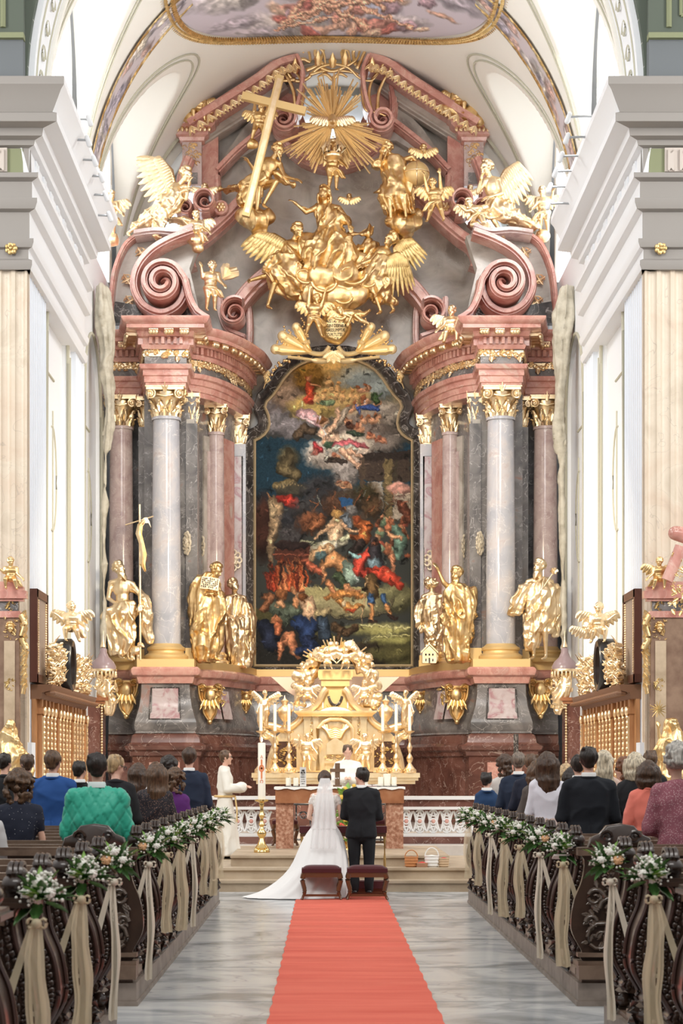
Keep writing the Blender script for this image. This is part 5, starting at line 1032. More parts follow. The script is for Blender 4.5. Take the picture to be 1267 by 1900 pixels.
# ================================================================ UPPER GILDED GROUP
B = Px(48.2); GG = 'large gilded figures above the painting'
t = figure(B, 'gilded_figure', 'gilded crowned woman with outstretched arm seated on clouds in the middle of the upper group', 'statue',
    dict(hd=(601, 364, 22), nk=(604, 383, 18), pv=(614, 436, 18), sl=(585, 391, 18), sr=(628, 392, 18), el=(568, 400, 22), wl=(552, 388, 28), er=(640, 408, 24), wr=(647, 426, 34), kl=(592, 462, 50), al=(586, 508, 44), kr=(640, 466, 50), ar=(636, 512, 44)),
    30, (-.25, -.9, .25), [[(605, 386, 18, 15, 11), (608, 405, 20, 23, 15), (611, 428, 22, 21, 15), (614, 450, 30, 38, 22), (612, 480, 34, 46, 26), (606, 512, 28, 44, 24), (604, 535, 20, 34, 20)], [(628, 400, 20, 10, 9), (642, 420, 24, 10, 9)], [(578, 396, 20, 9, 8), (560, 392, 24, 8, 8)], [(570, 440, 12, 14, 14), (566, 465, 18, 18, 16), (580, 500, 18, 20, 16)], [(640, 440, 10, 22, 8), (668, 438, 8, 20, 6), (690, 420, 4, 5, 3)], [(650, 470, 14, 22, 12), (672, 462, 10, 16, 8), (684, 446, 6, 6, 4)]],
    fold=(.10, 4.8, .45, 31), amp=.16, hair='long', group=GG, bust=.8, vox=.02)
# clouds under her
cl = thing('gilded_cloud', tuple(B(616, 590)), 'swirling gilded cloud bank carrying the central figures above the cartouche', 'cloud')
m = MB(); cloud(m, B, [(560, 520, 34, 16), (600, 520, 36, 26), (640, 520, 38, 26), (676, 520, 30, 16), (590, 552, 30, 22), (626, 556, 32, 26), (655, 552, 30, 22), (700, 545, 26, 10), (545, 490, 26, 8), (530, 505, 26, 6), (620, 580, 20, 18), (600, 500, 40, 0), (660, 500, 38, 0), (690, 490, 24, 0), (570, 560, 20, 10)])
gild(m, cl, 'cloud_bank', M_gold, .028, (.09, 2.6, .2, 4), smooth=3)
m = MB(); rr = random.Random(2)
for x, y, r, z, fl in ((566, 520, 24, 46, 1), (606, 534, 28, 52, -1), (650, 520, 30, 54, 1), (640, 560, 20, 46, -1), (590, 568, 16, 38, 1), (684, 528, 20, 40, -1)):
    m.tube([B(x + fl * r * (1 - k / 20) * math.cos(k * .42), y + r * .8 * (1 - k / 20) * math.sin(k * .42), z - abs(k - 8) * .4) for k in range(17)], [4 * B.u * (1 - k / 22) for k in range(17)], 7)
gild(m, cl, 'cloud_curls', M_gold, .02, None, smooth=2)
# kneeling winged figures on either side
t = figure(B, 'gilded_figure', 'gilded winged figure bowing towards the centre with one leg kicked out, left of the cloud', 'angel',
    dict(hd=(553, 434, 24), nk=(545, 450, 20), pv=(538, 500, 18), sl=(532, 456, 18), sr=(558, 462, 22), el=(526, 480, 30), wl=(548, 492, 38), er=(566, 484, 30), wr=(556, 500, 38), kl=(505, 515, 26), al=(462, 526, 20), kr=(510, 535, 34), ar=(497, 574, 26)),
    29, (.7, -.7, 0), [[(546, 462, 20, 18, 12), (540, 490, 22, 30, 18), (528, 515, 26, 36, 20), (545, 540, 20, 40, 20), (560, 556, 14, 30, 16)], [(520, 470, 12, 12, 12), (505, 495, 14, 14, 12), (500, 512, 18, 16, 12)]], fold=(.09, 5, -.5, 41), group=GG, vox=.019)
m = MB(); wing(m, B(528, 452, 10), B(482, 436, 6), 1, (B(470, 488, 4) - B(505, 440, 4)), n=8); wing(m, B(530, 456, 4), B(500, 440, 0), 1, (B(505, 490, 0) - B(512, 445, 0)), n=6); m.build('wings', M_goldd, t, 60)
t = figure(B, 'gilded_figure', 'gilded winged figure leaning in with arms stretched to the centre, right of the cloud', 'angel',
    dict(hd=(724, 450, 24), nk=(716, 464, 20), pv=(694, 506, 18), sl=(702, 470, 22), sr=(722, 480, 18), el=(686, 492, 34), wl=(668, 500, 40), er=(700, 498, 34), wr=(676, 504, 42), kl=(690, 540, 30), al=(706, 584, 24), kr=(712, 545, 26), ar=(730, 578, 14)),
    29, (-.6, -.6, .3), [[(704, 482, 20, 20, 14), (694, 508, 24, 30, 18), (690, 530, 26, 34, 20), (700, 552, 20, 26, 16), (716, 566, 14, 18, 12)], [(690, 455, 10, 10, 8), (686, 475, 14, 14, 10), (680, 500, 18, 16, 12)]], fold=(.09, 5, .5, 45), group=GG, vox=.019)
m = MB(); wing(m, B(732, 462, 8), B(760, 446, 4), 1, (B(778, 512, 2) - B(752, 456, 2)), n=8); wing(m, B(722, 486, 26), B(750, 486, 20), 1, (B(736, 566, 14) - B(738, 490, 20)), n=8); m.build('wings', M_goldd, t, 60)
# seated man with the cross
t = figure(B, 'gilded_figure', 'gilded seated half naked man with outstretched hand behind the huge cross, upper left', 'statue',
    dict(hd=(517, 286, 26), nk=(506, 300, 22), pv=(486, 346, 16), sl=(494, 303, 20), sr=(520, 312, 22), el=(472, 322, 24), wl=(463, 312, 36), er=(528, 336, 28), wr=(548, 344, 38), kl=(482, 362, 50), al=(478, 404, 44), kr=(514, 352, 50), ar=(490, 392, 42)),
    27, (.85, -.5, -.1), [[(486, 330, 14, 18, 14), (474, 346, 18, 26, 18), (450, 352, 14, 26, 16), (430, 356, 8, 20, 14), (418, 350, 4, 10, 8)], [(470, 340, 12, 18, 14), (465, 365, 16, 24, 16), (466, 385, 16, 20, 14)], [(512, 326, 22, 9, 8), (524, 336, 26, 10, 8), (540, 352, 26, 8, 6)]], fold=(.08, 5.4, .6, 51), beard=10, group=GG, vox=.018)
m = MB(); cloud(m, B, [(476, 412, 26, 14), (458, 404, 20, 10), (496, 408, 18, 14), (480, 428, 16, 8)]); gild(m, t, 'cloud', M_gold, .024, (.06, 3.4, .3, 7))
cr = thing('gilded_cross', tuple(P(457, 402, 47)), 'huge plain gilded cross leaning in front of the seated man at upper left', 'cross')
Bc = Px(47.2)
def beam(m, a, b, w, dth):
    a, b = Bc(*a), Bc(*b); t_ = (b - a).normalized(); n = V((-t_.z, 0, t_.x)) * w * Bc.u; y = V((0, dth * Bc.u, 0))
    m.loft([[p - n - y, p + n - y, p + n + y, p - n + y] for p in (a, b)])
m = MB(); beam(m, (520, 141), (456, 402), 7.2, 7); m.build('upright', M_goldm, cr, 20); m = MB(); beam(m, (449, 178), (567, 207), 6.8, 6.5); m.build('crossbar', M_goldm, cr, 20)
m = MB(); beam(m, (519, 148), (458, 396), 4.2, 7.8); m.build('raised_face', M_gold2, cr, 20)
putto(47.8, 482, 262, 17, 'reach', False, 'gilded cherub clinging to the upright of the huge cross', seed=1, cl=[(470, 268, 12, 0)])
# seated bearded man with globe
t = figure(B, 'gilded_figure', 'gilded bearded man in flowing robes leaning over the globe, upper right', 'statue',
    dict(hd=(716, 282, 22), nk=(728, 296, 18), pv=(742, 348, 14), sl=(716, 302, 20), sr=(748, 302, 16), el=(702, 312, 28), wl=(706, 298, 40), er=(764, 296, 20), wr=(780, 318, 26), kl=(722, 378, 44), al=(724, 416, 36), kr=(748, 376, 44), ar=(752, 414, 36)),
    27, (-.8, -.55, 0), [[(730, 298, 16, 17, 12), (734, 320, 20, 24, 16), (738, 346, 24, 28, 20), (736, 375, 28, 32, 20), (742, 402, 20, 28, 18)], [(722, 345, 14, 12, 10), (706, 362, 14, 12, 9), (696, 358, 8, 6, 5)], [(704, 306, 22, 10, 9), (698, 318, 22, 9, 8)], [(748, 302, 14, 14, 10), (766, 306, 14, 12, 10)]], fold=(.09, 5.2, -.3, 61), beard=18, group=GG, vox=.018)
m = MB(); cloud(m, B, [(746, 420, 24, 16), (730, 412, 18, 12), (768, 418, 16, 12), (752, 434, 14, 8), (776, 400, 12, 8)]); gild(m, t, 'cloud', M_gold, .024, (.06, 3.2, -.3, 8))
gl = thing('gilded_globe', tuple(B(772, 356, 30)), 'round gilded globe with crossing bands under the bearded man', 'globe'); c = B(771, 332, 30)
m = MB(); m.ell(c, 23 * B.u, None, 28, 20); m.build('sphere', M_goldm, gl, 180)
m = MB(); R = 23.3 * B.u
for e in (0, PI / 2): m.tube([c + V((R * math.cos(a) * math.cos(e) , -R * math.cos(a) * math.sin(e) * 1, R * math.sin(a))) for a in np.linspace(0, 2 * PI, 33)], .018, 5)
m.tube([c + V((R * math.cos(a), R * math.sin(a), .03)) for a in np.linspace(0, 2 * PI, 33)], .018, 5); m.build('bands', M_gold2, gl, 180)
putto(47.5, 806, 410, 19, 'reach', True, 'gilded cherub propping up the globe from below', seed=2)
# cherub with crown over the woman
putto(48.0, 618, 352, 19, 'stand', False, 'gilded cherub standing under the small crown above the central woman', seed=3)
m = MB(); c = Px(47.6)(618, 292)
crn = thing('gilt_arched_crown', tuple(c), 'small gilded arched crown just below the sunburst', 'crown')
m.lathe(tuple(c), [(.20, 0), (.21, .04), (.19, .08), (.21, .10)], 16); m.build('band', M_gold2, crn)
m = MB()
for k in range(6):
    a = k / 6 * 2 * PI; m.tube([c + V((.20 * math.cos(a), .20 * math.sin(a), .08)), c + V((.27 * math.cos(a), .27 * math.sin(a), .22)), c + V((.16 * math.cos(a), .16 * math.sin(a), .36)), c + V((0, 0, .32))], [.045, .06, .04, .02], 6)
m.ell(c + V((0, 0, .40)), .05); m.bb(c.x - .01, c.x + .01, c.y - .01, c.y + .01, c.z + .4, c.z + .55); m.bb(c.x - .05, c.x + .05, c.y - .01, c.y + .01, c.z + .48, c.z + .50); m.build('arches', M_gold2, crn)
def cherub_head(d, x, y, h, label, grp='gilded winged heads', mt=None):
    Bh = Px(d); u = h * Bh.u; c = Bh(x, y, 6); t = thing('winged_cherub_head', tuple(c), label, 'cherub', grp); m = MB(); head(m, c, (.1, -1, -.1), u, seed=int(x)); gild(m, t, 'head', mt or M_gold, max(.012, u * .06), None, 1)
    m = MB(); [wing(m, c + V((s_ * .2 * u, .1 * u, -.3 * u)), c + V((s_ * 1.2 * u, .1 * u, .1 * u)), u, V((s_ * .3 * u, 0, -.9 * u)), n=5, rows=1) for s_ in (-1, 1)]; m.build('wings', mt or M_gold, t, 60)
cherub_head(48.6, 785, 278, 17, 'gilded winged cherub head peeping out behind the bearded man'); cherub_head(48.4, 648, 368, 13, 'tiny gilded winged head close to the central woman'); cherub_head(48.3, 380, 350, 16, 'gilded winged head on the left red frame beside the seated winged figure', mt=M_gold2); cherub_head(48.3, 872, 352, 14, 'gilded winged head on the right red frame', mt=M_gold2)
# lower cherubs
putto(47.6, 584, 624, 19, 'reach', False, 'gilded cherub with raised arms holding the cartouche on its left', seed=4); putto(47.0, 664, 606, 17, 'fly', True, 'gilded cherub tumbling across the top of the cartouche', seed=5, rot=.5)
putto(45.6, 392, 575, 20, 'stand', False, 'gilded cherub waving a bunch of plumes on the left entablature', seed=6, wings=False, mt=M_gold2)
m = MB(); Bp = Px(45.4); rr = random.Random(4)
for k in range(9): a = rr.uniform(-.3, 1.9); m.tube([Bp(415, 520, 10), Bp(418 + 12 * math.cos(a), 512 - 12 * math.sin(a), 12), Bp(420 + 24 * math.cos(a), 510 - 18 * math.sin(a), 12)], [.04, .09, .03], 6)
tag(m.build('gilded_plumes', M_gold2), 'bunch of curling gilded plumes in the hand of the left entablature cherub', 'plumes')
putto(45.4, 838, 636, 20, 'sit', True, 'gilded cherub sitting on the corner of the right entablature', seed=7, mt=M_gold2)
putto(48.4, 368, 228, 18, 'sit', False, 'gilded cherub sitting on top of the left pediment pillar', seed=8, cl=[(334, 214, 12, 4), (350, 220, 12, 6), (388, 220, 10, 6)]); putto(48.4, 852, 214, 18, 'sit', True, 'gilded cherub sitting on top of the right pediment pillar', seed=9, cl=[(822, 204, 16, 4), (840, 208, 14, 6), (872, 214, 16, 6), (888, 224, 12, 4)])
# large winged figures on the scroll volutes
B = Px(46.2)
t = figure(B, 'gilded_figure', 'gilded winged figure with crossed arms kneeling on the left scroll volute', 'angel',
    dict(hd=(346, 326, 8), nk=(334, 343, 4), pv=(304, 392, 0), sl=(322, 345, 6), sr=(340, 358, 6), el=(322, 366, 16), wl=(344, 360, 22), er=(346, 374, 16), wr=(352, 352, 24), kl=(280, 408, 14), al=(238, 434, 6), kr=(300, 414, 18), ar=(292, 440, 14)),
    29, (.9, -.5, -.2), [[(334, 350, 4, 16, 12), (320, 370, 6, 24, 16), (304, 392, 8, 28, 18), (280, 410, 8, 24, 14), (258, 424, 4, 14, 9)], [(308, 395, 14, 14, 10), (296, 420, 16, 13, 9), (288, 444, 14, 8, 6)], [(320, 410, 8, 22, 16), (345, 414, 6, 18, 13), (362, 420, 4, 12, 10)]], fold=(.08, 5.5, -.6, 71), mt=M_gold2, group=GG, vox=.018)
m = MB(); wing(m, B(322, 346, 2), B(300, 296, -4), 1, (B(258, 350, -6) - B(312, 312, -6)), n=8); wing(m, B(312, 330, -6), B(286, 296, -8), 1, (B(250, 306, -8) - B(298, 300, -8)), n=7); m.build('wings', M_gold2, t, 60)
t = figure(B, 'gilded_figure', 'gilded winged figure with bare shoulders seated on the right scroll volute', 'angel',
    dict(hd=(901, 313, 8), nk=(908, 330, 4), pv=(930, 388, 0), sl=(898, 338, 6), sr=(924, 336, 6), el=(886, 360, 12), wl=(890, 342, 22), er=(930, 362, 12), wr=(906, 372, 22), kl=(908, 402, 16), al=(934, 444, 10), kr=(944, 408, 14), ar=(984, 420, 6)),
    29, (-.85, -.5, .1), [[(926, 372, 4, 20, 14), (930, 392, 6, 30, 18), (950, 410, 6, 32, 18), (975, 416, 4, 22, 14), (990, 425, 2, 14, 9)], [(900, 392, 10, 16, 10), (884, 398, 8, 12, 9)]], fold=(.08, 5.5, .6, 75), mt=M_gold2, group=GG, vox=.018)
m = MB(); wing(m, B(926, 345, 2), B(956, 303, -4), 1, (B(984, 378, -6) - B(958, 318, -6)), n=9); wing(m, B(922, 350, -6), B(938, 330, -8), 1, (B(962, 345, -8) - B(936, 330, -8)), n=6); m.build('wings', M_gold2, t, 60)
putto(46.0, 364, 452, 18, 'sit', False, 'gilded cherub curled up at the inner end of the left scroll volute', seed=10, mt=M_gold2, cl=[(362, 448, 14, 4), (366, 462, 11, 2), (350, 440, 10, 4)]); putto(46.0, 886, 420, 18, 'fly', True, 'gilded cherub crouching in front of the right winged figure', seed=11, mt=M_gold2, cl=[(880, 418, 12, 2), (900, 424, 12, 2)])
putto(46.3, 205, 440, 19, 'stand', False, 'gilded cherub half hidden behind the end of the left wall cornice', seed=12, mt=M_gold2, cl=[(205, 445, 15, 0)]); putto(46.3, 1008, 432, 19, 'stand', True, 'gilded cherub half hidden behind the end of the right wall cornice', seed=13, mt=M_gold2, cl=[(1008, 437, 15, 0)])

# sunburst
d = 47.9; Bs = Px(d); c = Bs(617, 228); sb = thing('gilded_sunburst', tuple(c), 'gilded sunburst with a dove at its centre filling the broken pediment', 'sunburst')
m = MB(); rr = random.Random(12)
segs = [(-96, 100, 17), (-80, 85, 6), (-110, 88, 7), (-62, 90, 9), (-130, 92, 9), (-40, 76, 8), (-150, 74, 8), (8, 78, 9), (172, 78, 9), (25, 118, 12), (152, 120, 12), (52, 118, 16), (128, 118, 16), (70, 95, 7), (110, 105, 8)]
for a0, L0, n in segs:
    for k in range(n):
        a = math.radians(a0 + (k - n / 2) * 1.7 * (1 if n > 8 else 1.4)); L1 = L0 * rr.uniform(.55, 1.0); w = rr.uniform(.9, 1.6) * Bs.u; z = rr.uniform(0, 10)
        dr = V((math.cos(a), 0, -math.sin(a))); p0, p1 = c + dr * 8 * Bs.u + V((0, -z * Bs.u * .5, 0)), c + dr * L1 * Bs.u + V((0, -z * Bs.u, 0)); n_ = V((-dr.z, 0, dr.x)) * w
        m.loft([[p0 - n_, p0 + V((0, -w * 1.6, 0)), p0 + n_, p0 + V((0, w, 0))], [p1 - n_ * 1.2, p1 + V((0, -w * 1.6, 0)), p1 + n_ * 1.2, p1 + V((0, w, 0))]])
m.build('rays', mat('bright_gilt', (.92, .72, .42), .42, .75), sb, 20)
m = MB(); m.ell(c + V((0, -.18, -.02)), (.12, .14, .18)); m.ell(c + V((0, -.30, -.05)), .08); m.cap(c + V((0, -.34, -.06)), .03, c + V((0, -.42, -.1)), .012); gild(m, sb, 'dove', M_gold2, .014, None, 1)
m = MB(); [wing(m, c + V((s_ * .08, -.16, .06)), c + V((s_ * .42, -.12, .10)), 1, V((s_ * .12, 0, -.22)), n=6, rows=1) for s_ in (-1, 1)]; m.build('dove_wings', M_gold2, sb, 60)
# crown of scrolling bands across the gap of the pediment
cb = thing('gilded_baldachin_crown', tuple(P(617, 140, 48.3)), 'openwork crown of curling gilded bands bridging the top of the pediment', 'crown')
Bk = Px(48.3)
paths = [[(548, 205), (545, 175), (535, 150), (520, 130), (505, 140), (500, 155)], [(556, 215), (562, 180), (558, 150), (540, 125), (532, 105)], [(540, 128), (560, 112), (575, 115), (570, 90), (562, 100)], [(530, 130), (545, 150), (568, 148), (590, 128), (617, 122), (645, 128), (668, 148), (690, 150), (706, 130)], [(568, 132), (590, 120), (600, 95), (594, 84)], [(590, 124), (617, 134), (645, 124), (662, 112), (668, 92)], [(600, 122), (585, 105), (588, 90), (600, 100), (604, 122)], [(662, 130), (676, 100), (680, 86)], [(676, 125), (690, 108), (704, 100), (706, 118)], [(690, 215), (684, 180), (690, 150), (706, 128), (716, 112)], [(700, 205), (702, 175), (712, 150), (724, 130), (720, 118)], [(676, 140), (672, 170), (678, 205), (700, 212), (716, 218)], [(617, 150), (604, 140), (590, 146)], [(617, 150), (630, 140), (644, 146)], [(640, 122), (634, 100), (645, 96), (650, 118)], [(548, 150), (520, 150), (508, 130), (520, 112)], [(575, 140), (600, 133), (640, 133), (665, 140)], [(660, 122), (655, 100), (662, 92), (672, 96)]]
m = MB()
for i, p in enumerate(paths):
    q = bez([Bk(x, y, 6 + 3 * math.sin(i + k)) for k, (x, y) in enumerate(p)], 6); L_ = len(q); m.tube(q, [3.8 * Bk.u * (1 - .55 * k / L_) for k in range(L_)], 7, .5, up=V((0, 1, 0)))
m.build('scrolling_bands', M_gold, cb, 180)
m = MB()
for x, y in ((548, 140), (590, 126), (640, 126), (690, 138), (617, 130)): leaf(m, Bk(x, y, 10), V((0, 0, 1)), V((1, 0, 0)), V((0, -1, 0)), .35, .09)
m.build('leaves', M_gold, cb, 60)
# cartouche with fans
Bq = Px(47.9); ct = thing('gilded_cartouche', tuple(Bq(618, 655)), 'gilded oval cartouche with dark lettering over the painting, flanked by fans', 'cartouche'); c = Bq(622, 610, 10)
m = MB(); ring = [(c.x + 27 * Bq.u * math.cos(a) * (1 + .06 * math.cos(3 * a)), c.z + 30 * Bq.u * math.sin(a) * (1 + .05 * math.sin(4 * a))) for a in np.linspace(0, 2 * PI, 41)[:-1]]; m.prism(ring, c.y, c.y + .12, bev=.03); m.build('plate', mat('cream_gold', (.95, .76, .42), .45, .6), ct, 60)
m = MB(); m.band(ring, [(-.02, 0), (-.02, .08), (.03, .14), (.09, .08), (.10, 0)], closed=True, y=c.y); m.build('rim', M_gold, ct, 60)
for i, (s_, w) in enumerate((('DEO', 17), ('LAISTRINVB.', 38), ('VIRGINI DEIPARÆ', 45), ('OSASSUMPTÆ', 39), ('TO.M.TUTEL.', 34), ('SACR:', 20))):
    cu = bpy.data.curves.new('t', 'FONT'); cu.body = s_; cu.align_x = 'CENTER'; cu.size = .13; cu.extrude = .004; ob = bpy.data.objects.new('t', cu); C.objects.link(ob); dg = bpy.context.evaluated_depsgraph_get(); dg.update()
    me = bpy.data.meshes.new_from_object(ob.evaluated_get(dg)); bpy.data.objects.remove(ob); a = verts_of(me); k = w * Bq.u / max(.01, a[:, 0].max() - a[:, 0].min())
    a = np.stack([a[:, 0] * k + c.x - .02, -a[:, 2] + c.y - .012, a[:, 1] * .85 + c.z + .225 - i * .108], 1) - np.array(base_of(ct)); set_verts(me, a); link('lettering', me, mat('black_lettering', (.03, .02, .015), .6), ct, 0)
m = MB(); m2 = MB()
for sg in (-1, 1):
    for a, L0, w in ((5, 66, 12), (30, 60, 13), (60, 54, 11)):
        t_ = math.radians(a); d_ = V((sg * math.cos(t_), 0, math.sin(t_))); n_ = V((-d_.z, 0, d_.x)); p = Bq(619 + sg * 42, 655, 6); rows = []
        for k in range(12):
            q = k / 11; ww = w * Bq.u * (.28 + .72 * q) * (1 if q < .9 else .75); o = p + d_ * L0 * Bq.u * q; rows.append([o - n_ * ww, o - n_ * ww * .6 + V((0, -.10, 0)), o - n_ * ww * .2 + V((0, -.03, 0)), o + n_ * ww * .2 + V((0, -.03, 0)), o + n_ * ww * .6 + V((0, -.10, 0)), o + n_ * ww])
        m.grid(rows); e = p + d_ * L0 * Bq.u; m.ell(e, (w * Bq.u * .8, .08, w * Bq.u * .8), nu=10, nv=8)
    rr = random.Random(6)
    for a in (18, 43, 75):
        t_ = math.radians(a)
        for k in range(14): q = 20 + k * 3.6; m2.ell(Bq(619 + sg * (42 + q * math.cos(t_)) + rr.uniform(-3, 3), 655 - q * math.sin(t_) + rr.uniform(-3, 3), 6), 2.2 * Bq.u, nu=6, nv=5)
    for k in range(30): q = k / 29; m2.ell(Bq(619 + sg * (62 + 62 * q) + rr.uniform(-4, 4), 664 + 36 * q * q + rr.uniform(-4, 4), 4), rr.uniform(1.6, 3) * Bq.u, nu=6, nv=5)
    m.tube([Bq(619 + sg * x, y, 4) for x, y in ((120, 690), (128, 700), (126, 712), (118, 706), (122, 698), (130, 722))], [.05, .045, .04, .03, .03, .01], 6)
    m.tube(bez([Bq(619 + sg * x, y, 8) for x, y in ((8, 645), (20, 658), (45, 655), (55, 640), (44, 636))], 6), .06, 6); m.tube(bez([Bq(619 + sg * x, y, 8) for x, y in ((0, 665), (20, 672), (50, 668), (85, 664))], 6), [.07] * 10 + [.04] * 9, 6)
for k in range(5): leaf(m, Bq(619, 655, 12), V((math.sin((k - 2) * .5), 0, -math.cos((k - 2) * .5))), V((math.cos((k - 2) * .5), 0, math.sin((k - 2) * .5))), V((0, -1, 0)), .32, .1)
m.build('fans', MATS['cream_gold'], ct, 60); m2.build('berries', M_gold, ct, 180)
# ================================================================ SANCTUARY FURNITURE
def orn(m, B, x0, x1, y0, y1, n, seed=0, z=4, sc=1.):     # carved foliage filling a field of the board
    rr = random.Random(seed)
    for i in range(n):
        x, y = rr.uniform(x0, x1), rr.uniform(y0, y1); r = rr.uniform(2.2, 4.5) * sc; a0 = rr.uniform(0, 6); fl = rr.choice((-1, 1))
        if i % 2: m.tube([B(x + r * (1 - k / 12) * math.cos(a0 + fl * k * .5), y + r * (1 - k / 12) * math.sin(a0 + fl * k * .5), z + rr.uniform(-1, 1)) for k in range(10)], [r * .28 * B.u * (1 - k / 16) for k in range(10)], 5)
        else: leaf(m, B(x, y, z), V((math.cos(a0), 0, math.sin(a0))), V((-math.sin(a0), 0, math.cos(a0))), V((0, -1, 0)), r * 2.2 * B.u, r * .6 * B.u)
# consoles on the pedestal die
for sd in (-1, 1):
    for i, (x, y, d, w, lab) in enumerate(((236, 1288, 45.2, 38, 'outermost'), (390, 1298, 45.5, 38, 'middle'), (457, 1298, 47.7, 22, 'innermost'))):
        B = Px(d); c = Q(x, y, d, sd); t = thing('gilded_console', tuple(c), 'gilded scroll console on the grey pedestal, %s of three on the %s' % (lab, OWN(sd)), 'console', 'pedestal consoles'); m = MB(); k = w / 30 * B.u
        for s_ in (-1, 1): m.tube([c + V((s_ * (11 + 6.5 * (1 - j / 18) * math.cos(j * .7)) * k, -.12, (16 + 6.5 * (1 - j / 18) * math.sin(j * .7)) * k)) for j in range(18)], [2.6 * k * (1 - j / 26) for j in range(18)], 6)
        rows = [[c + V((xx * ww * k, -.10 - .02 * math.cos(xx * 2.2) * ww / 8 - zz * .0, zz * k)) for xx in np.linspace(-1, 1, 9)] for zz, ww in ((20, 18), (12, 16), (2, 17), (-8, 12), (-18, 8), (-26, 6), (-32, 3))]; m.grid(rows)
        for s_ in (-1, 1): m.tube(bez([c + V((s_ * q[0] * k, -.16, q[1] * k)) for q in ((17, 20), (15, 4), (10, -8), (9, -20), (2, -31))], 5), 1.8 * k, 6)
        m.ell(c + V((0, -.18, -33 * k)), 4 * k); m.ell(c + V((0, -.12, 6 * k)), (10 * k, .10, 12 * k))
        for q in range(5): leaf(m, c + V(((q - 2) * 4 * k, -.18, 0)), V(((q - 2) * .2, 0, -1)), V((1, 0, 0)), V((0, -1, 0)), 16 * k, 3 * k)
        m.build('scrolls', M_gold, t, 60)
        if i < 2:
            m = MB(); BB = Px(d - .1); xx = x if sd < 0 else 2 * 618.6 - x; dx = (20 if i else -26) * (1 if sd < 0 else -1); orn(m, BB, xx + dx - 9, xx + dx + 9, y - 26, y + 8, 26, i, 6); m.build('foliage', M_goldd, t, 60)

# high altar
D = 41.0; B = Px(D); AX = 622
ha = thing('high_altar', (B(AX, 0).x, D, .48), 'richly gilded high altar with tabernacle, relief panels and halo of clouds below the painting', 'altar')
def px_box(m, x0, x1, y0, y1, z0, z1): a, b = B(x0, y1, z0), B(x1, y0, z1); m.bb(a.x, b.x, min(a.y, b.y), max(a.y, b.y), a.z, b.z)
M_cream = mat('bright_cream_gilt', (1., .80, .50), .36, .82, ramp=[(.3, (.90, .66, .36)), (.6, (1., .84, .56))], scale=4)
def gp(name, m, mt=None, sm=40): return m.build(name, mt or M_cream, ha, sm)
m = MB(); a = B(486, 1449); b = B(758, 1449); m.bb(a.x, b.x, D - .5, D + .7, .48, a.z); gp('altar_block', m, M_brown)
m = MB(); a, b = B(472, 1448), B(773, 1434); m.bb(a.x, b.x, D - .75, D + .6, a.z, a.z + .06); m.bb(a.x - .03, b.x + .03, D - .8, D + .6, a.z + .06, b.z); m.bb(a.x + .06, b.x - .06, D - .7, D + .6, a.z - .07, a.z); gp('altar_shelf', m)
m = MB()   # body of the retable: side wings and centre
for s_ in (-1, 1):
    ol = [(AX + s_ * (x - AX)) for x in (492, 498, 508, 520, 545, 560, 566, 566, 500)]; ys = (1432, 1400, 1372, 1360, 1352, 1334, 1322, 1432, 1432)
    m.prism([(B(x, y).x, B(x, y).z) for x, y in zip(ol, ys)], D - .1, D + .3)
gp('wing_panels', m)
m = MB()
for s_ in (-1, 1):
    x0, x1 = AX + s_ * 114, AX + s_ * 72; px_box(m, min(x0, x1), max(x0, x1), 1376, 1424, 9, 11)
gp('dark_relief_ground', m, mat('dark_relief', (.10, .05, .035), .35))
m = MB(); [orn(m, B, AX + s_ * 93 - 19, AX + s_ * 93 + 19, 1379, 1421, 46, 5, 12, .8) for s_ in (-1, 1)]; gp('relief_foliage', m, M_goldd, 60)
m = MB(); path = bez([V((x, y, 0)) for x, y in ((499, 1432), (503, 1405), (512, 1385), (508, 1370), (494, 1360), (488, 1352), (500, 1346), (530, 1352), (552, 1340), (562, 1324))], 6)
for s_ in (-1, 1):
    m.tube([B(AX + s_ * (p.x - AX), p.y, 12) for p in path], .07, 8); m.tube([B(AX + s_ * (p.x - AX) - s_ * 4, p.y + 4, 10) for p in path[14:]], .045, 6)
    m.tube([B(AX + s_ * (-128 + 9 * (1 - k / 20) * math.cos(k * .6)), 1362 + 9 * (1 - k / 20) * math.sin(k * .6), 14) for k in range(18)], .045, 6); px_box(m, *(sorted((AX + s_ * 116, AX + s_ * 70))), 1372, 1376, 8, 13); px_box(m, *(sorted((AX + s_ * 116, AX + s_ * 70))), 1424, 1433, 6, 14)
gp('scroll_frames', m, None, 60)
m = MB(); px_box(m, 566, 678, 1328, 1433, 4, 14)
for s_ in (-1, 1):
    for o, w in ((52, 6), (36, 5)): px_box(m, AX + s_ * o - w, AX + s_ * o + w, 1334, 1430, 14, 19); px_box(m, AX + s_ * o - w - 1.5, AX + s_ * o + w + 1.5, 1328, 1335, 12, 21)
gp('centre_body', m)
m = MB(); pth = [(B(556, 0).x, D), (B(556, 0).x, D - .3), (B(688, 0).x, D - .3), (B(688, 0).x, D)]; z = B(0, 1328).z; m.sweep(pth, [(-.1, z - .02), (.02, z - .02), (.05, z + .02), (.10, z + .05), (.12, z + .09), (-.1, z + .09)])
for s_ in (-1, 1): px_box(m, AX + s_ * 58 - 9, AX + s_ * 58 + 9, 1318, 1329, 8, 24)
c_ = bez([V((x, y, 0)) for x, y in ((556, 1320), (575, 1318), (592, 1302), (600, 1285), (606, 1278))], 5)
for s_ in (-1, 1): m.tube([B(AX + s_ * (p.x - AX), p.y, 18) for p in c_], .07, 8)
m.tube([B(AX + 34 * math.cos(a), 1330 + 16 * math.sin(a) + 2, 20) for a in np.linspace(PI, 2 * PI, 16)], .05, 8); gp('cornice', m)
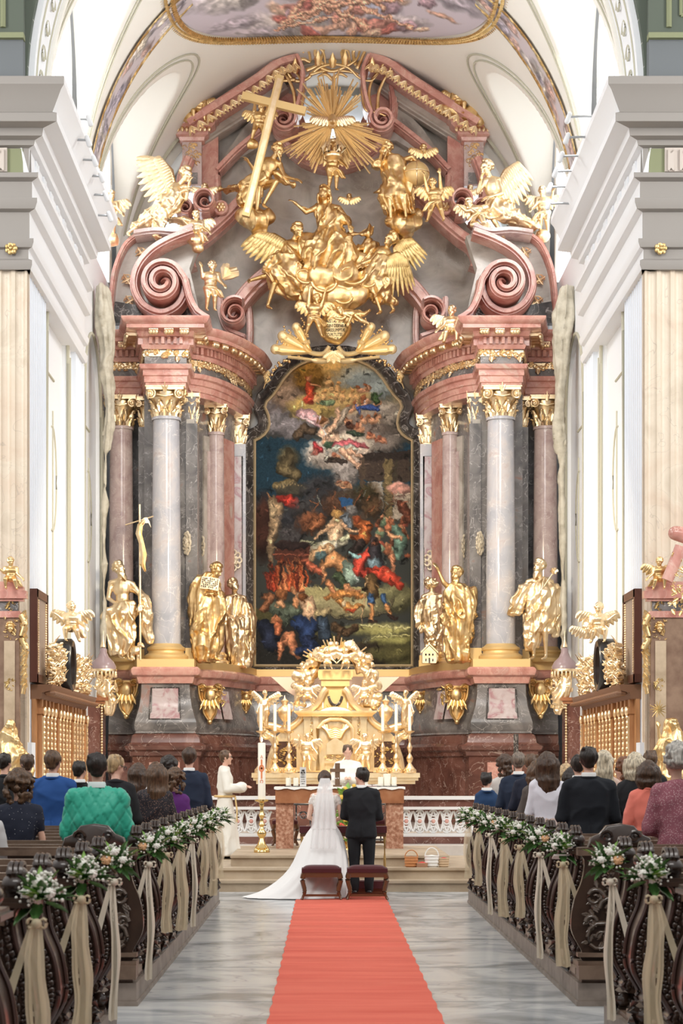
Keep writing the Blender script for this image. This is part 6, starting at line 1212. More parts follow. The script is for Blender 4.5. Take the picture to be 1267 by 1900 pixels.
m = MB(); pts = [(590, 1430), (590, 1352), (600, 1340), (612, 1334), (632, 1334), (644, 1340), (654, 1352), (654, 1430)]; m.tube([B(x, y, 20) for x, y in pts], .045, 8); gp('tabernacle_frame', m)
m = MB(); rows = [[B(592 + 60 * i / 12, 1340 + 88 * j / 10, 15 + 1.5 * math.sin(i * 1.9 + j)) for i in range(13)] for j in range(11)]; m.grid(rows)
for k in range(5): m.tube(bez([B(594 + 3 * k, 1345, 18), B(608 + k, 1356 + k * 3, 21), B(622, 1352 + k * 4, 20), B(636 - k, 1356 + k * 3, 21), B(650 - 3 * k, 1345, 18)], 4), .035, 6)
m.prism([(B(x, y).x, B(x, y).z) for x, y in ((606, 1400), (606, 1380), (622, 1368), (638, 1380), (638, 1400))], D - .32, D - .2); [px_box(m, 608 + q * 7, 611 + q * 7, 1380, 1400, 20, 23) for q in range(5)]; orn(m, B, 600, 645, 1400, 1412, 16, 3, 20); px_box(m, 602, 642, 1412, 1416, 16, 26); gp('tabernacle_door', m, None, 60)
m = MB(); [orn(m, B, AX + s_ * 44 - 4, AX + s_ * 44 + 4, 1340, 1425, 30, 9, 16, .7) for s_ in (-1, 1)]; orn(m, B, 606, 638, 1312, 1330, 20, 8, 22); gp('carved_strips', m, M_gold, 60)
m = MB(); px_box(m, 592, 652, 1258, 1262, 6, 22); px_box(m, 596, 648, 1262, 1274, 8, 18); px_box(m, 590, 654, 1245, 1258, 4, 16); px_box(m, 600, 644, 1274, 1320, 2, 10)
for s_ in (-1, 1): m.prism([(B(AX + s_ * x, y).x, B(0, y).z) for x, y in ((24, 1274), (30, 1300), (56, 1318), (24, 1318))], D - .15, D)
gp('upper_stage', m, M_goldm)
m = MB(); m.tube([B(AX + 13 * math.cos(a), 1285 + 24 * math.sin(a), 12) for a in np.linspace(.3, PI - .3, 12)], .03, 6); gp('dark_arc', m, M_black)
m = MB(); rr = random.Random(31)
for k in range(64):
    a = math.radians(4 + k * 172 / 63); L0 = rr.uniform(60, 76) if k % 2 else rr.uniform(52, 66); d_ = V((math.cos(a), 0, math.sin(a))); p0 = B(AX + 3 + 34 * math.cos(a), 1246 - 30 * math.sin(a), 0); p1 = B(AX + 3 + L0 * 1.02 * math.cos(a), 1250 - L0 * .92 * math.sin(a), 3); n_ = V((-d_.z, 0, d_.x)) * 1.3 * B.u; m.loft([[p0 - n_, p0 + V((0, -.04, 0)), p0 + n_, p0 + V((0, .03, 0))], [p1 - n_, p1 + V((0, -.03, 0)), p1 + n_, p1 + V((0, .03, 0))]])
gp('rays', m, None, 20)
m = MB(); rr = random.Random(4)
for k in range(64): a = rr.uniform(-.5, PI + .5); r = rr.uniform(36, 60) if math.sin(a) > 0 else rr.uniform(46, 66); m.ell(B(AX + 3 + r * 1.15 * math.cos(a), 1250 - r * .95 * math.sin(a), rr.uniform(2, 10)), rr.uniform(5, 9) * B.u, nu=10, nv=7)
for s_ in (-1, 1):
    for k in range(26): m.ell(B(AX + s_ * rr.uniform(52, 78), rr.uniform(1250, 1312), rr.uniform(2, 10)), rr.uniform(4, 8) * B.u, nu=10, nv=7)
gild(m, ha, 'cloud_wreath', M_gold2, .02, (.06, 5, .3, 2), 2)
for i, (x, y, h, ps, fl, dd) in enumerate(((607, 1240, 11, 'sit', False, 40.6), (642, 1240, 11, 'sit', True, 40.6), (570, 1306, 13, 'sit', False, 40.4), (676, 1306, 13, 'sit', True, 40.4), (569, 1428, 15, 'stand', False, 40.35), (678, 1428, 15, 'stand', True, 40.35))):
    putto(dd, x, y, h, ps, fl, '', parent=ha, seed=20 + i, mt=M_gold2, swag=i > 1)
for i, (x, y) in enumerate(((577, 1218), (590, 1206), (660, 1206), (674, 1218), (624, 1196), (560, 1235), (690, 1234), (562, 1262), (696, 1256))):
    m = MB(); Bh = Px(40.5); c = Bh(x, y, 6); head(m, c, ((x - AX) * -.004, -1, -.1), 10 * Bh.u, seed=i); gild(m, ha, 'cherub_head', M_gold2, .014, None, 1)
for s_, nm in ((-1, 'left'), (1, 'right')):               # angels and urns on the ends
    Ba = Px(40.7); X_ = (lambda x: x) if s_ < 0 else (lambda x: 2 * AX - x); J = dict(hd=(492, 1287, 4), nk=(491, 1297), pv=(489, 1320), el=(481, 1308, 4), wl=(478, 1318, 8), er=(504, 1296, 4), wr=(518, 1292, 6), kl=(486, 1334, 4), al=(486, 1350), kr=(494, 1334, 3), ar=(495, 1350))
    J = {k: ((X_(v[0]),) + tuple(v[1:])) for k, v in J.items()}
    if s_ > 0: J = {({'l': 'r', 'r': 'l'}[k[1]].join([k[0], '']) if k in ('el', 'er', 'wl', 'wr', 'kl', 'kr', 'al', 'ar') else k): v for k, v in J.items()}
    t = figure(Ba, 'gilded_angel', 'small gilded angel with spread wings on the %s end of the high altar' % nm, 'angel', J, 12, (-s_ * .6, -.8, 0), [[(X_(490), 1300, 0, 8, 6), (X_(489), 1320, 0, 10, 7), (X_(488), 1338, 0, 10, 7), (X_(490), 1349, 0, 8, 6)]], fold=(.03, 8, .3, 3), mt=M_gold2, group='angels on the high altar', vox=.012)
    m = MB(); p = Ba(X_(490), 1302, -2); wing(m, p, Ba(X_(474), 1284, -2), 1, Ba(X_(478), 1302, -2) - Ba(X_(484), 1290, -2), n=6, rows=1); wing(m, p, Ba(X_(512), 1286, -2), 1, Ba(X_(512), 1302, -2) - Ba(X_(504), 1288, -2), n=6, rows=1); m.build('wings', M_gold2, t, 60)
    c = Ba(X_(528), 1352, -4); k = Ba.u; t = thing('gilded_urn', tuple(c), 'gilded two handled urn between candles on the %s wing of the high altar' % nm, 'urn', 'urns on the high altar')
    m = MB(); m.lathe(tuple(c), [(8 * k, 0), (8 * k, 3 * k), (3 * k, 6 * k), (2.5 * k, 12 * k), (6 * k, 16 * k), (12 * k, 24 * k), (14 * k, 32 * k), (12 * k, 38 * k), (5 * k, 44 * k), (6 * k, 49 * k), (8 * k, 51 * k), (2 * k, 56 * k), (.5 * k, 62 * k)], 20); m.build('vase', M_gold2, t, 50)
    m = MB(); [m.tube([c + V((q * (11 + 6 * math.sin(a)) * k, 0, (40 + 9 * math.cos(a)) * k)) for a in np.linspace(-.2, PI + .1, 10)], 1.2 * k, 6) for q in (-1, 1)]; m.build('handles', M_gold2, t, 60)
    Bc_ = Px(41.6); t = thing('shell_bracket', tuple(Bc_(X_(530), 1292)), 'pale pink marble corbel flaring up behind the %s side of the high altar' % nm, 'corbel', 'marble corbels behind the altar')
    MB().prism([(Bc_(X_(x), y).x, Bc_(0, y).z) for x, y in ((503, 1256), (512, 1256), (600, 1256), (600, 1300), (560, 1300), (532, 1282), (512, 1264))], 41.6, 42.0).build('bracket', mat('pale_pink_marble', (.80, .62, .50), .35), t)
cs = None
for i, x in enumerate((484, 510, 536, 710, 735, 760)):
    Bs = Px(40.3); c = Bs(x, 1434); k = Bs.u
    lab = 'tall gilded candlestick with white candle on the high altar, %s' % ('outermost on the left', 'middle one of the left three', 'innermost on the left', 'innermost on the right', 'middle one of the right three', 'outermost on the right')[i]
    if cs is None:
        cs = thing('altar_candlestick', tuple(c), lab, 'candlestick', 'six altar candlesticks')
        m = MB(); m.lathe(tuple(c), [(12 * k, 0), (12.5 * k, 2 * k), (9 * k, 5 * k), (10 * k, 8 * k), (6 * k, 13 * k), (3 * k, 18 * k), (5 * k, 22 * k), (6.5 * k, 27 * k), (4 * k, 32 * k), (2 * k, 36 * k), (3.6 * k, 42 * k), (5.2 * k, 47 * k), (3 * k, 52 * k), (1.8 * k, 58 * k), (3.4 * k, 64 * k), (2.2 * k, 68 * k), (2.5 * k, 73 * k), (9 * k, 76 * k), (9.4 * k, 78 * k), (2 * k, 78.5 * k)], 18); m.build('stick', M_gold2, cs, 50)
        m = MB()
        for q in range(3): a = q * 2.1 + .5; m.ell(c + V((10 * k * math.cos(a), 10 * k * math.sin(a), 4 * k)), 4 * k, nu=8, nv=6)
        m.build('feet', M_gold2, cs, 180)
        m = MB(); m.lathe((c.x, c.y, c.z + 78 * k), [(3.1 * k, 0), (3.0 * k, 48 * k), (1 * k, 49.5 * k)], 12); m.build('candle', M_wax, cs, 50)
        o = cs
    else: o = copy_tree(cs); o.location = c; o['label'] = lab

# balustrade
for sd, x0, x1 in ((-1, XL + .2, -.8), (1, 1.25, XR - .2)):
    t = thing('altar_balustrade', ((x0 + x1) / 2, 34, .48), 'pierced white marble communion rail with round red bosses, %s of the altar table' % OWN(sd), 'balustrade')
    m = MB(); m.bb(x0, x1, 33.85, 34.2, 1.23, 1.29); m.build('top_rail', mat('white_marble', (.78, .77, .75), .2), t)
    m = MB(); m.bb(x0 + .02, x1 - .02, 33.9, 34.15, 1.11, 1.23); m.bb(x0, x1, 33.88, 34.17, .48, .60); m.build('brown_band', M_brown, t)
    m = MB(); m.bb(x0, x1, 33.9, 34.15, .60, .66); m.bb(x0, x1, 33.9, 34.15, 1.06, 1.11); n = int((x1 - x0) / .23)
    b = MB()
    for k in range(n):
        cx_ = x0 + .115 + k * .23; zc_ = .86
        for q in (-1, 1):
            m.tube([(cx_ - .115 + .23 * u, 34.0, zc_ + q * .17 * math.cos(u * 2 * PI)) for u in np.linspace(0, 1, 13)], .022, 6); m.tube([(cx_ + .07 * math.cos(a), 33.99, zc_ + q * .14 + .05 * math.sin(a)) for a in np.linspace(0, 2 * PI, 10)], .014, 5)
        m.tube([(cx_ + .045 * math.cos(a), 33.98, zc_ + .045 * math.sin(a)) for a in np.linspace(0, 2 * PI, 12)], .016, 5); b.ell((cx_, 33.98, zc_), (.038, .03, .038), nu=10, nv=7)
    m.build('pierced_panel', MATS['white_marble'], t, 60); b = b.build('red_bosses', M_red, t, 180); b['kind'] = 'stuff'
m = MB()
for k in range(9): x = -.75 + k * .24; m.tube([(x, 34, .5), (x, 34, 1.15)], .014, 5); [m.tube([(x + .12 + .09 * (1 - j / 14) * math.cos(j * .6) * s_, 34, zz + .09 * (1 - j / 14) * math.sin(j * .6)) for j in range(13)], .010, 5) for s_ in (-1, 1) for zz in (.7, .95)]
m.tube([(-.78, 34, 1.15), (1.23, 34, 1.15)], .02, 6); m.tube([(-.78, 34, .55), (1.23, 34, .55)], .02, 6)
tag(m.build('iron_gate', M_black, smooth=60), 'black wrought iron gate with scrolls seen through the opening of the altar table', 'gate')

# altar table
D = 31.9; B = Px(D); t = thing('altar_table', (B(630, 0).x, D, .48), 'red brown marble altar table with two speckled legs behind the bridal couple', 'altar table')
M_ter = mat('speckled_marble', (.5, .28, .2), .35, ramp=[(.3, (.25, .10, .055)), (.5, (.44, .21, .13)), (.7, (.64, .42, .30))], scale=22, detail=4)
M_or = mat('orange_brown_marble', (.5, .22, .12), .25, ramp=[(.3, (.24, .085, .035)), (.6, (.40, .17, .08)), (.8, (.48, .26, .15))], scale=3, detail=7)
a, b = B(511, 1490), B(749, 1463)
m = MB(); m.bb(a.x, b.x, D - .1, D + .75, a.z, b.z); m.build('fascia', M_or, t)
for x0, x1 in ((512, 544), (716, 748)): m = MB(); m.bb(B(x0, 0).x, B(x1, 0).x, D - .06, D + .7, .48, a.z); m.build('leg', M_ter, t)
ztop = b.z + .025
m = MB(); rows = []
for i in range(40):
    x = a.x - .02 + (b.x - a.x + .04) * i / 39; rows.append([(x, D - .125, b.z - .01 - .012 * math.sin(i * 1.3)), (x, D - .12, ztop), (x, D + .77, ztop), (x, D + .77, b.z - .2)])
m.grid(rows); m.bb(a.x - .02, b.x + .02, D - .11, D + .76, b.z, ztop); cl = m.build('altar_cloth', M_white, None, 40); tag(cl, 'white cloth spread over the top of the altar table', 'altar cloth')
zt = ztop + .002
def on(x, dy=.3): return V((P(x, 0, D + dy).x, D + dy, zt))
c = on(626, .15); t = thing('wooden_crucifix', tuple(c), 'plain dark wooden standing cross on the altar table between the couple', 'crucifix'); h = 44 * B.u
m = MB(); m.bb(c.x - .04, c.x + .04, c.y - .02, c.y + .02, zt + .03, zt + h); M_cr = mat('cross_wood', (.16, .09, .05), .5); m.build('upright', M_cr, t); m = MB(); m.bb(c.x - .12, c.x + .12, c.y - .03, c.y + .02, zt + h * .62, zt + h * .62 + .055); m.build('crossbar', M_cr, t); m = MB(); m.bb(c.x - .07, c.x + .07, c.y - .05, c.y + .05, zt, zt + .03); m.build('foot', M_cr, t)
cands = ((535, .25, .042, .125, 'leftmost'), (549, .25, .042, .125, 'second from the left'), (563, .3, .045, .13, 'third from the left, beside the card'), (706, .25, .042, .14, 'fourth, left of the thick one'), (718, .28, .062, .19, 'thickest, right hand side'), (731, .25, .042, .14, 'rightmost'))
for x, dy, r, h, lab in cands:
    c = on(x, dy); c.z += .012; t = thing('pillar_candle', tuple(c), 'white pillar candle on the altar table, %s' % lab, 'candle', 'pillar candles on the altar table')
    m = MB(); m.lathe(tuple(c), [(r, 0), (r, h), (r * .85, h + .004), (r * .3, h - .004)], 18); m.build('wax', M_wax, t, 50); m = MB(); m.tube([c + V((0, 0, h - .004)), c + V((0, 0, h + .02))], .003, 5); m.build('wick', M_black, t)
for x0, x1, s_ in ((528, 572, 'left'), (699, 738, 'right')):
    m = MB(); m.bb(on(x0).x, on(x1).x, D + .17, D + .38, zt, zt + .012); tag(m.build('dark_tray', M_black), 'flat dark tray under the %s group of altar candles' % s_, 'tray')
c = on(562, .1); t = thing('text_card', tuple(c), 'upright narrow card with grey lettering behind the small candles on the altar table', 'card'); m = MB(); m.box((c.x, c.y, zt + .16), (.10, .012, .31)); m.build('card_sheet', mat('grey_card', (.62, .60, .58), .6), t)
m = MB()
for q in range(7): m.box((c.x, c.y - .008, zt + .05 + q * .035), (.07 if q % 2 else .05, .003, .012 if q < 5 else .03))
m.build('print', M_black, t)
c = on(690, .45); t = thing('open_missal', tuple(c), 'open white missal on the altar table in front of the priest', 'book'); m = MB()
for s_ in (-1, 1): m.box((c.x + s_ * .11, c.y, zt + .025), (.21, .28, .03), m=Matrix.Rotation(-s_ * .12, 3, 'Y'))
m.build('pages', M_white, t); m = MB(); m.box((c.x, c.y, zt + .006), (.46, .31, .008)); m.build('cover', mat('burgundy_leather', (.18, .02, .02), .5), t)
# paschal candle
B = Px(30.4); c = B(485.5, 1582); c.z = .48; k = B.u; t = thing('paschal_candle', tuple(c), 'tall cream paschal candle with orange cross emblem on a turned brass stand', 'candle')
M_brass = mat('polished_brass', (.86, .62, .26), .18, 1.)
m = MB(); m.lathe(tuple(c), [(15 * k, 0), (15 * k, 3 * k), (12 * k, 6 * k), (13 * k, 9 * k), (9 * k, 14 * k), (6 * k, 20 * k), (4 * k, 26 * k), (8 * k, 32 * k), (9 * k, 37 * k), (5 * k, 42 * k), (3 * k, 47 * k), (6 * k, 52 * k), (3.4 * k, 57 * k), (3 * k, 64 * k), (6 * k, 69 * k), (3.5 * k, 74 * k), (3 * k, 84 * k), (5 * k, 88 * k), (4 * k, 92 * k), (12.5 * k, 95 * k), (13 * k, 98 * k), (6 * k, 98.5 * k)], 24); m.build('brass_stand', M_brass, t, 50)
m = MB()
for q in range(4): a_ = q * PI / 2 + .8; m.ell(c + V((14 * k * math.cos(a_), 14 * k * math.sin(a_), 4 * k)), 4.5 * k, nu=10, nv=7)
m.build('feet', M_brass, t, 180)
zc = c.z + 98.5 * k; m = MB(); m.lathe((c.x, c.y, zc), [(7 * k, 0), (7 * k, 104 * k), (6 * k, 105 * k), (2 * k, 103 * k)], 24); cd = m.build('candle', M_wax, t, 50)
m = MB(); y_ = c.y - 7.15 * k; M_em = mat('orange_wax', (.80, .26, .10), .5); m.bb(c.x - .012, c.x + .012, y_ - .003, y_ + .03, zc + 38 * k, zc + 74 * k); m.bb(c.x - 5 * k, c.x + 5 * k, y_ - .003, y_ + .03, zc + 56 * k, zc + 59 * k); m.tube([(c.x + 4 * k * math.cos(q), y_, zc + 57.5 * k + 6 * k * math.sin(q)) for q in np.linspace(0, 2 * PI, 16)], .008, 5)
m.tube([(c.x - 2 * k, y_, zc + 76 * k), (c.x, y_, zc + 82 * k), (c.x + 2 * k, y_, zc + 76 * k)], .005, 5); m.tube([(c.x + 2.6 * k * math.cos(q), y_, zc + 33 * k + 3 * k * math.sin(q)) for q in np.linspace(-.9, PI + .9, 12)], .005, 5); m.build('emblem', M_em, cd, 60)
m = MB(); m.ell((c.x, c.y, zc + 111 * k), (.014, .014, .035)); m.build('flame', M_flame, t, 180)
# seats behind the altar, prayer desk and stools
M_vel = mat('dark_red_velvet', (.065, .003, .006), .8, sheen=.15, bump=(80, .002)); M_chw = mat('gilded_walnut_frame', (.13, .052, .02), .3, coat=.3)
def stool(name, c, w, dp, h, label, grp, pad=.09):
    t = thing(name, tuple(c), label, 'stool', grp); x, y, z = c
    m = MB(); N = 20; rows = []
    for j in range(N):
        v = j / (N - 1) * 2 - 1; rows.append([(x + u * w / 2, y + v * dp / 2, z + h - pad + pad * (1 - u ** 6) ** .5 * (1 - v ** 6) ** .5 * .9 + .0) for u in np.linspace(-1, 1, 20)])
    m.grid(rows); m.bb(x - w / 2, x + w / 2, y - dp / 2, y + dp / 2, z + h - pad - .01, z + h - pad * .55); m.build('cushion', M_vel, t, 50)
    m = MB(); m.bb(x - w / 2 + .01, x + w / 2 - .01, y - dp / 2 + .01, y + dp / 2 - .01, z + h - pad - .075, z + h - pad - .005); m.build('frame', M_chw, t)
    for sx in (-1, 1):
        for sy in (-1, 1):
            m = MB(); X_, Y_ = x + sx * (w / 2 - .03), y + sy * (dp / 2 - .03); m.tube(bez([(X_, Y_, z + h - pad - .03), (X_ + sx * .02, Y_, z + h * .55), (X_ - sx * .01, Y_, z + h * .25), (X_ + sx * .015, Y_ + sy * .01, z + .03), (X_ + sx * .03, Y_ + sy * .02, z)], 4), [.035] * 5 + [.03] * 5 + [.018] * 4 + [.02] * 3, 8); m.build('leg', M_chw, t, 60)
    m = MB(); [m.bb(x - w / 2 + .04, x + w / 2 - .04, y + sy * (dp / 2 - .035) - .012, y + sy * (dp / 2 - .035) + .012, z + .04, z + .07) for sy in (-1, 1)]; m.build('stretcher', M_chw, t); return t
st = Px(26.75); stool('upholstered_stool', V((st(596.5, 0).x, 26.75, .012)), .53, .40, .46, 'dark red velvet stool with curved wooden legs behind the bride', 'stools of the bridal couple'); stool('upholstered_stool', V((st(681, 0).x, 26.75, .012)), .54, .40, .46, 'dark red velvet stool with curved wooden legs behind the groom', 'stools of the bridal couple')
for x, s_ in ((529, 'left'), (700, 'right')): stool('upholstered_stool', V((P(x, 0, 33.2).x, 33.2, .48)), .42, .36, .46, 'red velvet stool partly hidden behind the %s leg of the altar table' % s_, 'stools behind the altar table')
kd = thing('prayer_desk', (P(635, 0, 27.95).x, 27.95, 0.012), 'long kneeler desk with red velvet top and thin gilded legs in front of the couple', 'kneeler'); a, b = P(556, 0, 27.95).x, P(717, 0, 27.95).x
m = MB(); m.bb(a, b, 27.8, 28.1, .86, .95); m.build('velvet_top', M_vel, kd); m = MB(); m.bb(a + .01, b - .01, 27.82, 28.08, .81, .86); m.build('top_frame', M_chw, kd)
for x in (a + .03, b - .03): m = MB(); m.tube([(x, 27.85, .84), (x, 27.84, .5), (x + .01, 27.86, .012)], [.026, .018, .024], 8); m.build('leg', mat('gilt_leg', (.55, .34, .12), .35, .4), kd)
m = MB(); m.bb(a, b, 27.55, 27.9, .10, .20); m.build('kneeling_pad', M_vel, kd); m = MB(); m.bb(a + .02, b - .02, 27.6, 27.88, .012, .10); m.build('plinth', M_chw, kd)

# choir stalls along the side walls, with ring, cherub and carving on top
def SX(x, y, z, sd): return V((X0 + x * sd, y, z))     # x measured from the axis
for sd in (-1, 1):
    s_ = OWN(sd); t = thing('choir_stall_panelling', (X0 + 5.13 * sd, 37.4, .48), 'honey oak stall panelling with gilded carved strips along the %s choir wall' % s_, 'panelling')
    xi, xo = X0 + 5.13 * sd, X0 + 5.20 * sd; m = MB(); m.bb(min(xi, xo), max(xi, xo), 34.1, 40.6, .48, 2.95); m.build('back_panel', M_oak, t)
    m = MB(); g = MB(); y = 34.3; i = 0
    while y < 40.5:
        m.bb(X0 + 5.13 * sd, X0 + 5.05 * sd, y, y + .16, .6, 2.95); m.bb(X0 + 5.13 * sd, X0 + 5.02 * sd, y - .03, y + .19, 2.7, 2.8); x = X0 + 5.02 * sd; rr = random.Random(i)
        for z in np.arange(1.55, 2.65, .09):
            fl = 1 if int(z * 100) % 2 else -1; g.tube([(x, y + .08 + .055 * (1 - k / 10) * math.cos(k * .7) * fl, z + .055 * (1 - k / 10) * math.sin(k * .7)) for k in range(8)], .016, 4)
        g.ell((x, y + .08, 2.75), (.05, .06, .09), nu=8, nv=6); g.bb(x, x + sd * .03, y + .01, y + .15, 1.5, 2.66); y += .68 if i % 4 == 3 else .46; i += 1
    m.build('pilaster_strips', M_oak, t); g.build('gilded_carving', M_gold2, t, 60)
    path = [(X0 + 5.12 * sd, 34.1), (X0 + 5.12 * sd, 40.65)]; path = path if sd < 0 else path[::-1]
    m = MB(); m.sweep(path, [(-.25, 2.95), (.05, 2.95), (.08, 3.0), (.10, 3.06), (.24, 3.09), (.26, 3.14), (.28, 3.2), (-.25, 3.2)])
    for y in np.arange(34.2, 40.6, .28): m.ell((X0 + 4.88 * sd, y, 3.05), (.12, .11, .05), nu=8, nv=6)
    m.build('cornice', mat('brown_carved_oak', (.20, .10, .055), .4), t)
    m = MB(); rr = random.Random(7)
    for y0, y1 in ((34.5, 36.1), (37.5, 40.0)):
        for k in range(70):
            y, z = rr.uniform(y0, y1), 3.22 + rr.uniform(0, .75) * (1 - abs(rr.uniform(-1, 1)) * .3); r = rr.uniform(.05, .10); m.tube([(X0 + 4.93 * sd + rr.uniform(-.08, .08), y + r * (1 - j / 12) * math.cos(j * .6), z + r * (1 - j / 12) * math.sin(j * .6)) for j in range(10)], r * .3, 5)
            if k % 3 == 0: leaf(m, (X0 + 4.93 * sd, y, z), V((-sd * .3, rr.uniform(-.6, .6), 1)).normalized(), V((0, 1, 0)), V((-sd, 0, 0)), .2, .05)
    m.build('foliage_crest', M_gold2, t, 60)
    rg_ = thing('black_ring_frame', (X0 + 4.98 * sd, 36.8, 3.2), 'upright black round frame standing on the %s stall cornice' % s_, 'frame')
    m = MB(); R0 = .42
    for r0, r1, w in ((.42, .42, .16),): m.sweep([(0, 0), (0, .001)], [(0, 0), (.01, 0), (.01, .01)]) if False else None
    rows = []
    for a_ in np.linspace(0, 2 * PI, 41): rows.append([(X0 + (4.98 + dx) * sd, 36.8 + (R0 + dr) * math.cos(a_), 3.66 + (R0 + dr) * 1.08 * math.sin(a_)) for dx, dr in ((-.14, -.09), (-.16, 0), (-.12, .04), (.16, .04), (.16, -.09), (-.14, -.09))])
    m.loft(rows, closed=False, cap=False); m.build('ring', mat('black_lacquer', (.02, .02, .022), .25), rg_, 50)
    m = MB(); rows = [[(X0 + 4.93 * sd, 36.8 + r * math.cos(a_), 3.66 + r * 1.08 * math.sin(a_)) for r in (.01, .36)] for a_ in np.linspace(0, 2 * PI, 31)]; m.grid(rows); m.build('oak_disc', M_oak, rg_, 50)
    px_ = P(0, 0, 36.7); xx = CX + (X0 + 4.85 * sd) * F_PX / 36.7; putto(36.7, xx, 1188 if sd < 0 else 1190, 21, 'sit', sd > 0, 'gilded cherub sitting on the black ring above the %s stalls' % s_, seed=40 + sd, mt=M_gold2, swag=True)
    if sd > 0: cherub_head(36.6, xx - 22, 1165, 20, 'gilded head of a second child leaning on the right hand ring cherub', mt=M_gold2)
    # hanging framed relief on the first pilaster
    fy0, fy1 = 33.97, 35.2; f = thing('wall_frame', (X0 + 5.18 * sd, 34.8, 3.35), 'dark brown framed panel with beaded edge hanging on the %s choir pilaster' % s_, 'picture frame')
    z0_, z1_ = 3.3, 4.75; m = MB(); m.bb(X0 + 5.2 * sd, X0 + 5.10 * sd, fy0, fy1, z0_, z1_); m.build('panel', mat('taupe_panel', (.33, .26, .22), .5), f)
    m = MB(); lo = [(fy0, z0_), (fy1, z0_), (fy1, z1_), (fy0, z1_)]
    for (a0, b0), (a1, b1) in zip(lo, lo[1:] + lo[:1]): m.bb(X0 + 5.2 * sd, X0 + 5.075 * sd, min(a0, a1) - .07, max(a0, a1) + .07, min(b0, b1) - .07, max(b0, b1) + .07)
    m.build('frame', mat('mahogany', (.10, .035, .025), .35), f)
    m = MB()
    for k in range(30): z = z0_ + .12 + k * (z1_ - z0_ - .24) / 29; m.ell((X0 + 5.095 * sd, fy0 + .13, z), .025, nu=6, nv=5); m.ell((X0 + 5.095 * sd, fy1 - .13, z), .025, nu=6, nv=5)
    b = m.build('bead_edge', M_gold2, f, 180)
    # corner shrine: canopy, gilded drapery, marble post
    dC = 42.2; Bc_ = Px(dC); cx_ = 178 if sd < 0 else 1061; c = Bc_(cx_, 1440); X_ = lambda o: cx_ + o * (-sd)
    t = thing('corner_pillar_cabinet', (c.x, dC, .48), 'brown marble corner pillar with gilt beading below the violet canopy on the %s' % s_, 'pillar')
    m = MB(); a, b = Bc_(X_(-14), 1306), Bc_(X_(14), 1306); m.bb(min(a.x, b.x), max(a.x, b.x), dC - .1, dC + .4, .48, a.z); m.build('shaft', M_brown, t)
    m = MB(); m.bb(min(a.x, b.x) - .05, max(a.x, b.x) + .05, dC - .16, dC + .42, a.z, a.z + .06); m.bb(min(a.x, b.x) - .1, max(a.x, b.x) + .1, dC - .2, dC + .42, a.z + .06, a.z + .13); m.build('capital', M_or, t)
    m = MB(); [m.ell((Bc_(X_(12), 0).x, dC - .12, z), .028, nu=6, nv=5) for z in np.arange(.7, a.z, .06)]; b_ = m.build('gilt_beading', M_gold2, t, 180); b_['kind'] = 'stuff'
    c = Bc_(X_(14), 1243, 4); k = Bc_.u; t = thing('canopy', tuple(c), 'violet bell shaped canopy with gilded fringe hanging at the %s corner of the choir' % s_, 'canopy')
    m = MB(); m.lathe(tuple(c), [(24 * k, 0), (24 * k, 6 * k), (20 * k, 14 * k), (11 * k, 23 * k), (7 * k, 32 * k), (7 * k, 38 * k), (3 * k, 42 * k)], 24); m.build('bell', mat('violet_marble', (.30, .22, .23), .25), t, 50)
    m = MB(); m.lathe(tuple(c + V((0, 0, 42 * k))), [(6 * k, 0), (5 * k, 3 * k), (3 * k, 8 * k), (1.2 * k, 14 * k), (.5 * k, 30 * k)], 12); m.lathe(tuple(c - V((0, 0, 4 * k))), [(25 * k, 0), (25.5 * k, 4 * k), (25 * k, 5 * k)], 24); m.build('finial_and_rim', M_gold2, t, 50)
    m = MB(); [m.cap(c + V((24 * k * math.cos(q), 24 * k * math.sin(q), -4 * k)), 1.6 * k, c + V((24 * k * math.cos(q), 24 * k * math.sin(q), -13 * k)), 2.2 * k, 6) for q in np.linspace(0, 2 * PI, 21)[:-1]]; m.build('fringe', M_gold2, t, 60)
    t = thing('gilded_carved_swag', tuple(Bc_(X_(18), 1320)), 'cascade of gilded carved drapery and leaves under the %s canopy' % s_, 'carving'); m = MB()
    drape(m, [(Bc_(X_(10), 1250, 2), 9 * k, 8 * k), (Bc_(X_(14), 1270, 4), 15 * k, 10 * k), (Bc_(X_(18), 1290, 4), 14 * k, 10 * k), (Bc_(X_(24), 1312, 2), 10 * k, 7 * k), (Bc_(X_(26), 1328, 2), 5 * k, 4 * k)], n=6, amp=.25); gild(m, t, 'drapery', M_gold2, .018, (.07, 6, .4, 3), 2)
    m = MB(); orn(m, Bc_, min(X_(2), X_(40)), max(X_(2), X_(40)), 1245, 1315, 50, 3, 10, 1.2); m.build('leaves', M_gold2, t, 60)
    # stucco drapery behind the retable edge
    Bd = Px(44.0); t = thing('stucco_curtain', tuple(Bd(190 if sd < 0 else 1046, 1200)), 'grey olive stucco curtain hanging beside the %s edge of the altarpiece' % s_, 'curtain'); Y_ = lambda x: x if sd < 0 else 1237.4 - x; m = MB()
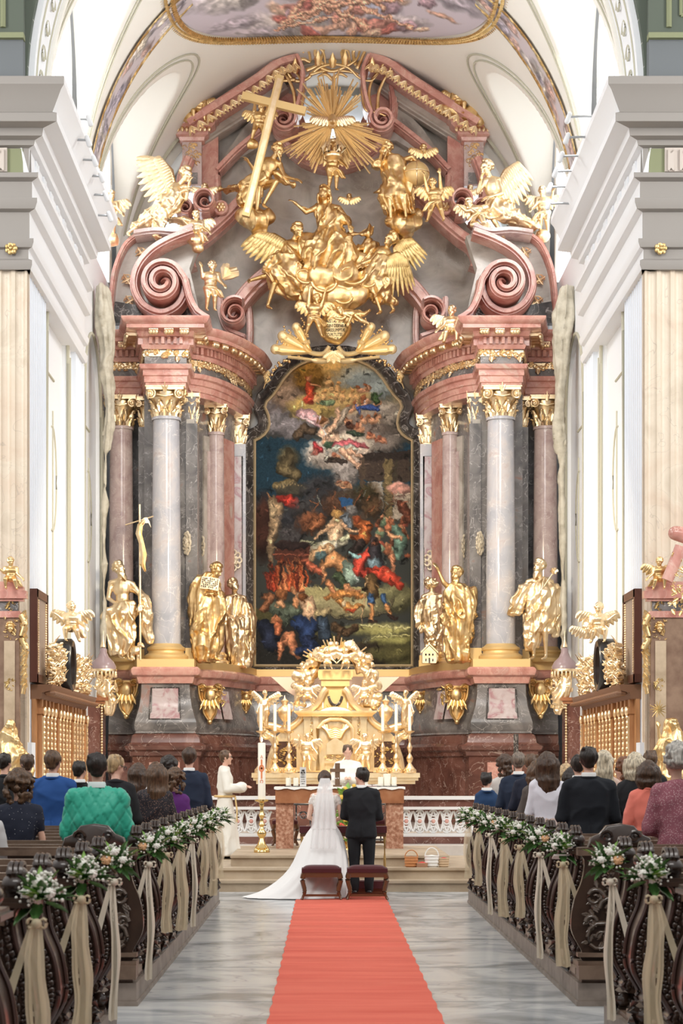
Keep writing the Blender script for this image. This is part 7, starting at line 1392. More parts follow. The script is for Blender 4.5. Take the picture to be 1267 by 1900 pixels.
    drape(m, [(Bd(Y_(188), 530), 12 * Bd.u, .22), (Bd(Y_(190), 580), 17 * Bd.u, .25), (Bd(Y_(197), 640), 13 * Bd.u, .22), (Bd(Y_(198), 690), 9 * Bd.u, .2), (Bd(Y_(202), 760), 7 * Bd.u, .18), (Bd(Y_(198), 830), 9 * Bd.u, .14), (Bd(Y_(196), 860), 3 * Bd.u, .1), (Bd(Y_(194), 1000), 2.5 * Bd.u, .08), (Bd(Y_(192), 1210), 2 * Bd.u, .08)], n=7, amp=.45, N=36); gild(m, t, 'folds', mat('olive_stucco', (.50, .46, .36), .6, ramp=[(.3, (.38, .34, .26)), (.6, (.58, .54, .44))], scale=5), .035, (.08, 3.5, .1, 3), 2)

# spotlights along the cornice
sl = None
for i, (x, y, dd) in enumerate(((165, 222, 35.6), (163, 260, 35.4), (175, 297, 36.4), (188, 327, 37.6), (196, 362, 38.4), (203, 400, 39), (1055, 217, 36), (1052, 255, 35.8), (1041, 290, 36.8), (1031, 318, 37.8), (1020, 347, 38.8), (1018, 378, 39.2))):
    c = P(x, y, dd); sg = -1 if i < 6 else 1; w = V((sg * 1, 0, 0)); lab = 'white spotlight on a rod over the %s cornice, number %s from the front' % ('left' if i < 6 else 'right', ('one', 'two', 'three', 'four', 'five', 'six')[i % 6])
    if i in (0, 6):
        sl = thing('spotlight', tuple(c), lab, 'lamp', 'spotlights along the cornice'); aim = V((-sg * .35, .3, -1)).normalized()
        m = MB(); m.cap(c - aim * .05, .042, c + aim * .08, .05, 14); m.build('lamp_head', mat('grey_white_metal', (.72, .74, .76), .4), sl, 50); m = MB(); m.tube([c, c + V((sg * .28, 0, .01)), c + V((sg * .42, 0, 0))], .022, 6); m.build('rod', mat('dull_steel', (.42, .44, .46), .4, .6), sl)
    else: o = copy_tree(sl); o.location = c; o['label'] = lab

# side altars standing against the piers
for sd in (-1, 1):
    s_ = OWN(sd); D = 33.0; B = Px(D); X_ = (lambda x: x) if sd < 0 else (lambda x: 1243 - x)
    t = thing('side_altar_pilaster', (B(X_(14), 0).x, D, 0), 'brown marble side altar pilaster with gilded mask and rosette at the %s edge' % s_, 'pilaster')
    def bxp(m, x0, x1, y0, y1, z0, z1): a, b = B(X_(x0), y1, z0), B(X_(x1), y0, z1); m.bb(a.x, b.x, a.y, b.y, max(a.z, .0), b.z)
    m = MB(); bxp(m, -60, 38, 1140, 1600, 0, 14); m.build('shaft', mat('umber_marble', (.24, .15, .10), .25, ramp=[(.3, (.17, .10, .07)), (.6, (.30, .20, .14))], scale=3), t)
    m = MB(); bxp(m, 10, 30, 1190, 1400, 14, 16); m.build('inset', M_beige if False else mat('sand_marble', (.50, .38, .26), .3, ramp=[(.3, (.40, .30, .20)), (.6, (.56, .44, .31))], scale=4), t)
    m = MB(); bxp(m, -60, 40, 1135, 1147, 0, 17); bxp(m, -60, 52, 1098, 1112, 0, 24); bxp(m, -60, 46, 1090, 1098, 0, 18); bxp(m, -60, 30, 1080, 1090, 0, 12); bxp(m, -60, 46, 1112, 1117, 0, 19); m.build('red_cornice', M_red, t)
    m = MB(); bxp(m, -60, 36, 1112, 1136, 0, 14); m.build('grey_neck', M_dkgrey, t)
    m = MB(); c = B(X_(22), 1165, 18); head(m, c, (.2 * -sd, -1, 0), 20 * B.u, seed=5); orn(m, B, X_(22) - 10, X_(22) + 10, 1150, 1190, 16, 2, 16); m.build('gilded_mask', M_gold, t, 60)
    m = MB(); orn(m, B, X_(22) - 9, X_(22) + 9, 1262, 1280, 18, 4, 16); orn(m, B, X_(22) - 8, X_(22) + 8, 1120, 1132, 12, 4, 16); m.build('gilded_rosette', M_goldd, t, 60)
    m = MB(); path = [(40, 1142), (48, 1160), (42, 1185), (50, 1205), (46, 1235), (48, 1262), (44, 1288)]; m.tube(bez([B(X_(x), y, 12) for x, y in path], 6), [.06] * 20 + [.04] * 17, 7)
    for k in range(16): leaf(m, B(X_(42 + (k % 2) * 2), 1146 + k * 9, 14), V((-sd * .6, 0, 1)).normalized(), V((1, 0, 0)), V((0, -1, 0)), .14, .05)
    m.build('gilded_edge_carving', M_gold, t, 60)
    putto(32.8, X_(20), 1092, 17, 'sit', sd > 0, 'gilded cherub sitting on top of the %s side altar pilaster' % s_, seed=50 + sd, wings=sd > 0)
Bl = Px(32.2)
figure(Bl, 'gilded_statue', 'gilded seated draped woman looking sideways at the far left edge above the guests', 'statue', dict(hd=(18, 1347, 4), nk=(16, 1362), pv=(12, 1405), el=(4, 1385, 8), wl=(14, 1398, 14), er=(34, 1382, 6), wr=(28, 1400, 12), kl=(10, 1425, 18), al=(8, 1460, 10), kr=(34, 1420, 16), ar=(36, 1460, 8)), 22, (-.7, -.6, .1),
    [[(17, 1352, -4, 10, 8), (16, 1365, 0, 17, 12), (14, 1385, 4, 24, 15), (20, 1405, 8, 32, 20), (24, 1430, 8, 36, 20), (24, 1470, 4, 36, 20)]], fold=(.07, 5.5, .5, 83), hair='long', group='gilded side altar statues')
figure(Bl, 'gilded_statue', 'gilded bearded monk in a hooded habit with raised hand at the far right', 'statue', dict(hd=(1248, 1346, 4), nk=(1246, 1362), pv=(1243, 1415), el=(1224, 1385, 4), wl=(1220, 1352, 8), er=(1262, 1385, 8), wr=(1246, 1378, 16), kl=(1234, 1450, 8), al=(1234, 1490, 4), kr=(1252, 1450, 8), ar=(1252, 1490, 4)), 24, (.5, -.8, -.2),
    [[(1246, 1334, -6, 9, 8), (1246, 1350, -6, 12, 9), (1245, 1364, 0, 18, 12), (1244, 1390, 2, 24, 15), (1243, 1420, 2, 24, 15), (1243, 1460, 2, 26, 16), (1243, 1500, 0, 26, 16)], [(1230, 1370, 4, 10, 8), (1220, 1390, 6, 10, 8), (1218, 1412, 6, 7, 6)]], fold=(.06, 5.5, .1, 87), beard=12, group='gilded side altar statues')
t = thing('gilded_halo_rays', tuple(Bl(1222, 1316)), 'small bundle of gilded rays behind the monk statue', 'rays'); m = MB()
for k in range(14): a = k / 14 * 2 * PI; m.tube([Bl(1222, 1316, -4), Bl(1222 + (12 + k % 3 * 3) * math.cos(a), 1316 + (12 + k % 3 * 3) * math.sin(a), -4)], [.015, .006], 5)
m.build('rays', M_goldd, t)
Br = Px(32.7); t = thing('side_altar_pediment', tuple(Br(1258, 1060)), 'red marble scrolled pediment end at the right edge of the view', 'pediment')
m = MB(); m.cap(Br(1252, 990, 6), .12, Br(1290, 998, 6), .16, 16); m.tube(bez([Br(1262, 1015, 6), Br(1248, 1050, 6), Br(1236, 1078, 6)], 6), .10, 10); m.build('scroll', M_red, t, 60)
m = MB(); orn(m, Br, 1240, 1268, 1030, 1140, 44, 6, 12, 1.4); m.build('gilded_foliage', M_gold, t, 60)
# ================================================================ PEWS
PIT = .855; AX_L, AX_R = -1.40, 1.86                     # aisle faces of the pew plinths
def a_prof(n=1): return bez([V((x, z, 0)) for x, z in ((.05, .32), (.02, .36), (.035, .40), (-.03, .52), (-.045, .62), (-.02, .78), (.035, .92), (.055, 1.06), (.03, 1.11))], 4)
def pew_proto():
    t = thing('church_pew', (0, 0, .2), '', 'pew')
    cv_ = a_prof(); Z = .0
    m = MB(); ring = [(p.x + .02, p.y - .2) for p in cv_] + [(.16, .91), (.16, .10)]; m.prism(ring, -.19, .11); m.build('end_panel', M_wood, t, 50, off=(0, 0, 0))
    m = MB()
    for y in (-.20, .10): m.tube([(p.x + .012, y, p.y - .2) for p in cv_[2:]], .014, 6)
    m.build('edge_bead', mat('red_walnut', (.055, .024, .017), .3, coat=.3), t, 60, off=(0, 0, 0))
    m = MB()
    for i in range(3, len(cv_) - 2): p = cv_[i]; m.ell((p.x + .045, -.193, p.y - .2), (.022, .010, .016), nu=7, nv=5); m.ell((p.x + .085 + .012 * (i % 2), -.192, p.y - .188), (.016, .009, .022), nu=6, nv=5); m.ell((p.x + .06, -.191, p.y - .176), (.012, .010, .010), nu=6, nv=5)
    m.build('carved_edge', M_wood, t, 180, off=(0, 0, 0))
    m = MB(); m.bb(-.02, .18, -.22, .13, .90, .925); m.bb(-.005, .165, -.205, .115, .925, .945); m.ell((.07, -.04, 1.0), (.075, .12, .06), nu=14, nv=10); m.lathe((.07, -.04, .94), [(.05, 0), (.06, .03), (.035, .06), (.05, .09), (.055, .12), (.04, .14), (.01, .15)], 12, sy=1.6)
    for s_ in (-1, 0, 1): m.tube([(.07 + s_ * .025, -.04 + .075 * math.cos(a), 1.05 + .055 * math.sin(a)) for a in np.linspace(-.4, PI + .4, 9)], .014, 5)
    m.build('finial', M_wood, t, 60, off=(0, 0, 0))
    m = MB(); m.tube([(.0, -.05, .15), (-.02, -.05, .10), (.05, -.05, .07), (.0, -.05, .02), (-.035, -.05, .035)], [.03, .035, .04, .05, .02], 8); m.ell((.06, -.05, .06), (.06, .09, .05)); m.build('scroll_foot', M_wood, t, 60, off=(0, 0, 0))
    L0 = 4.6; m = MB(); m.bb(.1, L0, -.02, .03, .05, .93); m.build('backrest', M_wood, t, off=(0, 0, 0))
    m = MB(); m.bb(.1, L0, -.05, .06, .93, .965); m.bb(.1, L0, -.035, .045, .90, .93); m.build('top_rail', M_wood2, t, off=(0, 0, 0))
    m = MB(); R = Matrix.Rotation(-.22, 3, 'X'); m.box(((L0 + .1) / 2, -.14, .85), (L0 - .1, .2, .025), m=R); m.box(((L0 + .1) / 2, -.235, .84), (L0 - .1, .02, .04)); m.box(((L0 + .1) / 2, -.03, .80), (L0 - .1, .03, .03)); m.build('book_ledge', M_wood2, t, off=(0, 0, 0))
    m = MB(); m.bb(.1, L0, .03, .42, .42, .46); m.bb(.1, L0, .38, .41, .36, .42); m.build('seat', M_wood2, t, off=(0, 0, 0)); m = MB(); m.bb(.1, L0, -.42, -.30, .13, .18); m.build('kneeling_board', M_wood2, t, off=(0, 0, 0))
    return t
ORD = ['first', 'second', 'third', 'fourth', 'fifth', 'sixth', 'seventh', 'eighth', 'ninth', 'tenth', 'eleventh', 'twelfth', 'thirteenth', 'fourteenth']
proto = None; PEW_Y = {}
for sd, ax in ((-1, AX_L), (1, AX_R)):
    for blk, y0, n in (('front block', 25.75, 13), ('rear block', 12.95, 6)):
        for i in range(n):
            y = y0 - i * PIT
            if y < 8.2: continue
            if proto is None: proto = pew_proto(); o = proto
            else: o = copy_tree(proto)
            o.location = (ax, y, .2); o.scale = (sd, 1, 1); o['label'] = 'dark carved pew, %s from the altar in the %s, %s of the aisle' % (ORD[i], 'front block' if blk[0] == 'f' else 'nearest block', OWN(sd)); o['group'] = 'carved pews %s of the aisle' % OWN(sd)
        ya, yb = (14.72, 26.1) if blk[0] == 'f' else (7.5, 13.35)
        m = MB(); x0, x1 = (ax, ax + sd * 4.8); m.bb(x0, x1, ya, yb, 0, .17); m.bb(x0 - sd * .012, x1, ya - .012, yb, 0, .035)
        t = thing('pew_platform', ((x0 + x1) / 2, (ya + yb) / 2, 0), 'low brown platform with stepped moulding under the %s pews, %s of aisle' % ('front' if blk[0] == 'f' else 'nearest', OWN(sd)), 'platform')
        m.build('kerb', M_plinth, t); m = MB(); m.bb(x0 + sd * .03, x1, ya + .03, yb - .03, .17, .20); m.build('deck', M_wood2, t)
        m = MB(); y = ya + .1
        while y < yb - .3: m.bb(x0 + sd * .02, x0 + sd * .10, y + .25, y + .62, .20, .25); m.bb(x0 + sd * .04, x0 + sd * .10, y + .27, y + .60, .25, .29); y += PIT
        b_ = m.build('blocking', mat('worn_edge_wood', (.34, .26, .20), .45), t, 30)
    # closing screen at the rear of the front block
    t = thing('pew_end_screen', (ax + sd * .5, 14.8, .2), 'dark wooden screen with carved scrolls and crest closing the front pews, %s' % OWN(sd), 'screen')
    m = MB(); cvp = a_prof(); ring = [(ax + sd * (p.x + .0), p.y) for p in cvp] + [(ax + sd * 4.6, 1.11), (ax + sd * 4.6, .32)]; m.prism(ring, 14.78, 14.84); m.build('board', M_wood, t, 50)
    m = MB(); xe = ax + sd * 4.6
    for z0, z1, o in ((.20, .30, .10), (.30, .33, .07), (.36, .39, .045), (1.11, 1.15, .06), (1.15, 1.17, .04)): m.bb(ax - sd * (.0 if z0 > 1 else .0), xe, 14.78 - o, 14.84, z0, z1)
    m.build('mouldings', M_wood2, t)
    m = MB(); m.prism([(ax + sd * x, z) for x, z in ((.08, 1.17), (.10, 1.24), (.17, 1.27), (.22, 1.33), (.32, 1.345), (.42, 1.33), (.47, 1.27), (.54, 1.24), (.56, 1.17))], 14.76, 14.86, bev=.012)
    for s_ in (-1, 1): m.tube([(ax + sd * (.32 + s_ * (.10 + .05 * (1 - k / 16) * math.cos(k * .6))), 14.75, 1.25 + .05 * (1 - k / 16) * math.sin(k * .6)) for k in range(14)], .012, 5)
    m.build('crest', M_wood, t, 50)
    m = MB(); rr = random.Random(9)
    for (cx_, cz_, r, fl, tn) in ((.28, .50, .13, 1, 1.6), (.36, .72, .09, -1, 1.5), (.24, .80, .07, 1, 1.4), (.32, .95, .06, -1, 1.4), (.42, .58, .06, 1, 1.3), (.22, .62, .05, -1, 1.3), (.36, .88, .05, 1, 1.2)):
        m.tube([(ax + sd * (cx_ - .11 + fl * r * (1 - k / 20) * math.cos(k * tn * .38)), 14.765, cz_ + r * (1 - k / 20) * math.sin(k * tn * .38)) for k in range(17)], [.020 * (1 - k / 30) for k in range(17)], 6)
    for k in range(26): a_ = rr.uniform(0, 6); leaf(m, (ax + sd * rr.uniform(.09, .32), 14.77, rr.uniform(.42, 1.0)), V((math.cos(a_), 0, math.sin(a_))), V((-math.sin(a_), 0, math.cos(a_))), V((0, -1, 0)), .07, .018)
    m.build('carved_scrolls', mat('polished_walnut', (.10, .07, .05), .22, coat=.4), t, 60)

# ---------------------------------------------------------------- bouquets on the pew ends
M_leaf = mat('leaf_green', (.06, .16, .035), .45, ramp=[(.3, (.03, .10, .02)), (.6, (.10, .24, .06))], scale=12); M_leaf2 = mat('bright_leaf', (.22, .40, .08), .45); M_bloom = mat('white_petals', (.86, .84, .76), .6); M_peach = mat('peach_petals', (.86, .50, .26), .6)
M_org = mat('gold_organza', (.86, .73, .50), .5, .05, alpha=.62); M_sat = mat('ivory_satin', (.80, .72, .58), .35); M_rope = mat('beige_twine', (.48, .38, .28), .7)
def rose(m, c, r, ax=V((0, -1, .3))):
    ax = V(ax).normalized(); a, b = frame_of(ax)
    for ring, (n, rr_, tl) in enumerate(((3, .35, .25), (5, .65, .15), (6, 1.0, .0))):
        for k in range(n):
            q = k / n * 2 * PI + ring * .6; o = a * math.cos(q) + b * math.sin(q); m.ell(c + o * r * rr_ * .6 + ax * r * tl, (r * .5, r * .5, r * .36), nu=8, nv=6)
def bouquet_proto(kind):
    rr = random.Random(kind * 7 + 1); t = thing('flower_bouquet', (0, 0, 0), '', 'bouquet'); O = (0, 0, 0); m = MB(); m2 = MB()
    for k in range(46):
        a = rr.uniform(0, 2 * PI); e = rr.uniform(-.5, 1.3); d_ = V((math.cos(a) * math.cos(e), math.sin(a) * math.cos(e), math.sin(e))); w = d_.cross(V((0, 0, 1))); w = w.normalized() if w.length > .01 else V((1, 0, 0)); (leaf(m if k % 4 else m2, d_ * .03, d_, w, d_.cross(w), rr.uniform(.10, .165), rr.uniform(.020, .034), .25))
    m.build('leaves', M_leaf, t, 180, off=O); m2.build('pale_leaves', M_leaf2, t, 180, off=O)
    m = MB()
    for k in range(190):
        a = rr.uniform(0, 2 * PI); e = rr.uniform(-.3, 1.4); r = rr.uniform(.07, .125); cl_ = (k % 5) * 1.25; a = cl_ + rr.gauss(0, .35); m.ell((r * math.cos(a) * math.cos(e), r * math.sin(a) * math.cos(e), r * math.sin(e) + .02), rr.uniform(.006, .0105), nu=5, nv=4)
    tag(m.build('small_white_blossom', M_bloom, t, 180, off=O), kind='stuff')
    for k in range(3):
        m = MB(); q = V(((k - 1) * .055, -.085, .04 + (k % 2) * .05)); rose(m, q, .027 if kind != 1 or k != 2 else .036); m.build('rose', M_peach if (kind == 1 and k == 2) else M_bloom, t, 180, off=O)
    mt = (M_org, M_sat, M_org)[kind]
    m = MB(); wd = (.052, .026, .045)[kind]; L0 = (.78, .88, .66)[kind]
    for lay in (0, .018):
        rows = []
        for j in range(16): v = j / 15; w = wd * (.45 + .55 * min(1, v * 4)) * (1 + .1 * math.sin(j)); x = .01 * math.sin(v * 7 + kind); rows.append([(x - w + lay, -.10 - .01 * math.sin(v * 9) + lay * .4, -.10 - L0 * v), (x - w * .3, -.115 + .012 * math.sin(v * 6 + 2), -.10 - L0 * v), (x + w * .4, -.10 - .012 * math.sin(v * 8), -.10 - L0 * v - .01), (x + w - lay, -.112, -.10 - L0 * v)])
        m.grid([[V(p) for p in r] for r in rows])
    rows = [];
    for j in range(12): v = j / 11; w = .014 + .012 * v; x = .02 + .15 * v; rows.append([(x - w, -.10, -.10 - (.45 + .1 * kind) * v), (x + w, -.095 - .01 * math.sin(v * 9), -.10 - (.45 + .1 * kind) * v)])
    m.grid([[V(p) for p in r] for r in rows])
    for s_ in (-1, 1): m.tube([V((s_ * .045 * math.sin(a), -.10, -.10 + .022 * math.sin(2 * a))) for a in np.linspace(0, PI, 9)], [.008, .013, .018, .02, .02, .018, .016, .012, .008], 8, .4)
    m.ell((0, -.11, -.10), (.026, .022, .024)); m.build('ribbon', mt, t, 180, off=O)
    m = MB(); m.tube([(.0, -.02, -.05), (.06, .03, .0), (.10, .08, .10)], .008, 6); m.build('twine', M_rope, t, 60, off=O)
    return t
protos = {}
def put_bouquet(sd, y, kind, lab, z=1.12, dx=0):
    ax = AX_L if sd < 0 else AX_R
    if kind not in protos: o = protos[kind] = bouquet_proto(kind)
    else: o = copy_tree(protos[kind])
    o.location = (ax - sd * (.05 - dx), y - .12, z); o.scale = (sd, 1, 1); o['label'] = lab; o['group'] = 'ribboned bouquets on the pew ends'; return o
kd_ = (('peach rose', 1), ('white', 0), ('white', 2))
for sd in (-1, 1):
    for i in range(7):
        j = 2 * i; y = 25.75 - j * PIT if i < 7 else 0; nm, k = kd_[(i + (1 if sd > 0 else 0)) % 3] if i else ('white', 2)
        if i == 3 and sd < 0: pass
        put_bouquet(sd, y, k, '%s bouquet with %s ribbon, %s pew end from altar, %s of aisle' % (nm, 'ivory satin' if k == 1 else 'gold gauze', ORD[j], OWN(sd)))
    for i, k in enumerate((1, 0) if sd > 0 else (1, 0, 0)):
        if sd < 0 and i == 2: yy = 12.95 - 4 * PIT
        else: yy = 12.95 - 2 * i * PIT
        put_bouquet(sd, yy, k, '%s bouquet with long ribbon, %s pew end of nearest block, %s of aisle' % ('peach rose' if k == 1 else 'large white', ORD[2 * i], OWN(sd)), z=1.13)
# small things left on the pews
for x, y, d, w, lab in ((1087, 1538, 17.2, .14, 'white booklet lying on a pew ledge behind the man in the black suit'), (1139, 1535, 17.2, .10, 'small white slip on a pew ledge left of the coral jacket'), (1203, 1537, 16.3, .16, 'white booklet on a pew ledge below the coral jacket'), (1040, 1560, 15.5, .12, 'white leaflet on the ledge next to the last bouquet of the front block')):
    yy = round((25.75 - d) / PIT) * PIT; yy = 25.75 - yy - .12; c = V(((x - CX) * yy / F_PX, yy, 1.075)); m = MB(); m.box(tuple(c), (w, .15, .012), m=Matrix.Rotation(-.22, 3, 'X')); tag(m.build('booklet', mat('paper', (.85, .83, .78), .7)), lab, 'booklet', 'paper on the pew ledges')
yy = 25.75 - 12 * PIT + .1; m = MB(); c = V((P(112, 0, yy).x, yy + .15, .66)); m.ell(c + V((0, 0, .14)), (.14, .10, .15), nu=20, nv=14); m.cap(c + V((0, 0, .24)), .05, c + V((0, 0, .34)), .03); me = remesh(m, .012, 2); folds(me, .02, 9, (1, 1, 1)); set_verts(me, verts_of(me) - np.array(c)); tag(link('plastic_bag', me, mat('bluish_plastic', (.62, .66, .80), .3), None, 180, tuple(c)), 'crumpled bluish white bag on the pew beside the green jacket', 'bag')

# baskets on the step
def basket(x, w, h, col, name, label, handle=True, fill=None, dy=0):
    d = 29.1 + dy; c = V((P(x, 0, d).x, d, .32)); t = thing(name, tuple(c), label, 'basket' if 'basket' in name else 'container', 'containers on the altar step'); m = MB(); mt = mat('wicker_' + name, col, .7, bump=(70, .004)); m.lathe(tuple(c), [(w * .42, 0), (w * .5, h * .4), (w * .52, h), (w * .47, h), (w * .45, h * .4), (w * .3, .02)], 24, sy=.7)
    for k in range(4): m.tube([c + V((w * .51 * math.cos(a), w * .36 * math.sin(a), h * (.15 + k * .27))) for a in np.linspace(0, 2 * PI, 25)], .008, 5)
    m.build('body', mt, t, 50)
    if handle: m = MB(); m.tube([c + V((w * .5 * math.cos(a), 0, h * .9 + h * .75 * math.sin(a))) for a in np.linspace(0, PI, 14)], .009, 6); m.build('handle', mt, t, 60)
    if fill: m = MB(); m.lathe(tuple(c + V((0, 0, h * .88))), [(w * .46, 0), (w * .3, .02), (.01, .03)], 20, sy=.7); m.build('contents', mat('fill_' + name, fill, .8), t, 60)
basket(763, .19, .15, (.55, .24, .09), 'wicker_basket', 'honey brown wicker basket with handle, leftmost on the altar step', fill=(.3, .12, .05)); basket(783, .15, .06, (.45, .25, .15), 'shallow_basket', 'shallow bowl shaped basket with red filling between the two larger ones', handle=False, fill=(.6, .05, .04), dy=-.05); basket(801, .20, .17, (.82, .80, .76), 'white_basket', 'white cloth lined basket with tall thin handle on the altar step', fill=(.85, .82, .76)); basket(823, .15, .13, (.60, .44, .28), 'straw_basket', 'beige straw basket, rightmost on the altar step', handle=False, fill=(.5, .05, .05))
# red carpet
m = MB(); xs = [-.405 + (1.22) * i / 40 for i in range(41)]; rows = [[(x + (.006 * math.sin(y * 9) if x in (xs[0], xs[-1]) else 0), y, .008 + .0015 * math.sin(y * 31 + x * 3)) for x in xs] for y in np.linspace(6, 28.3, 500)]; m.grid(rows); tag(m.build('aisle_carpet', M_carpet, None, 180), 'long coral red ribbed carpet running up the middle of the aisle', 'carpet')
# black upright speaker by the right pedestal
c = P(957, 1440, 41.5); t = thing('column_speaker', (c.x, c.y, .48), 'slim black column speaker in front of the right hand pedestal', 'speaker'); m = MB(); m.bb(c.x - .05, c.x + .05, c.y - .05, c.y + .05, 1.6, 2.48); m.build('cabinet', M_black, t, 20); m = MB(); m.tube([(c.x, c.y, .48), (c.x, c.y, 1.6)], .02, 8); m.lathe((c.x, c.y, .48), [(.2, 0), (.2, .02), (.03, .03)], 20); m.build('stand', M_black, t)
# flowers in front of the altar, between the couple
c = V((P(643, 0, 31.5).x, 31.5, .48)); t = thing('flower_arrangement', tuple(c), 'tall yellow and orange flower arrangement in a stand, seen between bride and groom', 'flowers'); m = MB(); m.tube([c, c + V((0, 0, .55))], .03, 8); m.lathe(tuple(c), [(.14, 0), (.13, .02), (.03, .04)], 16); m.build('stand', M_brass, t)
m = MB(); rr = random.Random(3)
for k in range(60): a = rr.uniform(0, 6.28); z = rr.uniform(.1, .95); d_ = V((math.cos(a), math.sin(a) * .5, rr.uniform(-.2, 1))).normalized(); leaf(m, c + V((0, -.05, z)), d_, d_.cross(V((0, 1, 0))).normalized(), V((0, -1, 0)), .2, .03)
m.build('greenery', M_leaf2, t, 180)
for i, (col, n_) in enumerate((((.85, .55, .10), 22), ((.75, .12, .08), 10), ((.9, .75, .6), 12))):
    m = MB(); [rose(m, c + V((rr.uniform(-.15, .15), -.14, rr.uniform(.1, 1.02))), rr.uniform(.025, .045)) for _ in range(n_)]; tag(m.build(('yellow_blooms', 'red_blooms', 'cream_blooms')[i], mat('bloom_%d' % i, col, .6), t, 180), kind='stuff')
# ================================================================ PEOPLE
HAIRC = dict(dark=(.022, .014, .010), brown=(.075, .038, .020), mid=(.13, .070, .036), light=(.30, .18, .09), blond=(.55, .38, .20), pale=(.68, .58, .42), grey=(.52, .49, .44), auburn=(.20, .075, .03), salt=(.22, .17, .13))
def hair_mat(c): return mat('hair_' + c, HAIRC[c], .40, bump=(70, .008), stretch=(1, 1, .13), bstr=1., ramp=[(.35, tuple(q * .45 for q in HAIRC[c])), (.65, tuple(min(1, q * 1.25) for q in HAIRC[c]))], scale=55)
def fab(name, col, **k): return mat('cloth_' + name, tuple(q * (.55 if max(col) < .1 else 1) for q in col), k.pop('rough', .85), bump=k.pop('bump', (140, .0015)), sheen=k.pop('sheen', 0. if max(col) < .35 else .2), **k)
def hair_mesh(style, c, u, seed):
    m = MB(); rr = random.Random(seed); at = lambda x, y, z: c + V((x * u, y * u, z * u))        # the face looks towards +y
    sk = (.352 * u, .40 * u, .395 * u)
    if style in ('short', 'crew'):
        k = 1.0 if style == 'short' else 1.03; m.ell(at(0, -.07, .10), (sk[0] * k, sk[1] * k, sk[2] * k), None, 20, 14); m.cap(at(-.10, -.25, -.22), .12 * u, at(.10, -.25, -.22), .12 * u); m.cap(at(-.13, .13, .30), .12 * u, at(.13, .13, .30), .12 * u)
        for s_ in (-1, 1): m.cap(at(.31 * s_, .0, .06), .05 * u, at(.32 * s_, .02, -.06), .03 * u)
        if style == 'short': [m.ell(at(rr.uniform(-.26, .26), rr.uniform(-.3, .2), .10 + rr.uniform(.22, .33)), .08 * u, nu=7, nv=5) for _ in range(14)]
    else: m.ell(at(0, -.06, .11), (.39 * u, .44 * u, .43 * u), None, 20, 14)
    if style in ('bob', 'long', 'halfup'):
        L0 = {'bob': .62, 'long': 1.35, 'halfup': 1.55}[style]
        for i in range(15):
            a = PI + i / 14 * PI if style != 'bob' else PI * .88 + i / 14 * PI * 1.24; x, y = math.cos(a), math.sin(a); w = rr.uniform(-.05, .05)
            m.tube([at(x * .36, y * .38 - .06, .2), at(x * .43, y * .42 - .08, -.15), at(x * (.44 + w), y * .38 - .14, -.15 - L0 * .45), at(x * (.36 + w), y * .26 - .20, -.15 - L0)], [.12 * u, .14 * u, .13 * u, .05 * u], 8)
        m.cap(at(0, -.28, 0), .25 * u, at(0, -.34, -.1 - L0 * .75), .17 * u)
    if style in ('curly', 'bigcurly', 'greycurl', 'wavyup'):
        R_ = {'curly': .46, 'bigcurly': .60, 'greycurl': .50, 'wavyup': .42}[style]; dn = {'curly': -.55, 'bigcurly': -.95, 'greycurl': -.15, 'wavyup': -1.0}[style]
        for i in range(190):
            a = rr.uniform(0, 2 * PI); e = rr.uniform(-1.2, 1.55); x, y, z = math.cos(a) * math.cos(e), math.sin(a) * math.cos(e), math.sin(e)
            if y > .3 and z < .55: continue
            m.ell(at(x * R_ * rr.uniform(.8, 1.0), y * R_ - .08, (z * R_ + .08 if z > 0 else z * abs(dn))), rr.uniform(.075, .13) * u, nu=7, nv=5)
    if style == 'bun': m.ell(at(0, -.40, -.02), (.20 * u, .16 * u, .18 * u)); [m.tube([at(.14 * math.cos(a + k), -.50, -.02 + .13 * math.sin(a + k)) for a in (0, .6, 1.2)], .05 * u, 6) for k in np.linspace(0, 5, 5)]
    if style == 'braid':
        for i in range(9): t_ = i / 8 * 2 - 1; m.ell(at(t_ * .36, -.36 + abs(t_) * .1, .10 - (1 - abs(t_)) * .08), .10 * u, nu=8, nv=6)
        for i in range(12): x = -.34 + .68 * i / 11; m.tube([at(x, -.36, 0), at(x * 1.1 + .06 * math.sin(i), -.42, -.5), at(x + .06, -.36, -.95), at(x * .9, -.34, -1.25)], [.09 * u, .11 * u, .1 * u, .05 * u], 7)
    return m
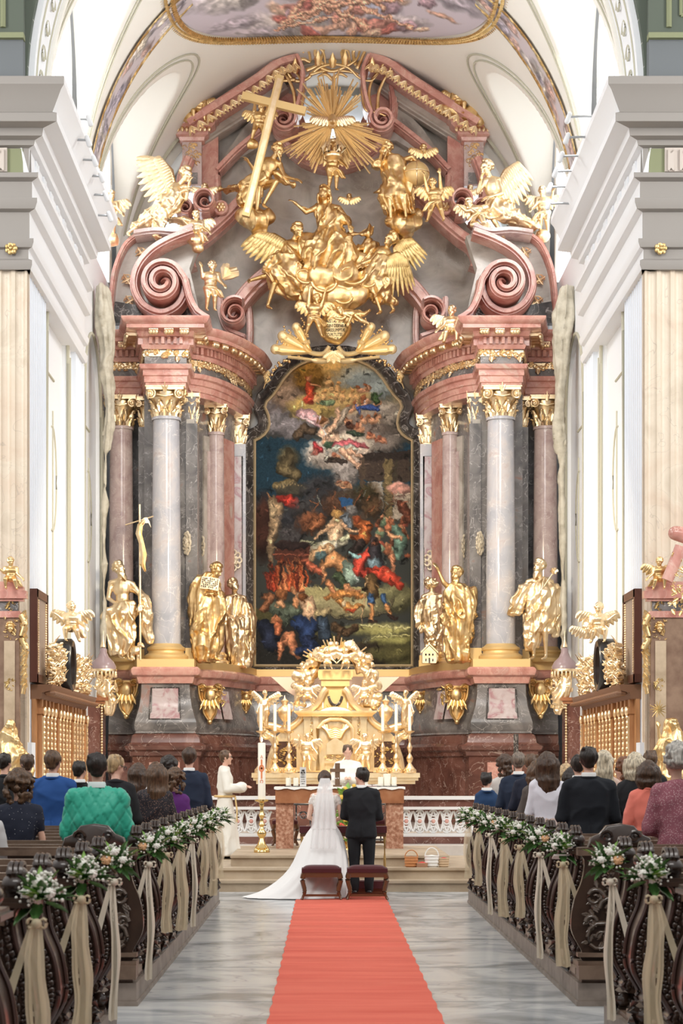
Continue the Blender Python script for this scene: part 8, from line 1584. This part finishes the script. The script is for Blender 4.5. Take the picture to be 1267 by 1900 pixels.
def person(label, x, ytop, s, hair=('short', 'brown'), top=('jacket', 'navy', (.02, .03, .06)), low=('trousers', (.02, .02, .03)), sw=.45, turn=0., hturn=0., skin=None, gender='m', z0=.2, collar=None, seed=0, arms='clasp', bow=.0, extra=None, h=None, group='wedding guests', d=None, build_low=True):
    d = d or F_PX / s; X_ = (x - CX) / s if d is None else (x - CX) * d / F_PX; ztop = EYE + (CY - ytop) * d / F_PX; h = h or ztop - z0; u = h / 7.15
    t = thing('person', (X_, d, z0), label, 'person', group); O = (0, 0, 0); k = sw / .45; sk = skin or M_skin; rg = lambda v: V(v)
    hx = .0; zc = h - .47 * u; hd = V((0, .02 + bow * .10, zc - bow * .05)); f = V((math.sin(hturn), math.cos(hturn), -bow))
    nk = V((0, -.01, h * .835)); pv = V((0, 0, h * .53)); A = {}
    for q, sg in (('l', -1), ('r', 1)):
        A['s' + q] = V((sg * (sw / 2 - .07), 0, h * .788)); A['h' + q] = V((sg * .095 * k, 0, h * .50)); A['k' + q] = V((sg * .10, .02, h * .28)); A['a' + q] = V((sg * .10, 0, .085))
        if arms == 'clasp': A['e' + q] = V((sg * (sw / 2 + .0), .02, h * .62)); A['w' + q] = V((sg * .07, .24, h * .60))
        elif arms == 'down': A['e' + q] = V((sg * (sw / 2 + .035), -.03, h * .63)); A['w' + q] = V((sg * (sw / 2 + .02), .06, h * .49))
        elif arms == 'pray': A['e' + q] = V((sg * (sw / 2 + .03), .05, h * .64)); A['w' + q] = V((sg * .05, .30, h * .66))
    J = dict(hd=hd, nk=nk, pv=pv, **A); m = MB(); body(m, J, u, f, fat=1.0, hair=None, foot_dir=(0, 1, 0), seed=seed, curl=.5)
    me = remesh(m, .0125 if arms == 'pray' else .016, 2); me.name = 'body'; link('body', me, sk, t, 180)
    hm = hair_mesh(hair[0], V((0, 0, 0)), u, seed); R = Matrix.Translation(hd) @ Matrix.Rotation(-hturn, 4, 'Z') @ Matrix.Rotation(-bow * .6, 4, 'X'); hm.v = [tuple(R @ V(v)) for v in hm.v]
    me = remesh(hm, u * .055, 2); folds(me, u * .045, 5.2 / u, (1, 1, .16) if hair[0] not in ('curly', 'bigcurly', 'greycurl') else (1, 1, 1), seed=seed); link('hair', me, hair_mat(hair[1]), t, 180)
    kind, cname, col = top[:3]; mt = top[3] if len(top) > 3 else fab(cname, col); m = MB(); wst = .86 if gender == 'f' else .95; fl = .155
    hem = {'jacket': .455, 'blouse': .54, 'dress': .10, 'alb': .03, 'chasuble': .20}[kind]; N = 28
    def ring(z, rx, ry, y=0): return [(rx * math.cos(a), y + ry * math.sin(a), z) for a in [2 * PI * i / N for i in range(N)]]
    rs = [ring(h * hem, .20 * k, .135 * k), ring(h * .52, .195 * k, .135 * k), ring(h * .60, .175 * k * wst, .12 * k), ring(h * .68, .20 * k * (wst + .05), .13 * k), ring(h * .755, .205 * k, .125 * k), ring(h * .79, .185 * k, .11 * k), ring(h * .812, .145 * k, .100 * k), ring(h * .834, .098, .088), ring(h * .848, .064, .068)]
    if kind in ('dress', 'alb'): rs = [ring(h * hem, .30 * k, .26, .0), ring(h * .3, .26 * k, .2)] + rs[1:]
    if kind == 'chasuble': rs = [ring(h * hem, .36 * k, .22, .03), ring(h * .5, .36 * k, .21, .04), ring(h * .66, .31 * k, .18, .02), ring(h * .76, .24 * k, .15)] + rs[5:]
    if kind in ('dress', 'alb', 'chasuble'):
        rs[0] = [(p[0] * (1 + .08 * math.sin(9 * i / N * 2 * PI)), p[1] * (1 + .10 * math.sin(9 * i / N * 2 * PI + 1)), p[2]) for i, p in enumerate(rs[0])]
    m.loft(rs); sl = .062 if kind != 'blouse' else .052
    cov = 1.0
    if len(top) > 4: cov = top[4]
    for q in 'lr':
        sh, e, w = A['s' + q], A['e' + q], A['w' + q]; m.cap(nk - V((0, 0, .035)), .075, sh, .074 * k); m.cap(sh, .070 * k, e if cov >= .6 else sh.lerp(e, cov * 1.6), sl)
        if cov >= .6: m.cap(e, sl, e.lerp(w, .86 * cov), .052 if kind != 'alb' and kind != 'chasuble' else .085)
    me = remesh(m, .014, 3); folds(me, .015 if kind != 'alb' else .022, 7 if kind != 'alb' else 5, (1, 1, .5), tilt=.6, seed=seed)
    if cname == 'quilted green':
        a = verts_of(me); n = norms_of(me); g = np.minimum(np.abs(((a[:, 0] + a[:, 2] * .62) / .095) % 1 - .5), np.abs(((a[:, 0] - a[:, 2] * .62) / .095) % 1 - .5)); set_verts(me, a + n * (-.012 * np.clip(1 - g / .10, 0, 1))[:, None])
    link({'jacket': 'jacket', 'blouse': 'blouse', 'dress': 'dress', 'alb': 'alb', 'chasuble': 'chasuble'}[kind], me, mt, t, 180)
    if collar is not None:
        m = MB(); m.lathe((0, -.012, h * .838), [(.072, 0), (.070, .035), (.062, .045), (.062, .0)], 20); m.build('shirt_collar', mat('collar_%s' % str(collar), collar, .7), t, 50, off=O)
    if kind == 'jacket' and cname != 'quilted green':
        m = MB(); m.tube([(.078 * math.cos(a), -.012 + .078 * math.sin(a), h * .835) for a in np.linspace(0, 2 * PI, 17)], .014, 6); m.tube([(0, -.142 * k, h * .62), (0, -.142 * k, h * .48)], .003, 4); m.build('lapel_and_seam', mt, t, 60, off=O)
    m = MB()
    if kind not in ('dress', 'alb'):
        if low[0] == 'trousers':
            m.cap(pv + V((0, 0, .02)), .135 * k, pv - V((0, 0, .06)), .14 * k)
            for q in 'lr': m.cap(A['h' + q], .105, A['k' + q], .078); m.cap(A['k' + q], .078, A['a' + q] + V((0, 0, .0)), .062)
            me = remesh(m, .016, 2); folds(me, .008, 7, (1, 1, .4), seed=seed)
        else:
            me = None; m.loft([ring(h * .24, .27 * k, .22), ring(h * .40, .24 * k, .19), ring(h * .54, .185 * k, .135), ring(h * .60, .15 * k, .11)]); me = remesh(m, .018, 2); folds(me, .014, 8, (1, 1, .08), seed=seed)
        link(low[0], me, fab('low_' + str(low[1]), low[1]), t, 180)
    for q in 'lr':
        a_ = A['a' + q]; m = MB(); m.cap(a_ + V((0, -.03, -.035)), .045, a_ + V((0, .13, -.045)), .035); me = remesh(m, .012, 1); link('shoe', me, mat('shoe_leather', (.015, .012, .012), .3), t, 180)
    if extra == 'glasses' or extra == 'belt_glasses':
        r = V((f.y, -f.x, 0)).normalized(); m = MB()
        for s_ in (-1, 1): c = hd + f * .37 * u + r * s_ * .14 * u + V((0, 0, .03 * u)); m.tube([c + r * .10 * u * math.cos(a) + V((0, 0, .08 * u * math.sin(a))) for a in np.linspace(0, 2 * PI, 13)], .0035, 5); m.tube([c + r * s_ * .1 * u, hd + r * s_ * .35 * u + V((0, 0, .04 * u))], .0035, 5)
        m.build('glasses', M_black, t, 60, off=O)
    if extra == 'belt_glasses':
        m = MB(); m.tube([(.20 * k * math.cos(a), .16 * math.sin(a), h * .575) for a in np.linspace(0, 2 * PI, 25)], .018, 8); m.tube([(.1, .17, h * .57), (.12, .2, h * .45), (.12, .2, h * .34)], .014, 6); m.build('gold_cincture', M_goldm, t, 60, off=O)
    t.rotation_euler = (0, 0, -turn); return t
BLK = (.018, .018, .022); W_ = (.82, .82, .80)
# left of the aisle
person('person at the far left edge in a black suit with dark hair', 8, 1397, 150, ('short', 'dark'), ('jacket', 'black', BLK), sw=.44, seed=1, hturn=.5)
person('person with brown hair in a black suit next to the left edge', 50, 1400, 152, ('short', 'brown'), ('jacket', 'black', BLK), sw=.42, seed=2)
person('tall person in a bright royal blue suit with light brown cropped hair', 98, 1392, 178, ('short', 'mid'), ('jacket', 'royal blue', (.018, .085, .30)), ('trousers', (.018, .085, .30)), sw=.48, seed=3, collar=W_, hturn=.25)
person('person with big brown curls in a navy top with white dots', 34, 1438, 216, ('bigcurly', 'mid'), ('blouse', 'dotted navy', (.012, .016, .035), mat('cloth_dotted_navy', (.012, .016, .035), .8, dots=((.75, .75, .8), 42, .10)), .35), ('skirt', (.012, .016, .035)), sw=.42, gender='f', seed=4)
person('person cut off by the left edge in a pale grey knitted top', -46, 1462, 250, ('bob', 'grey'), ('blouse', 'pale grey', (.55, .55, .55)), ('skirt', (.3, .3, .3)), sw=.42, gender='f', seed=5)
person('child with dark hair in a black suit between the blue suit and green jacket', 148, 1412, 152, ('short', 'dark'), ('jacket', 'black', BLK), sw=.40, seed=6, collar=W_, hturn=.5)
person('person in a green diamond quilted jacket with dark hair', 180, 1397, 236, ('short', 'dark'), ('jacket', 'quilted green', (.03, .44, .30), mat('cloth_quilted_green', (.03, .44, .30), .5, sheen=.2)), ('trousers', (.03, .03, .05)), sw=.49, seed=7, collar=(.72, .84, .82))
person('person with blond hair and glasses turned right in a black suit', 214, 1398, 186, ('short', 'blond'), ('jacket', 'black', BLK), sw=.42, seed=8, hturn=.9, extra='glasses', bow=.3)
person('person with long dark brown hair in a white top behind the black lace dress', 256, 1417, 152, ('long', 'brown'), ('blouse', 'white', (.80, .78, .76)), ('skirt', (.7, .68, .66)), sw=.38, gender='f', seed=9, hturn=.3)
person('person with long half pinned brown hair in black lace', 288, 1416, 178, ('halfup', 'mid'), ('blouse', 'black lace', (.02, .015, .02), mat('cloth_black_lace', (.02, .015, .02), .7, dots=((.22, .13, .10), 60, .28))), ('skirt', (.015, .012, .015)), sw=.40, gender='f', seed=10, hturn=-.7)
person('person with dark curls mostly hidden behind the brown hair and the navy suit', 313, 1406, 142, ('curly', 'dark'), ('jacket', 'charcoal', (.03, .03, .035)), sw=.42, seed=11)
person('person with frizzy brown hair in a purple top', 324, 1433, 158, ('bigcurly', 'mid'), ('blouse', 'purple', (.11, .018, .16)), ('skirt', (.1, .02, .14)), sw=.36, gender='f', seed=12)
person('person in a navy suit at the front left beside the aisle', 351, 1387, 150, ('crew', 'brown'), ('jacket', 'navy', (.022, .040, .088)), ('trousers', (.02, .035, .075)), sw=.47, seed=13, collar=W_)
# right of the aisle
person('child in a bright navy suit in the front row right of the aisle', 903, 1433, 143, ('short', 'dark'), ('jacket', 'deep blue', (.015, .05, .13)), sw=.34, seed=21, collar=W_, hturn=.5)
person('person with dark curls over a cream jacket, front right', 937, 1403, 142, ('wavyup', 'brown'), ('jacket', 'cream', (.66, .62, .57)), ('skirt', (.05, .05, .08)), sw=.40, gender='f', seed=22, hturn=.2)
person('person with short greying hair in a navy suit, front right', 962, 1396, 146, ('crew', 'salt'), ('jacket', 'navy', (.022, .040, .088)), ('trousers', (.02, .035, .075)), sw=.46, seed=23, collar=W_, hturn=.1)
person('person with brown hair in a navy suit, partly behind the greying person', 986, 1399, 152, ('short', 'mid'), ('jacket', 'dark navy', (.018, .024, .055)), sw=.44, seed=24)
person('person with straight brown hair in a taupe jacket beside the white cardigan', 996, 1413, 160, ('bob', 'mid'), ('jacket', 'taupe', (.10, .08, .07)), ('skirt', (.08, .07, .06)), sw=.38, gender='f', seed=25)
person('person with long dark brown hair in a white cardigan and blush skirt', 1016, 1396, 172, ('long', 'brown'), ('blouse', 'white cardigan', (.78, .77, .84)), ('skirt', (.62, .48, .44)), sw=.42, gender='f', seed=26)
person('person with blond hair in a black top behind the dark haired suit', 1050, 1418, 148, ('bob', 'blond'), ('blouse', 'black', BLK), ('skirt', BLK), sw=.36, gender='f', seed=27)
person('person with smooth black hair between the white cardigan and black suit', 1062, 1424, 160, ('bob', 'dark'), ('blouse', 'black', BLK), ('skirt', BLK), sw=.36, gender='f', seed=28)
person('person with short dark hair and white collar, behind the broad black suit', 1073, 1400, 166, ('short', 'dark'), ('jacket', 'charcoal', (.03, .03, .035)), sw=.42, seed=29, collar=W_)
person('broad person with dark hair in a blue black suit, tallest on the right', 1092, 1386, 196, ('short', 'dark'), ('jacket', 'blue black', (.008, .012, .022)), ('trousers', (.008, .011, .02)), sw=.50, seed=30, collar=W_)
person('person with pinned pale blond waves in a blush dress', 1121, 1394, 164, ('braid', 'pale'), ('dress', 'blush', (.66, .48, .40)), sw=.38, gender='f', seed=31)
person('person with red hair and glasses turned to the left', 1156, 1410, 160, ('curly', 'auburn'), ('blouse', 'pale pink', (.6, .42, .38)), ('skirt', (.5, .4, .4)), sw=.36, gender='f', seed=32, hturn=-1.4, extra='glasses')
person('person with a sleek pale blond bob in a black top', 1178, 1398, 170, ('bob', 'pale'), ('blouse', 'black', BLK), ('skirt', BLK), sw=.42, gender='f', seed=33)
person('person in a coral jacket with a dark brown bob', 1203, 1412, 188, ('bob', 'brown'), ('jacket', 'coral', (.86, .22, .16)), ('skirt', (.3, .2, .18)), sw=.40, gender='f', seed=34)
person('person with brown hair in a black suit behind the pale blond bob', 1206, 1393, 152, ('short', 'mid'), ('jacket', 'black', BLK), sw=.44, seed=35)
person('person with grey curls in a mauve tweed dress at the right edge', 1255, 1386, 232, ('greycurl', 'grey'), ('dress', 'mauve tweed', (.30, .10, .13), mat('cloth_mauve_tweed', (.30, .10, .13), .85, dots=((.58, .36, .38), 80, .30))), sw=.43, gender='f', seed=36, hturn=-.6)
# clergy
M_alb = fab('ivory', (.80, .77, .69)); M_alb2 = fab('white gold', (.84, .81, .74))
person('person in a long cream robe with gold cord and glasses left of the altar', 417, 1392, 116, ('short', 'mid'), ('alb', 'ivory', (.8, .77, .69), M_alb), sw=.42, seed=41, turn=PI / 2, hturn=.0, z0=.32, extra='belt_glasses', arms='pray', group='clergy', d=31.9)
person('person in white vestments with bowed head reading behind the altar table', 645, 1380, 112, ('short', 'mid'), ('chasuble', 'white gold', (.84, .81, .74), M_alb2), sw=.46, seed=42, turn=PI, z0=.48, arms='pray', group='clergy', d=33.1, bow=.45)
# the groom
person('person in a black suit, the groom, standing right of the bride on the carpet', 671, 1424, 135.5, ('short', 'dark'), ('jacket', 'groom black', (.010, .011, .016)), ('trousers', (.010, .011, .015)), sw=.49, seed=43, z0=.012, hturn=-1.0, collar=W_, arms='clasp', group='bridal couple', d=27.3)
# the bride
d = 27.4; B = Px(d); c = V((P(603, 0, d).x, d, .0)); h = EYE - (1431 - CY) * B.u; u = h / 7.45; t = thing('person', tuple(c), 'person in a white lace and tulle wedding gown with long veil and train, the bride', 'person', 'bridal couple')
J = dict(hd=V((.0, .02, h - .47 * u)), nk=V((0, -.01, h * .835)), pv=V((0, 0, h * .53)), sl=V((-.165, 0, h * .80)), sr=V((.165, 0, h * .80)), el=V((-.225, -.01, h * .63)), wl=V((-.06, .22, h * .58)), er=V((.225, -.01, h * .63)), wr=V((.06, .22, h * .58)), kl=V((-.1, .02, h * .28)), al=V((-.1, 0, .08)), kr=V((.1, .02, h * .28)), ar=V((.1, 0, .08)))
m = MB(); body(m, J, u, V((.7, .7, 0)), fat=.9, hair=None, foot_dir=(0, 1, 0)); link('body', remesh(m, .013, 2), mat('light_skin', (.80, .52, .40), .5, sss=.1), t, 180)
hm = hair_mesh('bun', V((0, 0, 0)), u, 44); R = Matrix.Translation(J['hd']) @ Matrix.Rotation(-.6, 4, 'Z'); hm.v = [tuple(R @ V(v)) for v in hm.v]; me = remesh(hm, u * .055, 2); folds(me, u * .03, 2.6 / u, (1, 1, .3)); hr = link('hair', me, hair_mat('brown'), t, 180)
m = MB(); [m.ell(J['hd'] + V((.12 + .03 * i, -.37 * u - .0 + .02 * i, -.02 + .035 * math.sin(i))), .010, nu=6, nv=5) for i in range(6)]; m.build('hair_pin', mat('pearl', (.85, .83, .78), .2), hr, 180, off=(0, 0, 0))
N = 28; ring = lambda z, rx, ry, y=0, x=0: [(x + rx * math.cos(a), y + ry * math.sin(a), z) for a in [2 * PI * i / N for i in range(N)]]
M_lace = mat('ivory_lace', (.80, .74, .68), .7, dots=((.90, .88, .84), 45, .35))
m = MB(); m.loft([ring(h * .585, .128, .10), ring(h * .64, .140, .105), ring(h * .72, .168, .118), ring(h * .77, .175, .11), ring(h * .805, .155, .085), ring(h * .825, .10, .075)])
for sg in (-1, 1): m.cap((sg * .15, 0, h * .795), .052, (sg * .185, -.003, h * .75), .047)
me = remesh(m, .011, 2); folds(me, .006, 22, (1, 1, 1)); link('lace_bodice', me, M_lace, t, 180)
M_tul = mat('white_tulle', (.84, .82, .80), .75, sheen=.3)
rs = []; prof = [(.60, .132, .105, 0, 0), (.57, .16, .13, 0, 0), (.52, .23, .19, -.01, -.01), (.44, .29, .25, -.03, -.03), (.34, .33, .30, -.06, -.06), (.22, .38, .34, -.10, -.12), (.12, .48, .38, -.19, -.18), (.05, .58, .42, -.28, -.24), (.02, .66, .44, -.35, -.27), (.005, .72, .46, -.40, -.29)]; NN = 84
for i, (zf, rx, ry, x, y) in enumerate(prof):
    g = []
    for k in range(NN):
        a = 2 * PI * k / NN; am = .006 + .03 * (i / 9) ** 1.3; q = 1 + am * math.sin(17 * a + i * .25) + am * .6 * math.sin(29 * a + 1 - i * .2); rxx = rx if math.cos(a) < 0 else min(rx, .36 - .0 * i) + x * -.0
        cx_ = x if math.cos(a) < 0 else x * 1.0; px_ = cx_ + rxx * q * math.cos(a) if math.cos(a) < 0 else cx_ * 1.0 + (rxx - cx_) * q * math.cos(a) * .92
        g.append((px_, y + ry * q * math.sin(a), max(.013, h * zf)))
    rs.append(g)
m = MB(); m.loft(rs, cap=False); sk = m.build('skirt_and_train', M_tul, t, 180, off=(0, 0, 0)); ss = sk.modifiers.new('s', 'SUBSURF'); ss.levels = 1; ss.render_levels = 1
M_veil = mat('sheer_veil', (.88, .87, .86), .8, alpha=.55)
m = MB(); rows = []
for j in range(26):
    v = j / 25; w = .055 + .125 * v ** .7; z = h - .50 * u + .02 - v * .95; rows.append([(w * q - .02 * v, -.20 - .10 * math.sin(min(1, v * 2) * PI / 2) * (1 - .25 * q * q) + .012 * math.sin(q * 14 + v * 2) * (.3 + v) + (.06 * abs(q) if v < .15 else 0) - .11 * v, z) for q in np.linspace(-1, 1, 36)])
m.grid(rows); m.build('veil', M_veil, t, 180, off=(0, 0, 0)); rows2 = [[(p[0] * 1.15, p[1] - .012, p[2]) for p in r] for r in rows[:19]]; m = MB(); m.grid(rows2); m.build('upper_veil', M_veil, t, 180, off=(0, 0, 0))
